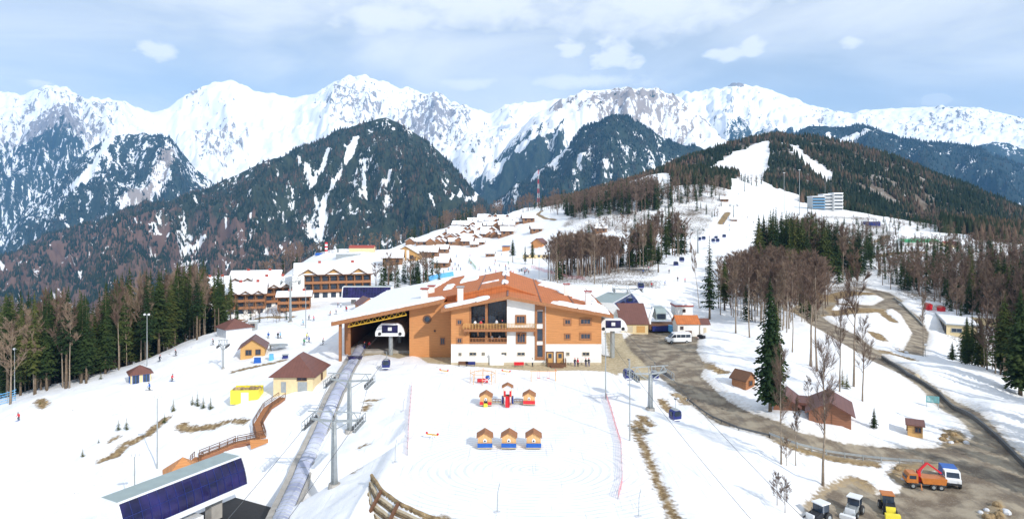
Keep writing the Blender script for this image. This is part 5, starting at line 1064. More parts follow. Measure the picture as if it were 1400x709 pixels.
    p = P(1256, 598); t = house('ticket_hut', 'tiny honey coloured wooden hut with a brown roof above the road junction', p+Vector((0, .9, 0)), -.5, 1.9, 1.7, 1.7, .35, 'wood2', 'broof', 'mono', over=.3, cat='hut', wins=[('f', .35, 1.15, .7, .65), ('l', 0, 1.1, .6, .6)])
    # flat roofed building at the right
    a = Vector((X_(1294, 195), 195)); b = Vector((X_(1269, 238), 238)); d = (b-a).normalized(); az = math.atan2(-d.x, d.y); L_ = (b-a).length; z = gz(a.x, a.y)
    t = thing('flat_roof_building', 'long low building with a snow white flat roof and dark windowed side among the trees', 'building', (a.x, a.y, z), az)
    MB().box(0, 7.5, 0, L_, -4, 2.9).build('wall', 'cream', t); MB().box(-.4, 8, -.5, L_+.4, 2.903, 3.2).build('roof', 'steel', t); MB().box(-.2, 7.8, -.3, L_+.2, 3.203, 3.6).build('roof_snow', 'snow', t)
    for j in range(11): y = 2+(L_-4)*j/10; window(t, (0, y, 1.3), 2.6, 1.8, 'dsteel', .18, 'y', -1, bars=2)
    window(t, (2.5, 0, 1.4), 2.4, 1.0, 'steel', .12, 'x', -1)
    for px, py in ((1271, 424), (1289, 428)):
        p = P(px, py); house('red_kiosk', 'small bright red kiosk, %s of two behind the flat roofed building' % ('left' if px < 1280 else 'right'), p+Vector((0, .8, 0)), .2, 1.8, 1.6, 1.7, .5, 'red', 'redroof', 'gable', over=.1, cat='kiosk', group='red kiosks')
    p = P(1330, 436+8); house('snow_roof_annex', 'low white roofed annex half hidden by firs right of the flat roofed building', p+Vector((3, 4, 0)), az-.1, 12, 7, 2.2, .3, 'cream', 'white2', 'flat', over=.3, snow=True, cat='building')
    # white hotel block far right
    t = thing('white_hotel', 'white multi storey hotel block with banded floors above the right hand wood', 'hotel', P(1132, 288)); t.scale = (.78, .78, .88)
    o = Vector(t.location)
    for (x0, x1, y0, h, m_) in ((-15.5, -3, 0, 12.5, 'teal'), (-3, 6, 3, 14.5, 'white'), (6, 15, 0, 15.5, 'white')):
        MB().box(x0, x1, y0, y0+12, -6, h).build('wall', 'white' if m_ == 'white' else 'steel', t)
        MB().box(x0-.3, x1+.3, y0-.3, y0+12.2, h+.003, h+.5).build('roof', 'snow', t)
        nf = 5
        for k in range(nf):
            z0 = h*(k+.28)/nf; g_ = MB(); g_.box(x0+.4, x1-.4, y0-.1, y0-.003, z0, z0+h/nf*.42); wi = g_.build('window_band', 'glass', t)
            q = MB(); q.box(x0, x1, y0-1.1, y0-.11, z0-.55, z0-.08); q.build('balcony', 'white2' if m_ == 'white' else 'lblue', t)
    p = P(1262, 337); house('green_roof_hall', 'long hall with a bright green roof beyond the wood on the right', p+Vector((0, 5, 0)), .05, 21, 8, 2.6, 1.6, 'white', 'green', 'gable', 'x', over=.4, cat='hall')
    p = P(1304, 339); house('dark_red_roof_house', 'small house with a dark red roof right of the green roofed hall', p+Vector((0, 4, 0)), 0, 7, 5, 2.2, 1.5, 'cream', 'redroof', 'gable', 'x', over=.3)
    p = P(1196, 309); house('blue_grey_cabin', 'flat dark blue cabin with a snowy roof at the top of the right snowfield', p+Vector((0, 4, 0)), 0, 9, 6, 3.2, .3, 'cab', 'white2', 'flat', over=.3, snow=True, cat='building')
    # ------------------------------------------------ hotels on the left
    def hotel(label, px, py, D, rz, L_, dp, h, nf, ngab, rise, endwhite=True, name='timber_hotel', rh=4.0):
        x = X_(px, D); z = gz(x, D); t = thing(name, label, 'hotel', (x, D, Z_(py, D)), rz); fl = h/nf; W = L_/2
        MB().box(-W, W, 0, dp, -8, h).build('wall', 'wood3', t); MB().box(-W-.01, W+.01, -.06, dp-.1, -1.5, fl*.85).build('plaster_storey', 'white', t)
        for k in range(nf):
            z0 = fl*k+fl*.22; nb = int(L_/3.4)
            for i in range(nb): xx = -W+L_*(i+.5)/nb; MB().box(xx-1.05, xx+1.05, -.14, -.065, z0+.1, z0+fl*.66).build('window', 'glass', t)
            if k > 0:
                b = MB(); b.box(-W, W, -1.5, -.15, fl*k-.12, fl*k+.12); b.box(-W, W, -1.55, -1.42, fl*k+.12, fl*k+1.0)
                for i in range(nb+1): xx = -W+L_*i/nb; b.box(xx-.12, xx+.12, -1.4, -.15, fl*k+.121, fl*(k+1)-.125 if k < nf-1 else h-.1)
                b.build('balcony', 'mwood', t)
        # main roof and cross gables, all carrying snow
        c = dp/2; k_ = rh/(c+1.6); r = MB(); s_ = MB()
        for sg in (-1, 1):
            r.prism([(c+sg*(c+1.8), h-.1), (c, h+rh), (c, h+rh+.3), (c+sg*(c+1.8), h+.2)], (-W-1, 0, 0), (0, 1, 0), (0, 0, 1), (1, 0, 0), L_+2)
            s_.prism([(c+sg*(c+1.5), h+.25), (c, h+rh+.32), (c, h+rh+.9), (c+sg*(c+1.4), h+.8)], (-W-.8, 0, 0), (0, 1, 0), (0, 0, 1), (1, 0, 0), L_+1.6)
        ge = MB(); ge.prism([(0, h), (dp, h), (c, h+rh-.1)], (-W, 0, 0), (0, 1, 0), (0, 0, 1), (1, 0, 0), L_); ge.build('gable', 'wood2', t)
        for i in range(ngab):
            xx = -W+L_*(i+.5)/ngab; gw = L_/ngab*.30; gh = gw*.62; zt = h+gh+.5
            ge = MB(); ge.prism([(-gw, h-.3), (gw, h-.3), (gw, h+.2), (0, zt-.1), (-gw, h+.2)], (xx, -1.4, 0), (1, 0, 0), (0, 0, 1), (0, 1, 0), c); ge.build('gable', 'wood2', t)
            for sg in (-1, 1):
                r.prism([(sg*(gw+.9), h-.1), (0, zt), (0, zt+.3), (sg*(gw+.9), h+.2)], (xx, -2.3, 0), (1, 0, 0), (0, 0, 1), (0, 1, 0), c+2)
                s_.prism([(sg*(gw+.7), h+.22), (0, zt+.31), (0, zt+.8), (sg*(gw+.5), h+.7)], (xx, -2.0, 0), (1, 0, 0), (0, 0, 1), (0, 1, 0), c+1.7)
        r.build('roof', 'dwood', t); s_.build('roof_snow', 'snow', t)
        for i in range(2): xx = -W*.4+i*W*.9; q = MB(); q.box(xx, xx+1.2, c-.6, c+.6, h+rh-.6, h+rh+1.6); q.build('chimney', 'redroof', t)
        if endwhite: MB().box(-W-1.2, -W+3.6, -1.9, -1.62, -6, h*.98).build('end_panel', 'white', t); MB().prism([(-W-1.2, h*.98), (-W+3.6, h*.98), (-W+1.2, h+2)], (0, -1.9, 0), (1, 0, 0), (0, 0, 1), (0, 1, 0), .28).build('end_gable', 'white', t)
        return t
    hotel('large four storey timber hotel with a white gable panel left of the chairlift terminal', 456, 409, 285, .30, 31, 14, 10.5, 3, 3, 3)
    hotel('lower timber wing with dark balconies stepping down the slope below the large hotel', 402, 432, 262, .25, 12, 9, 7.5, 3, 0, 2, False, rh=1.2)
    hotel('timber hotel wing with white ground floor behind the slim steel mast', 374, 422, 290, .42, 15, 12, 9.0, 3, 3, 2, False)
    hotel('timber hotel wing with a wavy snow roof beside the single dark fir', 336, 431, 276, .30, 15, 12, 8.6, 3, 3, 2, False)
    hotel('rear hotel wing whose long snowy roof shows above the others', 348, 408, 318, .2, 22, 13, 8.2, 3, 4, 2, False)
    hotel('pale hotel block seen through bare trees at the edge of the forest belt', 294, 418, 300, .5, 12, 12, 8, 3, 2, 2, False)
    p = P(503, 413); house('orange_cabin', 'orange timber cabin with a brown roof between the hall roof and the white terminal', (X_(499, 236), 238, p.z-.5), .5, 6, 7, 4.2, 2.2, 'wood', 'broof', 'gable', over=.5, cat='cabin')
    # plateau
    p = P(475, 351); house('pool_hall', 'long low white and grey hall on the snowy plateau above the hotel', p+Vector((0, 4, -.5)), .05, 15, 8, 2.4, .4, 'steel', 'white2', 'flat', over=.3, cat='hall', snow=True)
    p = P(489, 345); house('dark_red_roof_hall', 'low hall with a dark red roof behind the low grey hall', p+Vector((0, 14, 0)), .05, 17, 7, 2.6, 1.6, 'cream', 'redroof', 'gable', 'x', over=.3, cat='hall')
    t = thing('striped_chimney', 'short red and white striped chimney on the plateau', 'chimney', P(446, 346))
    for k in range(6): MB().tube([(0, 0, k*1.3-(1 if k == 0 else 0)), (0, 0, (k+1)*1.3)], 1.0, 14).build('band', 'red' if k % 2 else 'white2', t)
    p = P(437, 348); t = thing('blue_tarpaulin_stack', 'flat blue tarpaulin covered stack at the plateau edge beside the striped chimney', 'tarpaulin', p); b = MB(); b.add([(-3, -2, -.3), (3, -2, -.3), (3, 2, -.3), (-3, 2, -.3), (-2.4, -1.5, 1.1), (2.2, -1.6, .9), (2.4, 1.5, 1.2), (-2.2, 1.5, 1.4)], [(0, 1, 5, 4), (1, 2, 6, 5), (2, 3, 7, 6), (3, 0, 4, 7), (4, 5, 6, 7)]); b.build('cover', 'blue', t)
    p = P(556, 356); house('gabled_lodge', 'timber lodge with a white striped gable above the grove behind the hall', p+Vector((0, 6, -1)), -.1, 14, 12, 5.4, 4.0, 'wood2', 'dwood', 'gable', over=.9, snow=True, cat='lodge', wins=[('f', -3.6, 3, 2, 2), ('f', 3.6, 3, 2, 2)], doors=[('f', -1.3, 1.6, 7.2, 'white'), ('f', 1.3, 1.6, 7.2, 'white')])
    # chalet village
    cp = None; rng = random.Random(12); k = 0; rows = [(334, 556, 660, 9), (329, 600, 655, 7), (323.5, 606, 690, 11), (317.5, 612, 676, 9), (311.5, 622, 700, 10), (306, 640, 712, 8), (301.5, 655, 706, 6)]
    for ri, (py, xa, xb, n) in enumerate(rows):
        for i in range(n):
            px = xa+(xb-xa)*(i+rng.uniform(.2, .8))/n; p = P(px, py+1.2)
            if p is None: continue
            if cp is None: cp = house('village_chalet', '', (0, 0, 0), 0, 8.5, 8, 3.6, 2.7, 'wood3', 'dwood', 'gable', 'x', over=.8, snow=True, sink=3, gablew='mwood', chim=True, wins=[('f', -2.2, 2.1, 1.3, 1.3), ('f', 2.2, 2.1, 1.3, 1.3)], doors=[('f', 0, 1.1, 2.2, 'dwood')], cat='chalet')
            lab = 'snow roofed timber chalet in the %s row of the hillside village' % ['lowest', 'second', 'third', 'fourth', 'fifth', 'sixth', 'topmost'][ri]
            loc = p+Vector((0, 4, -.2)); r_ = rng.choice([0, .2, -.2, 1.57, 1.4])
            if k == 0: cp.location = loc; cp['label'] = lab; cp['group'] = 'chalets of the hillside village'; cp.rotation_euler.z = r_
            else: dup(cp, loc, r_, lab, 'chalets of the hillside village', sc=rng.uniform(.85, 1.15))
            k += 1
    for px, py, s, lab in [(648, 338, .75, 'isolated little brown chalet just below the village rows'), (670, 351, .7, 'small orange brown hut standing alone on the meadow below the village'), (604, 366, .9, 'snow roofed hut at the left edge of the meadow behind the lodge'), (588, 352, 1.1, 'chalet between the grove and the village'), (605, 346, 1.0, 'snow roofed chalet left of the meadow, nearest the village'), (536, 362, 1.3, 'low chalet with a dark blue roof edge left of the grove'), (1005, 303, .5, 'tiny dark hut beside the soil strip on the upper piste'), (992, 276, .7, 'small dark hut in the middle of the upper piste'),
                           (822, 318, 1.0, 'small brown roofed chalet among the trees above the copse'), (722, 304, 1.2, 'dark red chalet at the right end of the village'), (733, 318, 1.0, 'dark chalet on the bank right of the village'), (693, 322, 1.2, 'dark brown chalet at the right end of the third row')]:
        p = P(px, py); dup(cp, p+Vector((0, 3, -.2)), rng.uniform(-.3, .3), lab, None, sc=s); o = bpy.data.objects
    for o in COL.objects:
        if o.name.startswith('village_chalet') and o.get('label', '').startswith(('isolated', 'small', 'snow roofed hut', 'chalet between', 'snow roofed chalet left', 'low chalet', 'tiny', 'dark')) and 'group' in o: del o['group']
    p = P(738, 338); house('orange_chalet', 'orange timbered chalet with a big dark brown roof right of three small firs', p+Vector((0, 5, 0)), -.5, 9, 9, 3.2, 3.2, 'wood', 'broof', 'gable', over=.8, cat='chalet')
    p = P(732, 353); house('long_cream_lodge', 'long cream building with a snow roof in front of the orange chalet', p+Vector((0, 4, 0)), .05, 15, 8, 2.4, 1.6, 'cream', 'white2', 'gable', 'x', over=.5, snow=True, cat='building', wins=[('f', -5, 1.3, 1.4, 1), ('f', -2, 1.3, 1.4, 1), ('f', 2, 1.3, 1.4, 1), ('f', 5, 1.3, 1.4, 1)])
    p = P(692, 343); house('orange_cabin', 'small orange cabin with a blue roof left of three small firs', p+Vector((0, 2.5, 0)), -.2, 5, 5, 3.2, .6, 'wood', 'cab', 'mono', over=.5, cat='cabin')
    p = P(738, 380); house('brown_shelter', 'small brown shelter showing above the lodge roof ridge', (X_(738, 215), 216, gz(X_(738, 215), 215)), 0, 3.4, 2.6, 6.6, .3, 'dwood', 'broof', 'flat', over=.2, cat='shelter', sink=2)
# ------------------------------------------------------------------ props
def lift_tower(label, px, by, ty, D=None, arm=3.2, rz=0, small=False, lean=0):
    p = P(px, by); h = zof(ty, p.y)-p.z; t = thing('lift_tower', label, 'lift tower', p, rz)
    MB().tube([(0, 0, -.6), (0, 0, h*.5), (0, 0, h-.3)], [.48 if not small else .2, .34 if not small else .15, .26 if not small else .12], 12).build('pole', 'steel', t, True)
    MB().tube([(0, 0, -.4), (0, 0, .35)], [.8, .72] if not small else [.35, .3], 12).build('footing', 'concrete', t)
    for s in (-1, 1):
        c = MB(); 
        c.bar((-.2 if s < 0 else .2, 0, h-.3), (s*arm, 0, h-.1), .2, .28); c.bar((s*.2, 0, h-1.3), (s*arm*.7, 0, h-.25), .12); c.bar((s*arm*.6, 0, h-.1), (s*arm*.85, 0, h+.85), .09); c.bar((s*arm*1.05, 0, h-.1), (s*arm*.85, 0, h+.85), .09); c.bar((s*.1, 0, h+.86), (s*arm*1.15, 0, h+.86), .13); c.bar((s*.25, 0, h-.2), (s*.25, 0, h+.86), .09)
        a_ = c.build('crossarm', 'steel', t)
        q = MB(); L_ = 1.9 if not small else 1.0
        q.bar((s*arm, -L_, h-.75), (s*arm, L_, h-.45), .12, .2)
        for k in range(6):
            y = -L_+L_*2*(k+.5)/6; z = h-.75+.3*(k+.5)/6; q.tube([(s*arm-.09, y, z+.2), (s*arm+.09, y, z+.2)], .22, 10)
        q.bar((s*arm, -.1, h-.6), (s*arm, 0, h), .12); q.build('sheave_train', 'dsteel', t)
        if not small:
            g = MB(); rail(g, (s*arm+.35*s, -L_*1.05, h-1.0), (s*arm+.35*s, L_*1.05, h-.7), 1.0, 5, .03, 1); g.bar((s*arm+.25*s, -L_*1.05, h-1.0), (s*arm+.25*s, L_*1.05, h-.7), .45, .06); g.build('walkway', 'steel', t)
    l = MB()
    for s in (-.2, .2): l.bar((s, -.55, .3), (s, -.42, h-.5), .05)
    for k in range(int(h/.4)): z = .5+k*.4; l.bar((-.2, -.55+.13*z/h, z), (.2, -.55+.13*z/h, z), .03)
    l.build('ladder', 'steel', t); return t, h
def lamp_pole(label, px, by, ty, heads=2, r=.09, cat='light pole', group=None, m='steel', D=None):
    p = P(px, by); h = zof(ty, p.y)-p.z; t = thing('light_pole', label, cat, p, 0, group); MB().tube([(0, 0, -.4), (0, 0, h)], [r*1.2, r*.6], 8).build('pole', m, t)
    if heads:
        b = MB(); b.bar((-.55, 0, h-.15), (.55, 0, h-.15), .07)
        b.build('bracket', m, t)
        for i in range(heads):
            x = -.5+1.0*i/max(1, heads-1) if heads > 1 else 0; q = MB(); q.hexa([(x-.2, -.2, h-.3), (x+.2, -.2, h-.3), (x+.16, .12, h-.3), (x-.16, .12, h-.3), (x-.2, -.3, h+.05), (x+.2, -.3, h+.05), (x+.16, .05, h+.12), (x-.16, .05, h+.12)]); q.build('floodlight', 'white2', t)
    return t
def cabin_proto():
    t = thing('gondola_cabin', 'dark blue gondola cabin', 'gondola'); w, d, h = .78, .72, 1.75
    # shell with bulged flanks
    n = 6; prof = [(-.55*w, 0), (.55*w, 0), (.92*w, .22*h), (w, .55*h), (.9*w, .88*h), (.6*w, h), (-.6*w, h), (-.9*w, .88*h), (-w, .55*h), (-.92*w, .22*h)]
    b = MB().prism(prof, (0, -d, 0), (1, 0, 0), (0, 0, 1), (0, 1, 0), 2*d); b.build('shell', 'cab', t)
    for s, nm in ((-1, 'front'), (1, 'rear')):
        q = MB(); y0, y1 = sorted((s*d+s*.004, s*d+s*.05)); q.prism([(-.62*w, .48*h), (.62*w, .48*h), (.78*w, .62*h), (.72*w, .85*h), (.5*w, .93*h), (-.5*w, .93*h), (-.72*w, .85*h), (-.78*w, .62*h)], (0, y0, 0), (1, 0, 0), (0, 0, 1), (0, 1, 0), y1-y0); q.build('window', 'glass', t)
    for s in (-1, 1):
        q = MB(); q.box(*(sorted((s*w*.985, s*w*1.05))), -.5*d, .5*d, .45*h, .85*h); q.build('side_window', 'glass', t)
    MB().box(-.6*w, .6*w, -d*.98, d*.98, h+.002, h+.07).build('roof_plate', 'steel', t); MB().box(-.9*w, .9*w, -d-.22, -d-.004, .12*h, .2*h).build('ski_rack', 'white2', t)
    MB().tube([(0, 0, h+.05), (.12, 0, h+.6), (.12, 0, h+1.25), (0, 0, h+1.7)], .05, 6).build('hanger', 'steel', t); MB().bar((0, -.3, h+1.75), (0, .3, h+1.75), .16).build('grip', 'dsteel', t)
    return t
def net(name, label, pts, h, m, cat='fence', step=2.5, post='steel', solid=False, hp=None, dens=1):
    t = thing(name, label, cat, pts[0]); o = Vector(pts[0]); hp = hp or h+.15; path = []
    for a, b in zip(pts[:-1], pts[1:]):
        a = Vector(a); b = Vector(b); n = max(1, int((b-a).length/1.2))
        for i in range(n): q = a.lerp(b, i/n); path.append(Vector((q.x, q.y, gz(q.x, q.y))))
    q = Vector(pts[-1]); path.append(Vector((q.x, q.y, gz(q.x, q.y))))
    b = MB(); fl = []
    for p, q in zip(path[:-1], path[1:]):
        p = p-o; q = q-o
        if solid: b.bar(p+Vector((0, 0, h/2)), q+Vector((0, 0, h/2)), .05, h)
        else:
            for k in range(5): z = h*(k+.5)/5; b.bar(p+Vector((0, 0, z)), q+Vector((0, 0, z)), .015, h*.05)
            b.bar(p+Vector((0, 0, .05)), q+Vector((0, 0, h)), .015, .03); b.bar(q+Vector((0, 0, .05)), p+Vector((0, 0, h)), .015, .03)
    b.build('netting' if not solid else 'panel', m, t); every = max(1, int(round(step/1.2)))
    for i, p in enumerate(path):
        if i % every == 0: MB().bar(p-o-Vector((0, 0, .3)), p-o+Vector((0, 0, hp)), .06).build('post', post, t)
    return t
def wheel(parent, c, r=.4, w=.26, axis='x'):
    ax = {'x': Vector((1, 0, 0)), 'y': Vector((0, 1, 0))}[axis]; c = Vector(c)
    o = MB().tube([c-ax*w/2, c-ax*w*.35, c+ax*w*.35, c+ax*w/2], [r*.9, r, r, r*.9], 16).build('wheel', 'black', parent, True); MB().tube([c-ax*(w/2+.01), c+ax*(w/2+.01)], r*.5, 10).build('rim', 'steel', o)
def extr(prof, x0, x1): return MB().prism(prof, (x0, 0, 0), (0, 1, 0), (0, 0, 1), (1, 0, 0), x1-x0)   # side profile (y,z)

def person_meshes():
    def skin(verts, edges, rad):
        me = bpy.data.meshes.new('person'); me.from_pydata(verts, edges, []); o = bpy.data.objects.new('person_tmp', me); COL.objects.link(o)
        o.modifiers.new('s', 'SKIN'); ss = o.modifiers.new('u', 'SUBSURF'); ss.levels = 1
        for v, r in zip(me.skin_vertices[0].data, rad): v.radius = (r, r) if not isinstance(r, tuple) else r
        me.skin_vertices[0].data[0].use_root = True
        dg = bpy.context.evaluated_depsgraph_get(); res = bpy.data.meshes.new_from_object(o.evaluated_get(dg)); bpy.data.objects.remove(o); return res
    poses = []
    for ski in (0, 1):
        f = .12 if ski else 0; hz_ = .86 if not ski else .74
        V = [(0, 0, hz_), (0, -f*.5, hz_+.25), (0, -f*1.2, hz_+.50), (0, -f*1.5, hz_+.60), (0, -f*1.8, hz_+.70), (0, -f*1.9-.015, hz_+.82),
             (.10, 0, hz_-.05), (.13, -.02-f*1.6, .45), (.14, .02, .12), (.14, -.14, .05), (-.10, 0, hz_-.05), (-.13, -.02-f*1.6, .45), (-.14, .02, .12), (-.14, -.14, .05),
             (.19, -f, hz_+.50), (.27, -f+.02, hz_+.24), (.26, -f*2-.16, hz_+.08), (.25, -f*2-.24, hz_+.06), (-.19, -f, hz_+.50), (-.27, -f+.02, hz_+.24), (-.26, -f*2-.16, hz_+.08), (-.25, -f*2-.24, hz_+.06), (0, -f*1.9-.10, hz_+.74)]
        E = [(0, 1), (1, 2), (2, 3), (3, 4), (4, 5), (0, 6), (6, 7), (7, 8), (8, 9), (0, 10), (10, 11), (11, 12), (12, 13), (2, 14), (14, 15), (15, 16), (16, 17), (2, 18), (18, 19), (19, 20), (20, 21), (4, 22)]
        r = [(.16, .11), (.15, .11), (.16, .11), .06, .095, .085, .10, .075, .06, .05, .10, .075, .06, .05, .075, .06, .045, .045, .075, .06, .045, .045, .03]
        me = skin(V, E, r); poses.append((me, hz_, f))
    return poses
PE = []
def make_person(key, jacket, ski, trousers='dark'):
    me0, hz_, f = POSES[ski]; me = me0.copy(); me.name = 'person'; me.materials.clear(); 
    for m_ in (jacket, trousers, 'skin'): me.materials.append(M[m_])
    for p in me.polygons:
        z = p.center.z; p.material_index = 2 if z > hz_+.62 else (1 if z < hz_+.02 and abs(p.center.x) < .2 else 0); p.use_smooth = True
    parts = [('body', me)]
    b = MB(); b.ball((0, -f*1.9+.01, hz_+.80), .125, .135, .11, 10, 6); parts.append(('helmet', b.mesh('helmet', 'dark' if jacket != 'dark' else 'red', True)))
    if ski:
        for s in (-1, 1): b = MB(); b.bar((s*.15, -.75, .03), (s*.13, .7, .03), .09, .03); b.bar((s*.15, -.74, .03), (s*.15, -.88, .12), .08, .02); parts.append(('ski', b.mesh('ski', 'blue' if jacket == 'red' else 'black')))
    return parts
def place_person(i, loc, label, rz=0, group=None, sc=1.0):
    t = thing('person', label, 'person', loc, rz, group); t.scale = (sc, sc, sc)
    for nm, me in PE[i]:
        o = bpy.data.objects.new(nm, me); COL.objects.link(o); o.parent = t
    return t

def build_props():
    global POSES
    # towers
    lift_tower('nearest steel gondola tower, lowest of two beside the covered moving walkway', 457, 664, 572, arm=3.0, rz=-.12)
    lift_tower('second steel gondola tower, nearer the lodge, beside the covered moving walkway', 478, 590, 518, arm=3.0, rz=-.12)
    lift_tower('steel gondola tower with double crossarms between the lodge corner and the yard road', 889, 560, 508, arm=2.7, rz=.25)
    lift_tower('small dark drag lift tower below the honey coloured log chalet', 305, 504, 470, arm=1.0, small=True)
    lift_tower('thick grey lift mast in front of the hotel wings', 397, 440, 384, arm=2.6, rz=.2)
    lift_tower('dark framed lift tower directly behind the brown roofed shed', 858, 424, 394, arm=4.0, rz=0)
    lift_tower('slender gondola tower on the groomed piste beside the lone fir', 954, 346, 313, arm=3.0)
    lift_tower('small gondola tower high on the upper piste', 1003, 300, 280, arm=2.6); lift_tower('tiny gondola tower at the foot of the highest piste', 1018, 262, 244, arm=2.6)
    for px, by, ty, hd, r, lb in [(201, 500, 429, 2, .1, 'light pole beside the forest belt above the square pavilion'), (20, 545, 476, 1, .1, 'light pole at the left edge of the slope beside the blue net'), (215, 640, 541, 3, .1, 'tall light pole in the middle of the left slope'), (184, 706, 620, 3, .1, 'light pole in front of the long blue glazed terminal'),
                              (828, 545, 452, 0, .1, 'thin pale pole at the right corner of the play area'), (861, 602, 490, 0, .09, 'thin pole between play area and the steel tower'), (418, 448, 392, 0, .12, 'thin pole right of the thick grey lift mast'), (751, 392, 345, 1, .11, 'light pole at the left tip of the copse behind the lodge'), (737, 385, 338, 1, .1, 'light pole behind the brown shelter'), (824, 392, 352, 1, .1, 'light pole at the right part of the copse'),
                              (1072, 292, 236, 3, .22, 'left of two tall stadium floodlight masts on the upper slope'), (1093, 294, 232, 3, .22, 'right of two tall stadium floodlight masts on the upper slope'), (1128, 275, 242, 2, .2, 'floodlight mast beside the white hotel block'), (1136, 268, 250, 1, .15, 'short mast on the white hotel block side'), (902, 345, 300, 1, .12, 'light pole between copse and piste'), (944, 345, 300, 1, .1, 'thin light pole left of the piste tower'), (1061, 300, 262, 1, .14, 'thin mast left of the two stadium masts'), (1265, 487, 470, 1, .07, 'short pole beside the road bend')]:
        lamp_pole(lb, px, by, ty, hd, r)
    # radio mast
    p = P(736, 275); t = thing('radio_mast', 'red and white lattice radio mast on the wooded ridge above the village', 'mast', p); h = zof(232, p.y)-p.z; n = 8
    for k in range(n):
        b = MB(); z0, z1 = h*k/n, h*(k+1)/n; w0, w1 = 1.6*(1-k/n*.8), 1.6*(1-(k+1)/n*.8)
        for sx, sy in ((-1, -1), (1, -1), (1, 1), (-1, 1)): b.bar((sx*w0, sy*w0, z0), (sx*w1, sy*w1, z1), .25)
        for (a, c) in (((-1, -1), (1, -1)), ((1, -1), (1, 1)), ((1, 1), (-1, 1)), ((-1, 1), (-1, -1))): b.bar((a[0]*w0, a[1]*w0, z0), (c[0]*w1, c[1]*w1, z1), .18); b.bar((a[0]*w0, a[1]*w0, z0), (c[0]*w0, c[1]*w0, z0), .18)
        b.build('lattice_section', 'red' if k % 2 else 'white2', t)
    # cabins
    cp = cabin_proto()
    def cab(px, py, D, label, s=1.0, rz=0, first=False):
        loc = (X_(px, D), D, Z_(py, D))
        if first: cp.location = loc; cp['label'] = label; cp.rotation_euler.z = rz; return cp
        return dup(cp, loc, rz, label, sc=s)
    cab(528, 503.5, 132, 'blue gondola cabin leaving the open hall on the left of the lodge', rz=.1, first=True)
    cab(859, 518, 112, 'blue gondola cabin hanging behind the thin pole left of the steel tower', .95, .2); cab(923, 574, 90, 'nearest blue gondola cabin low over the snow right of the steel tower', .82, .35); cab(895, 518, 116, 'blue gondola cabin passing behind the crossarm of the steel tower', .8)
    for i, (px, py, D, lb) in enumerate([(876, 395, 200, 'single blue gondola cabin above the piste behind the brown roofed shed'), (861, 416, 186, 'blue gondola cabin tucked behind the brown roofed shed'), (932, 358, 300, 'blue gondola cabin low on the groomed piste'), (924, 364, 300, 'small cabin left and below of the groomed piste cabin'), (956, 329, 400, 'left cabin of a pair beside the piste tower'), (962, 328, 395, 'right cabin of a pair beside the piste tower'),
                                         (975, 331, 400, 'upper cabin right of the lone fir top'), (981, 331, 402, 'outer cabin right of the lone fir top'), (990, 325, 420, 'cabin beside the blue shaded bank on the upper piste'), (1002, 303, 480, 'cabin near the soil strip on the upper piste'), (1006, 306, 480, 'second cabin near the soil strip on the upper piste'), (979, 327, 440, 'third cabin in the cluster above the lone fir')]):
        cab(px, py, D, lb, 1.1 if i < 2 else 1.25)
    def cable(label, pts, r=.03):
        b = MB(); out = []
        for a, c in zip(pts[:-1], pts[1:]):
            a, c = Vector(a), Vector(c); n = 10
            for i in range(n): f = i/n; q = a.lerp(c, f); q.z -= 4*f*(1-f)*(c-a).length*.012; out.append(q)
        out.append(Vector(pts[-1])); tag(b.tube(out, r, 5).build('lift_cable', 'dsteel'), label, 'cable')
    T1, T2, T3 = P(457, 664), P(478, 590), P(889, 560)
    h1, h2, h3 = zof(572, T1.y)-T1.z, zof(518, T2.y)-T2.z, zof(508, T3.y)-T3.z
    for s, nm in ((-1, 'left'), (1, 'right')):
        cable('thin steel lift cable on the %s side of the two gondola towers' % nm, [(T1.x-8+s*3, 40, -6), (T1.x+s*3, T1.y, T1.z+h1-.2), (T2.x+s*3, T2.y, T2.z+h2-.2), (X_(533, 147)+s*2.2, 147, 4.9)])
        cable('thin steel lift cable on the %s side of the steel tower by the yard' % nm, [(T3.x+6+s*2.7, 60, -1), (T3.x+s*2.7, T3.y, T3.z+h3-.2), (X_(838.5, 143)+s*2.1, 143, 6.7)])
    # covered moving walkway
    ctr = [P(495, 474), P(480, 500), P(462, 540), P(444, 580), P(425, 622), P(405, 666), P(388, 704), P(380, 722)]; ctr = [Vector((c.x, c.y, c.z)) for c in ctr]; ctr[0].z = .5; path = []
    for a, b in zip(ctr[:-1], ctr[1:]):
        for i in range(6): path.append(a.lerp(b, i/6))
    path.append(ctr[-1]); O = path[0].copy()
    for _ in range(40): path = [path[0]]+[(a+b*2+c)/4 for a, b, c in zip(path[:-2], path[1:-1], path[2:])]+[path[-1]]
    path = [Vector((q.x, q.y, max(q.z, gz(q.x, q.y)))) for q in path]
    t = thing('covered_walkway', 'long grey violet tunnel over the moving walkway running down from the lodge hall', 'walkway', O)
    b = MB(); ribs = MB(); cu = MB(); rad = 1.05; n = 8; base = 0; vs = []; fs = []
    for i, p in enumerate(path):
        d = (path[min(i+1, len(path)-1)]-path[max(i-1, 0)]).normalized(); s = Vector((-d.y, d.x, 0)).normalized(); q = p-O
        for k in range(n+1): a = math.pi*k/n; vs.append(tuple(q+s*math.cos(a)*rad+Vector((0, 0, .25+math.sin(a)*rad*.6))))
        if i: fs += [((i-1)*(n+1)+k, (i-1)*(n+1)+k+1, i*(n+1)+k+1, i*(n+1)+k) for k in range(n)]
    b.add(vs, fs); o = b.build('tunnel_cover', 'tunnel', t, True); sm = o.modifiers.new('thickness', 'SOLIDIFY'); sm.thickness = .04
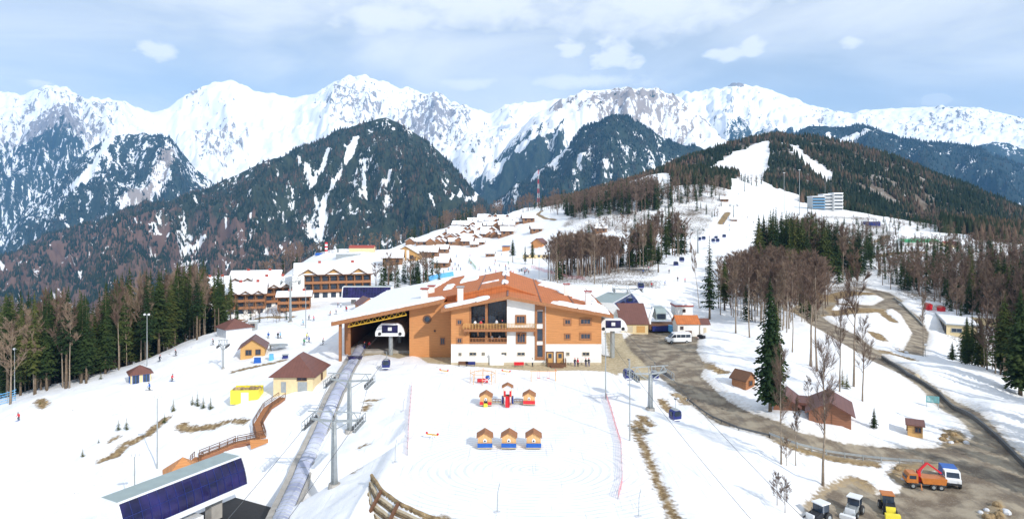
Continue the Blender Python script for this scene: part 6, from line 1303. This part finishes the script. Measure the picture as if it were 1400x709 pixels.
    for i in range(0, len(path), 1):
        p = path[i]; d = (path[min(i+1, len(path)-1)]-path[max(i-1, 0)]).normalized(); s = Vector((-d.y, d.x, 0)).normalized(); q = p-O
        pts = [q+s*math.cos(math.pi*k/n)*(rad+.03)+Vector((0, 0, .25+math.sin(math.pi*k/n)*(rad+.03)*.6)) for k in range(n+1)]; MB().tube(pts, .045, 4).build('rib', 'steel', t)
    for s_, nm in ((1, 'left'), (-1, 'right')):
        c = MB()
        for p, q in zip(path[:-1], path[1:]):
            d = (q-p).normalized(); s = Vector((-d.y, d.x, 0)).normalized()*s_; off = s*(rad+(.42 if s_ < 0 else .2)); c.bar(p-O+off-Vector((0, 0, .1)), q-O+off-Vector((0, 0, .1)), .75 if s_ < 0 else .3, .9)
        c.build('side_kerb', 'concrete', t)
    # playhouses
    def playhouse(label, px, py, board, s=1.0, extra=None, grp=None):
        p = P(px, py); t = thing('playhouse', label, 'playhouse', p, random.Random(px).uniform(-.05, .05)); W, Dp, h, rh = .92*s, .85*s, 1.55*s, .55*s
        MB().box(-W, W, -Dp, Dp, .32*s, h).build('wall', 'kid', t); MB().prism([(-W, h), (W, h), (0, h+rh)], (0, -Dp, 0), (1, 0, 0), (0, 0, 1), (0, 1, 0), 2*Dp).build('gable', 'kid', t)
        r = MB()
        for sg in (-1, 1): r.prism([(sg*(W+.18), h-.1), (0, h+rh+.01), (0, h+rh+.12), (sg*(W+.18), h+.01)], (0, -Dp-.22, 0), (1, 0, 0), (0, 0, 1), (0, 1, 0), 2*Dp+.44)
        r.build('roof', 'mwood', t); MB().box(-W-.04, W+.04, -Dp-.3, Dp+.05, .18*s, .318*s).build('floor', 'deck', t)
        for sx in (-1, 1):
            for sy in (-1, 1): MB().box(sx*W*.9-.06, sx*W*.9+.06, sy*Dp*.9-.06, sy*Dp*.9+.06, -.2, .178*s).build('foot', 'dwood', t)
        if board: MB().box(-W-.05, W+.05, -Dp-.34, -Dp-.26, .32*s, .85*s).build('front_board', board, t)
        w_ = MB(); w_.prism([(-.22, 0), (.22, 0), (.22, .32), (.0, .52), (-.22, .32)], (0, -Dp-.05, .9*s), (1, 0, 0), (0, 0, 1), (0, 1, 0), .045); wo = w_.build('window_frame', 'white2', t); q = MB(); q.box(-.1, .1, -Dp-.07, -Dp-.051, .98*s, 1.18*s); q.build('pane', 'glass', wo)
        for sx in (-1, 1): q = MB(); q.box(*sorted((sx*W*.55, sx*W*.98)), -Dp-.05, -Dp-.003, h*.55, h*.92); 
        return t
    for i, px in enumerate((663, 696, 729.5)): playhouse('pine playhouse with a blue front board, %s of the lower row of three' % ['leftmost', 'middle', 'rightmost'][i], px, 610.5, 'blue', 1.0)
    t = playhouse('pine playhouse with red panels and a yellow step, left end of the upper row', 664.5, 553, None, 1.0); W, Dp = .92, .85
    for sx in (-1, 1): MB().box(*sorted((sx*.38, sx*.95)), -Dp-.34, -Dp-.27, .32, .8).build('front_board', 'red', t)
    MB().box(-.3, .3, -Dp-.55, -Dp-.01, .02, .5).build('step', 'yellow', t); MB().box(-.28, .28, -Dp-.02, -Dp-.004, .5, 1.25).build('doorway', 'dark', t)
    playhouse('pine playhouse with a red front board, right end of the upper row', 723.5, 552, 'red', 1.0)
    p = P(694, 552); t = thing('slide_tower', 'playground tower with a red slide and blue sides in the middle of the upper row', 'slide tower', p)
    for sx in (-1, 1):
        for sy in (-1, 1): MB().box(sx*.6-.06, sx*.6+.06, sy*.55-.06, sy*.55+.06, -.2, 2.9).build('post', 'kid', t)
    MB().box(-.66, .66, -.6, .6, 1.35, 1.45).build('platform', 'dwood', t); r = MB()
    for sg in (-1, 1): r.prism([(sg*.95, 2.75), (0, 3.25), (0, 3.4), (sg*.95, 2.9)], (0, -.85, 0), (1, 0, 0), (0, 0, 1), (0, 1, 0), 1.7)
    r.build('roof', 'mwood', t); MB().prism([(-.6, 2.5), (.6, 2.5), (.6, 2.8), (0, 3.15), (-.6, 2.8)], (0, -.62, 0), (1, 0, 0), (0, 0, 1), (0, 1, 0), .06).build('gable_board', 'white2', t)
    for sx in (-1, 1): MB().box(*sorted((sx*.62, sx*.95)), -.62, .3, .25, 1.3).build('side_panel', 'cab', t); MB().box(*sorted((sx*.3, sx*.6)), -.66, -.6, 1.46, 2.3).build('guard_panel', 'red', t)
    MB().add([(-.3, -.6, 1.45), (.3, -.6, 1.45), (.3, -2.3, .2), (-.3, -2.3, .2), (-.3, -.6, 1.35), (.3, -.6, 1.35), (.3, -2.3, .1), (-.3, -2.3, .1)], [(0, 1, 2, 3), (7, 6, 5, 4), (0, 4, 5, 1), (1, 5, 6, 2), (2, 6, 7, 3), (3, 7, 4, 0)]).build('slide', 'red', t)
    for sx in (-1, 1): MB().bar((sx*.33, -.6, 1.6), (sx*.33, -2.3, .32), .06, .25).build('slide_side', 'red', t)
    for sx, lb in ((-1, 'left'), (1, 'right')):
        t = thing('footbridge', 'low plank bridge joining the slide tower to the %s red playhouse' % lb, 'footbridge', p+Vector((sx*1.75, 0, 0))); MB().box(-.7, .7, -.35, .35, .3, .38).build('planks', 'deck', t); b = MB(); rail(b, (-.7, -.3, .38), (.7, -.3, .38), .5, 3, .03, 1); b.build('railing', 'dwood', t)
    # play frames
    p = P(660, 523); t = thing('climbing_frame', 'octagonal orange climbing frame with nets and wheels nearest the lodge terrace', 'climbing frame', p); b = MB(); nn = 8; R_ = 2.3
    pt = [(R_*math.cos(6.283*i/nn), R_*.8*math.sin(6.283*i/nn)) for i in range(nn)]
    for i in range(nn): MB().bar((*pt[i], -.2), (*pt[i], 1.9 if i % 2 else 2.4), .09).build('post', 'kid', t)
    for i in range(nn): j = (i+1) % nn; b.bar((*pt[i], 1.8), (*pt[j], 1.8), .07); b.bar((*pt[i], 1.8), (0, 0, 2.5), .04)
    b.build('ring_beam', 'kid', t); b = MB()
    for i in range(0, nn, 2): b.bar((*pt[i], .2), (*pt[(i+1) % nn], 1.7), .05); b.bar((*pt[i], 1.7), (*pt[(i+1) % nn], .2), .05); b.bar((*pt[i], .9), (*pt[(i+1) % nn], .9), .05)
    b.build('net', 'white2', t); b = MB(); b.tube([(-1, -.2, .5), (1, -.2, .5)], .35, 10); b.build('tube', 'red', t); MB().ball((.9, .4, .9), .45).build('net_ball', 'blue', t)
    for lb, px, py, w in (('long orange swing frame', 743, 520, 2.3), ):
        p = P(px, py); t = thing('swing_frame', 'orange swing frame on the snow in front of the lodge doors', 'swing', p)
        for s in (-1, 1):
            for y in (-.5, .5): MB().bar((s*w, y, -.2), (s*w, 0, 1.75), .09).build('post', 'kid', t)
        MB().bar((-w-.2, 0, 1.78), (w+.2, 0, 1.78), .1).build('beam', 'kid', t)
        for x in (-.9, .9): b = MB(); b.bar((x-.2, 0, .5), (x-.2, 0, 1.73), .03); b.bar((x+.2, 0, .5), (x+.2, 0, 1.73), .03); b.box(x-.25, x+.25, -.1, .1, .44, .5); b.build('swing_seat', 'red', t)
    for px, py, lb in ((759.5, 520, 'slim orange post beside the swing frame'), (692, 512, 'small orange see saw behind the slide tower'), (591, 600, 'small red and yellow rocking toy alone on the left of the play area'), (607, 511, 'small orange toy at the upper left of the play area')):
        p = P(px, py); t = thing('play_post' if px == 759.5 else 'rocking_toy', lb, 'play equipment', p)
        if px == 759.5: MB().bar((0, 0, -.2), (0, 0, 2.0), .1).build('post', 'kid', t); MB().ball((0, 0, 2.05), .12).build('knob', 'red', t)
        else: MB().bar((-.8, 0, .75), (.8, 0, .55), .14).build('beam', 'yelm', t); MB().bar((-.3, 0, -.1), (.1, 0, .7), .1).build('leg', 'white2', t); MB().bar((.3, 0, -.1), (0, 0, .7), .1).build('leg', 'white2', t); MB().ball((-.75, 0, .9), .16).build('seat', 'red', t); MB().ball((.75, 0, .7), .16).build('seat', 'red', t)
    net('safety_net', 'pink safety net along the left side of the play area', [P(563, 528), P(559, 577), P(557, 622)], .8, 'fence_pink'); net('safety_net', 'pink safety net along the right side of the play area', [P(828, 541), P(836, 565), P(841, 583), P(849, 609), P(851, 661), P(845, 682)], .9, 'fence_pink')
    net('safety_net', 'red safety net beside the piste behind the copse', [P(726, 366), P(745, 372), P(775, 380), P(800, 383)], 1.4, 'fence_pink', step=5); net('safety_net', 'blue safety net at the left edge of the photo', [P(-8, 556), P(10, 551), P(22, 547)], 2.6, 'lblue', step=2.5)
    net('safety_net', 'green safety net on the meadow behind the lodge', [P(641, 356), P(651, 369)], 1.6, 'green', step=5)
    net('banner_fence', 'light blue banner fence behind the snowy hall roof', [P(586, 384), P(620, 377)], 2.2, 'lblue', step=4, solid=True, hp=2.5)
    net('banner_fence', 'pale blue banner row along the meadow behind the lodge ridge', [P(684, 372), P(722, 370)], 1.0, 'white2', step=3, solid=True, hp=1.9)
    for pts, lb in (([(487, 605), (490, 625), (484, 650)], None),)[:0]: pass
    # thin poles with cables on the play area
    for px, by, ty, lb in ((540, 632, 600, 'short thin pole with a round foot on the left of the play area'), (680, 700, 660, 'thin bent pole at the lower middle of the play area'), (873, 706, 668, 'thin bent pole at the lower right of the play area'), (551, 562, 545, 'short thin pole beside the upper part of the left pink net')):
        p = P(px, by); h = zof(ty, p.y)-p.z; t = thing('thin_pole', lb, 'pole', p); MB().tube([(0, 0, -.2), (.05, 0, h*.7), (.25, 0, h)], .035, 6).build('pole', 'steel', t); MB().tube([(0, 0, -.1), (0, 0, .1)], .35, 10).build('foot', 'dsnow', t)
    # timber terrace at the bottom
    o0 = P(510, 650); t = thing('log_terrace', 'stepped brown log retaining terrace below the lower left corner of the play area', 'retaining wall', (0, 0, 0))
    arcs = [(508, 657), (522, 670), (545, 687), (575, 701), (612, 715)]; A = [B(*a) for a in arcs]
    for k in range(9):
        pts = []
        for (x, y) in A: pts.append(Vector((x-.55*k, y-k*.6, .0-.5*k)))
        st = Vector((A[0][0]+.05*k, A[0][1]-1.25*k, -.5*k)); pts = [st]+[q for q in pts[1:] if q.x > st.x+.6]; b = MB(); jag = []
        for a, c in zip(pts[:-1], pts[1:]):
            for i in range(4): q = a.lerp(c, i/4); q += Vector((0, 0, random.Random(k*50+i).uniform(-.03, .03))); jag.append(q)
        jag.append(pts[-1]); b.tube(jag, .13 if k else .2, 8); b.tube([q+Vector((-.02, -.03, -.25)) for q in jag], .13, 8); b.tube([q+Vector((-.02, .2, -.6)) for q in jag], .2, 6); b.build('log_row', 'gab' if k else 'rock', t)
        if k:
            s = MB(); 
            for a, c in zip(jag[:-1], jag[1:]): s.bar(a+Vector((0, .42, .06)), c+Vector((0, .42, .06)), .42, .1)
            s.build('soil_tread', 'deck', t)
    for f in (.33, .66):
        i = int(f*4); q = Vector((*A[i], 0)); b = MB(); b.bar(q+Vector((0, -.3, .1)), q+Vector((-2, -7, -3.5)), .3, .3); b.build('cross_log', 'dwood', t)
    # wooden walkway on the left slope
    W_ = [P(386, 546), P(366, 560), P(352, 584), P(357, 601), P(322, 608), P(300, 617), P(272, 628), P(266, 634)]; t = thing('timber_walkway', 'red brown timber stair and walkway bending across the left slope', 'walkway', W_[0]); O = Vector(W_[0]); 
    for i, (a, c) in enumerate(zip(W_[:-1], W_[1:])):
        a = a-O; c = c-O; b = MB(); b.bar(a+Vector((0, 0, .35)), c+Vector((0, 0, .35)), 1.4, .15); b.build('deck', 'mwood', t)
        d = (c-a); d.z = 0; d.normalize(); s = Vector((-d.y, d.x, 0))*.72
        for sg in (-1, 1): b = MB(); rail(b, a+s*sg+Vector((0, 0, .42)), c+s*sg+Vector((0, 0, .42)), .8, max(2, int((c-a).length/1.6)), .035, 2); b.build('railing', 'dwood', t)
        for sg in (-1, 1): b = MB(); b.bar(a+s*sg*.9+Vector((0, 0, -.1)), c+s*sg*.9+Vector((0, 0, -.1)), .1, .75); b.build('skirt_board', 'woodr', t)
    q = P(352, 612)-O; b = MB(); b.prism([(-1.0, -.2), (1.6, .8), (1.6, 1.4), (-1.2, 1.2)], q+Vector((0, 0, 0)), (1, 0, 0), (0, 0, 1), (0, 1, 0), .12); b.build('timber_panel', 'wood', t)
    # drag lift frame
    p = P(352, 484); t = thing('drag_lift_frame', 'horizontal steel drag lift frame with blue boxes in front of the log chalet', 'lift machinery', p+Vector((0, 1.5, 0))); b = MB()
    for y in (-.5, .5): b.bar((-3.4, y, 1.9), (4.6, y, 2.1), .14, .2)
    for i in range(12): x = -3.4+8*i/12; b.bar((x, -.5, 1.9), (x+.66, .5, 1.95), .07)
    b.build('truss', 'steel', t); MB().tube([(4.8, 0, 1.8), (4.8, 0, 1.98)], [2.0, 2.0], 20).build('bullwheel', 'steel', t)
    for x in (-2.2, 2.6): MB().bar((x, 0, -.5), (x, 0, 1.85), .35).build('leg', 'steel', t)
    for px, py, w, h, m_, lb in ((352, 496, 1.5, 1.3, 'blue', 'bright blue box beside the drag lift'), (371, 492, 1.0, 1.5, 'lblue', 'pale blue booth beside the drag lift'), (390, 489, 1.3, .6, 'cab', 'low dark blue sledge box beside the drag lift')):
        q = P(px, py); tt = thing('equipment_box', lb, 'box', q, .2); MB().hexa([(-w/2, -.5, -.1), (w/2, -.5, -.1), (w/2, .5, -.1), (-w/2, .5, -.1), (-w/2+.1, -.4, h), (w/2, -.45, h), (w/2-.1, .5, h+.1), (-w/2, .5, h+.1)]).build('housing', m_, tt); MB().box(-w/2-.1, w/2+.1, -.6, .6, h+.11, h+.2).build('lid', 'white2' if m_ != 'cab' else 'steel', tt)
    # guard rail and barriers
    def guard(label, pts, h=.6, m_='steel', post_every=1.6, name='guard_rail', th=.06, sh=.28):
        t = thing(name, label, 'guard rail' if name == 'guard_rail' else 'barrier', P(*pts[0])); O = Vector(t.location); W3 = [P(*q) for q in pts]; path = []
        for a, c in zip(W3[:-1], W3[1:]):
            n = max(1, int((c-a).length/post_every))
            for i in range(n): q = a.lerp(c, i/n); path.append(Vector((q.x, q.y, gz(q.x, q.y))))
        path.append(W3[-1]); b = MB()
        for a, c in zip(path[:-1], path[1:]): b.bar(a-O+Vector((0, 0, h)), c-O+Vector((0, 0, h)), th, sh)
        b.build('rail', m_, t)
        for q in path[:95]: MB().box(q.x-O.x-.05, q.x-O.x+.05, q.y-O.y-.06, q.y-O.y+.06, q.z-O.z-.4, q.z-O.z+h+.18).build('post', m_, t)
    guard('grey steel guard rail with posts along the lower edge of the mid road', [(1052, 598), (1090, 612), (1130, 622), (1180, 629), (1230, 634), (1262, 636)], .62)
    guard('low dark barrier along the lower edge of the yard road', [(940, 548), (975, 573), (1010, 588), (1052, 598)], .4, 'dsteel', 2.2, 'road_barrier')
    guard('dark kerb wall along the outer side of the right hand road', [(1206, 490), (1240, 513), (1285, 541), (1325, 569), (1365, 602), (1402, 640)], .35, 'dsteel', 1.6, 'road_barrier', .35, .7)
    guard('dark barrier on the outer side of the upper road loop', [(1222, 408), (1240, 424), (1262, 446)], .35, 'steel', 3, 'road_barrier', .2, .5)
    p = P(1275, 557); t = thing('sign_board', 'pale teal lattice sign board standing beside the right hand road', 'sign', p, -.4)
    for x in (-.85, .85): MB().bar((x, 0, -.2), (x, 0, 1.9), .08).build('post', 'steel', t)
    b = MB(); b.box(-.95, .95, -.05, 0, .85, 1.0); 
    for k in range(6): b.box(-.95, .95, -.05, 0, .85+k*.2, .97+k*.2)
    for x in (-.95, -.3, .3, .9): b.box(x, x+.06, -.055, .005, .85, 1.97)
    b.build('panel', 'teal', t)
    p = P(1253, 517); t = thing('snow_covered_boulder', 'pale rounded stone post at the edge of the right hand road', 'stone', p); MB().ball((0, 0, .35), .6, .55, .6, 10, 8).build('stone', 'deck', t)
    # rocks and snow heap
    rng = random.Random(4)
    for (px, py, r, n, lb) in ((1300, 598, .55, 9, 'brown stones at the tip of the snowbank beside the road junction'), (1362, 700, .55, 12, 'dirty rubble and snow heap at the lower right corner'), (893, 580, .3, 5, 'small brown stones melting out below the steel tower'), (1245, 650, .5, 8, 'dirty clods beside the orange crane machine'), (1225, 478, .6, 10, 'dark rubble pile at the fork of the road loops'), (55, 552, .35, 3, 'brown stump and stones on the left slope'), (935, 545, .35, 5, 'brown clods beside the yard road')):
        p = P(px, py); t = thing('stone_pile', lb, 'stone pile', p)
        for k in range(n):
            x, y = rng.uniform(-1.6, 1.6), rng.uniform(-1.8, 1.8); s = r*rng.uniform(.4, 1); MB().ball((x, y, gz(p.x+x, p.y+y)-p.z+s*.2), s, s*rng.uniform(.7, 1.3), s*.7, 7, 5).build('stone', 'rock' if k % 3 else 'dsnow', t)
    for px, by, lb in ((1075, 636, 'left leafless shrub below the guard rail'), (1073, 700, 'leafless shrub in the lower right snow'), (1062, 690, 'second leafless shrub in the lower right snow'), (1105, 545, 'leafless shrub behind the brown cedar shed'), (1132, 560, 'leafless bush in front of the cedar shed link')):
        p = P(px, by); place_tree('bare2', 'bare_shrub', p-Vector((0, 0, .6)), 4.2, lb, None, 'shrub', px, 0, 1.0)
    # ---------------- vehicles
    p = Vector((X_(927, 160), 160, gz(X_(927, 160), 160)-.05)); t = thing('minibus', 'white minibus parked in the yard in front of the white house', 'minibus', p, math.pi/2+.06)
    L_, W, H = 5.9, 1.05, 2.55   # local: front is +y
    extr([(-2.95, .45), (2.6, .45), (2.95, .6), (2.92, 1.15), (2.2, 1.35), (1.35, 2.3), (1.0, 2.5), (-2.8, 2.55), (-2.95, 2.3)], -W, W).build('body', 'white2', t)
    for s in (-1, 1):
        for y0, y1 in ((-2.7, -1.6), (-1.5, -.4), (-.3, .6)): MB().box(*sorted((s*(W+.003), s*(W+.03))), y0, y1, 1.45, 2.15).build('side_window', 'glass', t)
        extr([(.75, 1.45), (1.95, 1.45), (1.25, 2.15), (.75, 2.15)], *sorted((s*(W+.003), s*(W+.03)))).build('door_window', 'glass', t)
        wheel(t, (s*(W-.05), 1.9, .36), .36); wheel(t, (s*(W-.05), -1.8, .36), .36); MB().box(*sorted((s*.55, s*.95)), 2.93, 2.99, .75, 1.0).build('headlight', 'glass', t); MB().box(*sorted((s*(W+.02), s*(W+.2))), 1.5, 1.62, 1.4, 1.7).build('mirror', 'black', t)
    MB().hexa([(-.9, 2.24, 1.38), (.9, 2.24, 1.38), (.9, 2.2, 1.34), (-.9, 2.2, 1.34), (-.85, 1.42, 2.32), (.85, 1.42, 2.32), (.85, 1.36, 2.27), (-.85, 1.36, 2.27)]).build('windscreen', 'glass', t); MB().box(-.9, .9, 2.9, 3.02, .4, .62).build('bumper', 'black', t)
    p = Vector((X_(957, 163), 162, gz(X_(957, 163), 162))); t = thing('snowmobile', 'dark snowmobile beside the right end of the white minibus', 'snowmobile', p, .4)
    extr([(-1.3, .35), (1.0, .35), (1.2, .7), (.4, 1.0), (-.2, .85), (-1.2, .9)], -.35, .35).build('body', 'dark', t); MB().box(-.25, .25, -1.3, .5, .0, .33).build('track', 'black', t); MB().bar((-.4, .5, 1.15), (.4, .5, 1.15), .06).build('handlebar', 'dsteel', t)
    for s in (-1, 1): MB().bar((s*.45, .6, .06), (s*.45, 1.6, .12), .12, .05).build('ski', 'red', t)
    # blue and white truck
    p = P(1303, 664); t = thing('utility_truck', 'white utility truck with a bright blue tarpaulin body at the edge of the parking yard', 'truck', p+Vector((0, .6, 0)), math.pi-.35); s_ = .78; t.scale = (s_, s_, s_)
    extr([(.3, .9), (2.3, .9), (2.35, 1.5), (1.95, 1.65), (1.6, 2.55), (.35, 2.6)], -1.05, 1.05).build('cab', 'white2', t); MB().box(-.95, .95, -2.4, 2.1, .6, .88).build('chassis', 'dsteel', t); MB().box(-1.1, 1.1, -2.5, .2, .9, 1.5).build('cargo_bed', 'blue', t)
    extr([(-2.45, 1.503), (.15, 1.503), (.15, 2.35), (-.1, 2.6), (-2.2, 2.6), (-2.45, 2.35)], -1.05, 1.05).build('tarpaulin', 'blue', t); MB().hexa([(-.9, 1.96, 1.7), (.9, 1.96, 1.7), (.9, 1.92, 1.68), (-.9, 1.92, 1.68), (-.85, 1.66, 2.45), (.85, 1.66, 2.45), (.85, 1.61, 2.44), (-.85, 1.61, 2.44)]).build('windscreen', 'glass', t)
    for s in (-1, 1):
        MB().box(*sorted((s*1.053, s*1.08)), .6, 1.5, 1.75, 2.35).build('door_window', 'glass', t); wheel(t, (s*1.0, 1.5, .55), .55, .34); wheel(t, (s*1.0, -1.5, .55), .55, .34); MB().box(*sorted((s*.6, s*.9)), 2.36, 2.4, 1.1, 1.35).build('headlight', 'white', t)
    MB().box(-1, 1, 2.36, 2.5, .75, 1.0).build('bumper', 'black', t)
    # orange crane machine
    p = P(1268, 668); t = thing('crane_truck', 'orange truck with a folded red crane arm in the middle of the parking yard', 'crane truck', p+Vector((0, .5, 0)), 1.35); t.scale = (.76, .76, .76)
    MB().box(-.9, .9, -2.8, 2.6, .65, .95).build('chassis', 'dsteel', t); extr([(-2.7, .96), (.6, .96), (.9, 1.9), (-2.9, 1.9)], -1.1, 1.1).build('cargo_bed', 'orange', t); extr([(1.3, .96), (3.0, .96), (3.0, 1.7), (2.6, 2.4), (1.35, 2.4)], -1.05, 1.05).build('cab', 'orange', t)
    MB().box(-.9, .9, 3.0, 3.03, 1.5, 2.0).build('windscreen', 'glass', t); MB().box(-.3, .3, .7, 1.2, .96, 2.7).build('crane_column', 'red', t)
    MB().bar((0, .9, 2.7), (.1, -.3, 4.0), .28, .3).build('lower_boom', 'red', t); MB().bar((.1, -.3, 4.0), (0, -2.4, 2.5), .24, .26).build('upper_boom', 'red', t); MB().tube([(0, .8, 1.9), (.05, .1, 3.4)], .08, 8).build('ram', 'steel', t)
    for s in (-1, 1):
        for y in (2.1, -.9, -2.0): wheel(t, (s*1.0, y, .5), .5, .32)
        MB().bar((s*1.1, .95, .9), (s*1.5, .95, .05), .14).build('outrigger', 'orange', t); MB().box(*sorted((s*1.053, s*1.07)), 1.6, 2.6, 1.6, 2.15).build('door_window', 'glass', t)
    for (px, py, rz, body, acc, lb, sc) in ((1214, 699, -.3, 'dark', 'yellow', 'black and yellow compact loader with an orange beacon hood in the parking yard', .8), (1167, 703, -.75, 'steel', 'white2', 'grey and white tractor with a raised front loader at the bottom of the yard', .8), (1119, 712, -1.1, 'dark', 'white2', 'dark tractor with a white hood cut by the bottom edge', .8)):
        p = P(px, py); t = thing('compact_tractor', lb, 'tractor', p, rz+math.pi); t.scale = (sc, sc, sc)
        extr([(-1.4, .6), (1.5, .6), (1.6, 1.2), (.4, 1.35), (-1.4, 1.3)], -.6, .6).build('hood', body, t); MB().box(-.75, .75, -1.2, .2, 1.36, 2.4).build('cab', 'glass', t); MB().box(-.85, .85, -1.35, .35, 2.402, 2.55).build('cab_roof', 'orange' if acc == 'yellow' else 'white2', t)
        MB().box(-.62, .62, 1.55, 1.75, .5, 1.35).build('grille', acc, t); MB().box(-.95, .95, 2.4, 3.1, .15, .8).build('bucket', acc, t)
        for s in (-1, 1): wheel(t, (s*.85, -.9, .65), .65, .4); wheel(t, (s*.75, 1.1, .42), .42, .3); MB().bar((s*.7, .1, 1.45), (s*.7, 2.5, .55), .12, .16).build('loader_arm', body, t); MB().tube([(s*.72, -.1, 2.4), (s*.72, -.1, 1.3)], .04, 6).build('cab_post', acc, t)
        MB().tube([(.35, .9, 1.3), (.35, .9, 1.95)], .05, 6).build('exhaust', 'dsteel', t)
    # benches and bikes in front of the lodge
    for px, m_, lb in ((709.5, 'red', 'red bench in front of the middle of the lodge wall'), (633, 'dwood', 'dark bench at the left foot of the lodge wall'), (643, 'cab', 'blue bench beside the dark bench at the lodge wall')):
        x = X_(px, 135.8); t = thing('bench', lb, 'bench', (x, 136, gz(x, 136))); MB().box(-1, 1, -.25, .2, .38, .46).build('seat', m_, t); MB().box(-1, 1, .21, .27, .46, .95).build('backrest', m_, t)
        for s in (-.8, .8): MB().box(s-.05, s+.05, -.22, .2, -.1, .378).build('leg', 'dsteel', t)
    p = Vector((X_(487, 142), 141.5, gz(X_(487, 142), 141.5))); t = thing('snow_groomer_sled', 'purple blue rescue sled standing at the mouth of the open hall', 'sled', p, -.4); MB().hexa([(-.6, -1.4, .2), (.6, -1.4, .2), (.6, 1.2, .2), (-.6, 1.2, .2), (-.8, -1.8, 1.5), (.8, -1.8, 1.5), (.8, 1.5, 1.0), (-.8, 1.5, 1.0)]).build('tub', 'bglass', t)
    for s in (-.4, .4): MB().bar((s, -1.5, .05), (s, 1.4, .05), .12, .08).build('runner', 'steel', t)
    # ---------------- people
    POSES = person_meshes()
    for jk, sk, tr in (('red', 1, 'dark'), ('blue', 1, 'dark'), ('dark', 1, 'dark'), ('green', 1, 'dark'), ('orange', 1, 'cab'), ('lblue', 1, 'dark'), ('red', 0, 'dark'), ('dark', 0, 'cab'), ('white2', 0, 'dark'), ('fence_pink', 1, 'dark'), ('yellow', 1, 'dark')): PE.append(make_person(jk, jk, sk, tr))
    JN = ['red', 'blue', 'black', 'green', 'orange', 'light blue', 'red', 'black', 'white', 'pink', 'yellow']
    rng = random.Random(77)
    for px, py, i, lb in [(218, 494, 2, 'skier in dark clothes at the top of the slope right of the square pavilion'), (241, 486, 2, 'skier in dark clothes higher up the slope near the forest belt'), (292, 471, 2, 'lone dark skier left of the pale grey house'), (235, 521, 0, 'skier in a red jacket descending right of the square pavilion'), (205, 533, 1, 'skier in a blue jacket just above the tall light pole'), (26, 574, 0, 'skier in a red jacket at the far left of the slope'),
                           (367, 462, 1, 'skier in a blue jacket right of the log chalet'), (380, 462, 2, 'left dark skier of a pair behind the drag lift wheel'), (384, 462, 5, 'right skier of a pair behind the drag lift wheel'), (361, 472, 0, 'skier in a red jacket touching the log chalet corner'), (416, 471, 3, 'skier in a bright green jacket between cream house and hall'), (419, 463, 10, 'skier in a yellow jacket left of the blue one near the hall'), (423, 468, 1, 'skier in a blue jacket in the group near the hall'),
                           (441, 471, 2, 'dark skier beside the mouth of the open hall'), (415, 444, 5, 'skier in light blue on the approach below the hotel'), (422, 437, 2, 'dark skier on the approach below the hotel'), (429, 438, 9, 'skier in pink on the approach below the hotel'), (451, 431, 4, 'skier in orange on the approach to the terminal'), (460, 429, 2, 'dark skier second from the terminal'), (473, 424, 7, 'standing person in black near the white terminal'), (462, 420, 7, 'standing person in dark clothes directly below the white terminal'), (466, 420, 8, 'standing person in white directly below the white terminal'),
                           (474, 425, 0, 'skier in red close to the orange cabin'), (205, 525, 7, 'tiny person in black on the tall light pole line')][:-1]:
        place_person(i, P(px, py), lb, rng.uniform(-2, 2))
    groups = [('meadow', 26, (604, 700), (346, 374), 'skiers on the meadow behind the lodge', 'skier in %s on the meadow behind the lodge'), ('queue', 16, (684, 728), (369, 375), 'skiers lined up behind the lodge ridge', 'skier in %s in the row behind the lodge ridge'), ('upper', 14, (960, 1035), (262, 330), 'skiers on the upper piste', 'tiny skier in %s on the upper piste'),
              ('right', 7, (850, 945), (362, 402), 'skiers on the piste right of the lodge', 'skier in %s on the piste right of the lodge')]
    for nm, n, xr, yr, grp, lb in groups:
        for k in range(n):
            px, py = rng.uniform(*xr), rng.uniform(*yr); p = P(px, py); i = rng.choice([0, 1, 2, 3, 4, 5, 9, 2, 1]); place_person(i, p, lb % JN[i], rng.uniform(-3, 3), grp)
    for px, i, lb in ((786, 7, 'person in black standing beside the one in red at the lodge wall'), (790, 6, 'person in a red jacket at the right part of the lodge wall'), (801, 7, 'left one of two dark clothed people at the right lodge corner'), (805, 7, 'right one of two dark clothed people at the right lodge corner'), (728, 8, 'person in white left of the lodge porch')):
        x = X_(px, 136.2); place_person(i, Vector((x, 136.2, gz(x, 136.2))), lb, rng.uniform(-1, 1))
    for x, z, y, i, lb in ((-7.6, 7.6, 137.5, 8, 'person in white on the upper terrace, leftmost'), (-6.4, 7.6, 137.3, 6, 'person in red on the upper terrace, second from the left'), (-6.0, 7.6, 139, 7, 'person in black on the upper terrace behind the railing'), (-3.2, 7.6, 138.5, 8, 'person in white right of the upper terrace post'), (-2.0, 7.6, 137.2, 7, 'person in black at the right end of the upper terrace'), (-4.2, 4.27, 139.2, 8, 'person in white on the lower terrace, left one'), (-2.6, 4.27, 139.4, 8, 'person in white on the lower terrace, right one')):
        place_person(i, Vector((x, y, z)), lb, rng.uniform(-1, 1))
    for x, y in ((-33.5, 151.5), (-32.6, 152.4)): place_person(7 if x < -33 else 6, Vector((x, y, .55)), 'person in %s inside the open hall beside the walkway' % ('black' if x < -33 else 'red'), .4)
    for x in (-7.0, -3.6):
        t = thing('cafe_table', 'white cafe table on the upper terrace, %s of the post' % ('left' if x < -5 else 'right'), 'table', (x, 139.0, 7.6)); MB().tube([(0, 0, .72), (0, 0, .76)], .45, 12).build('tabletop', 'white2', t); MB().tube([(0, 0, 0), (0, 0, .72)], .05, 6).build('leg', 'dsteel', t)
defmats(); setup_world(); build_ground(); build_mountains(); build_trees(); build_buildings(); build_props()
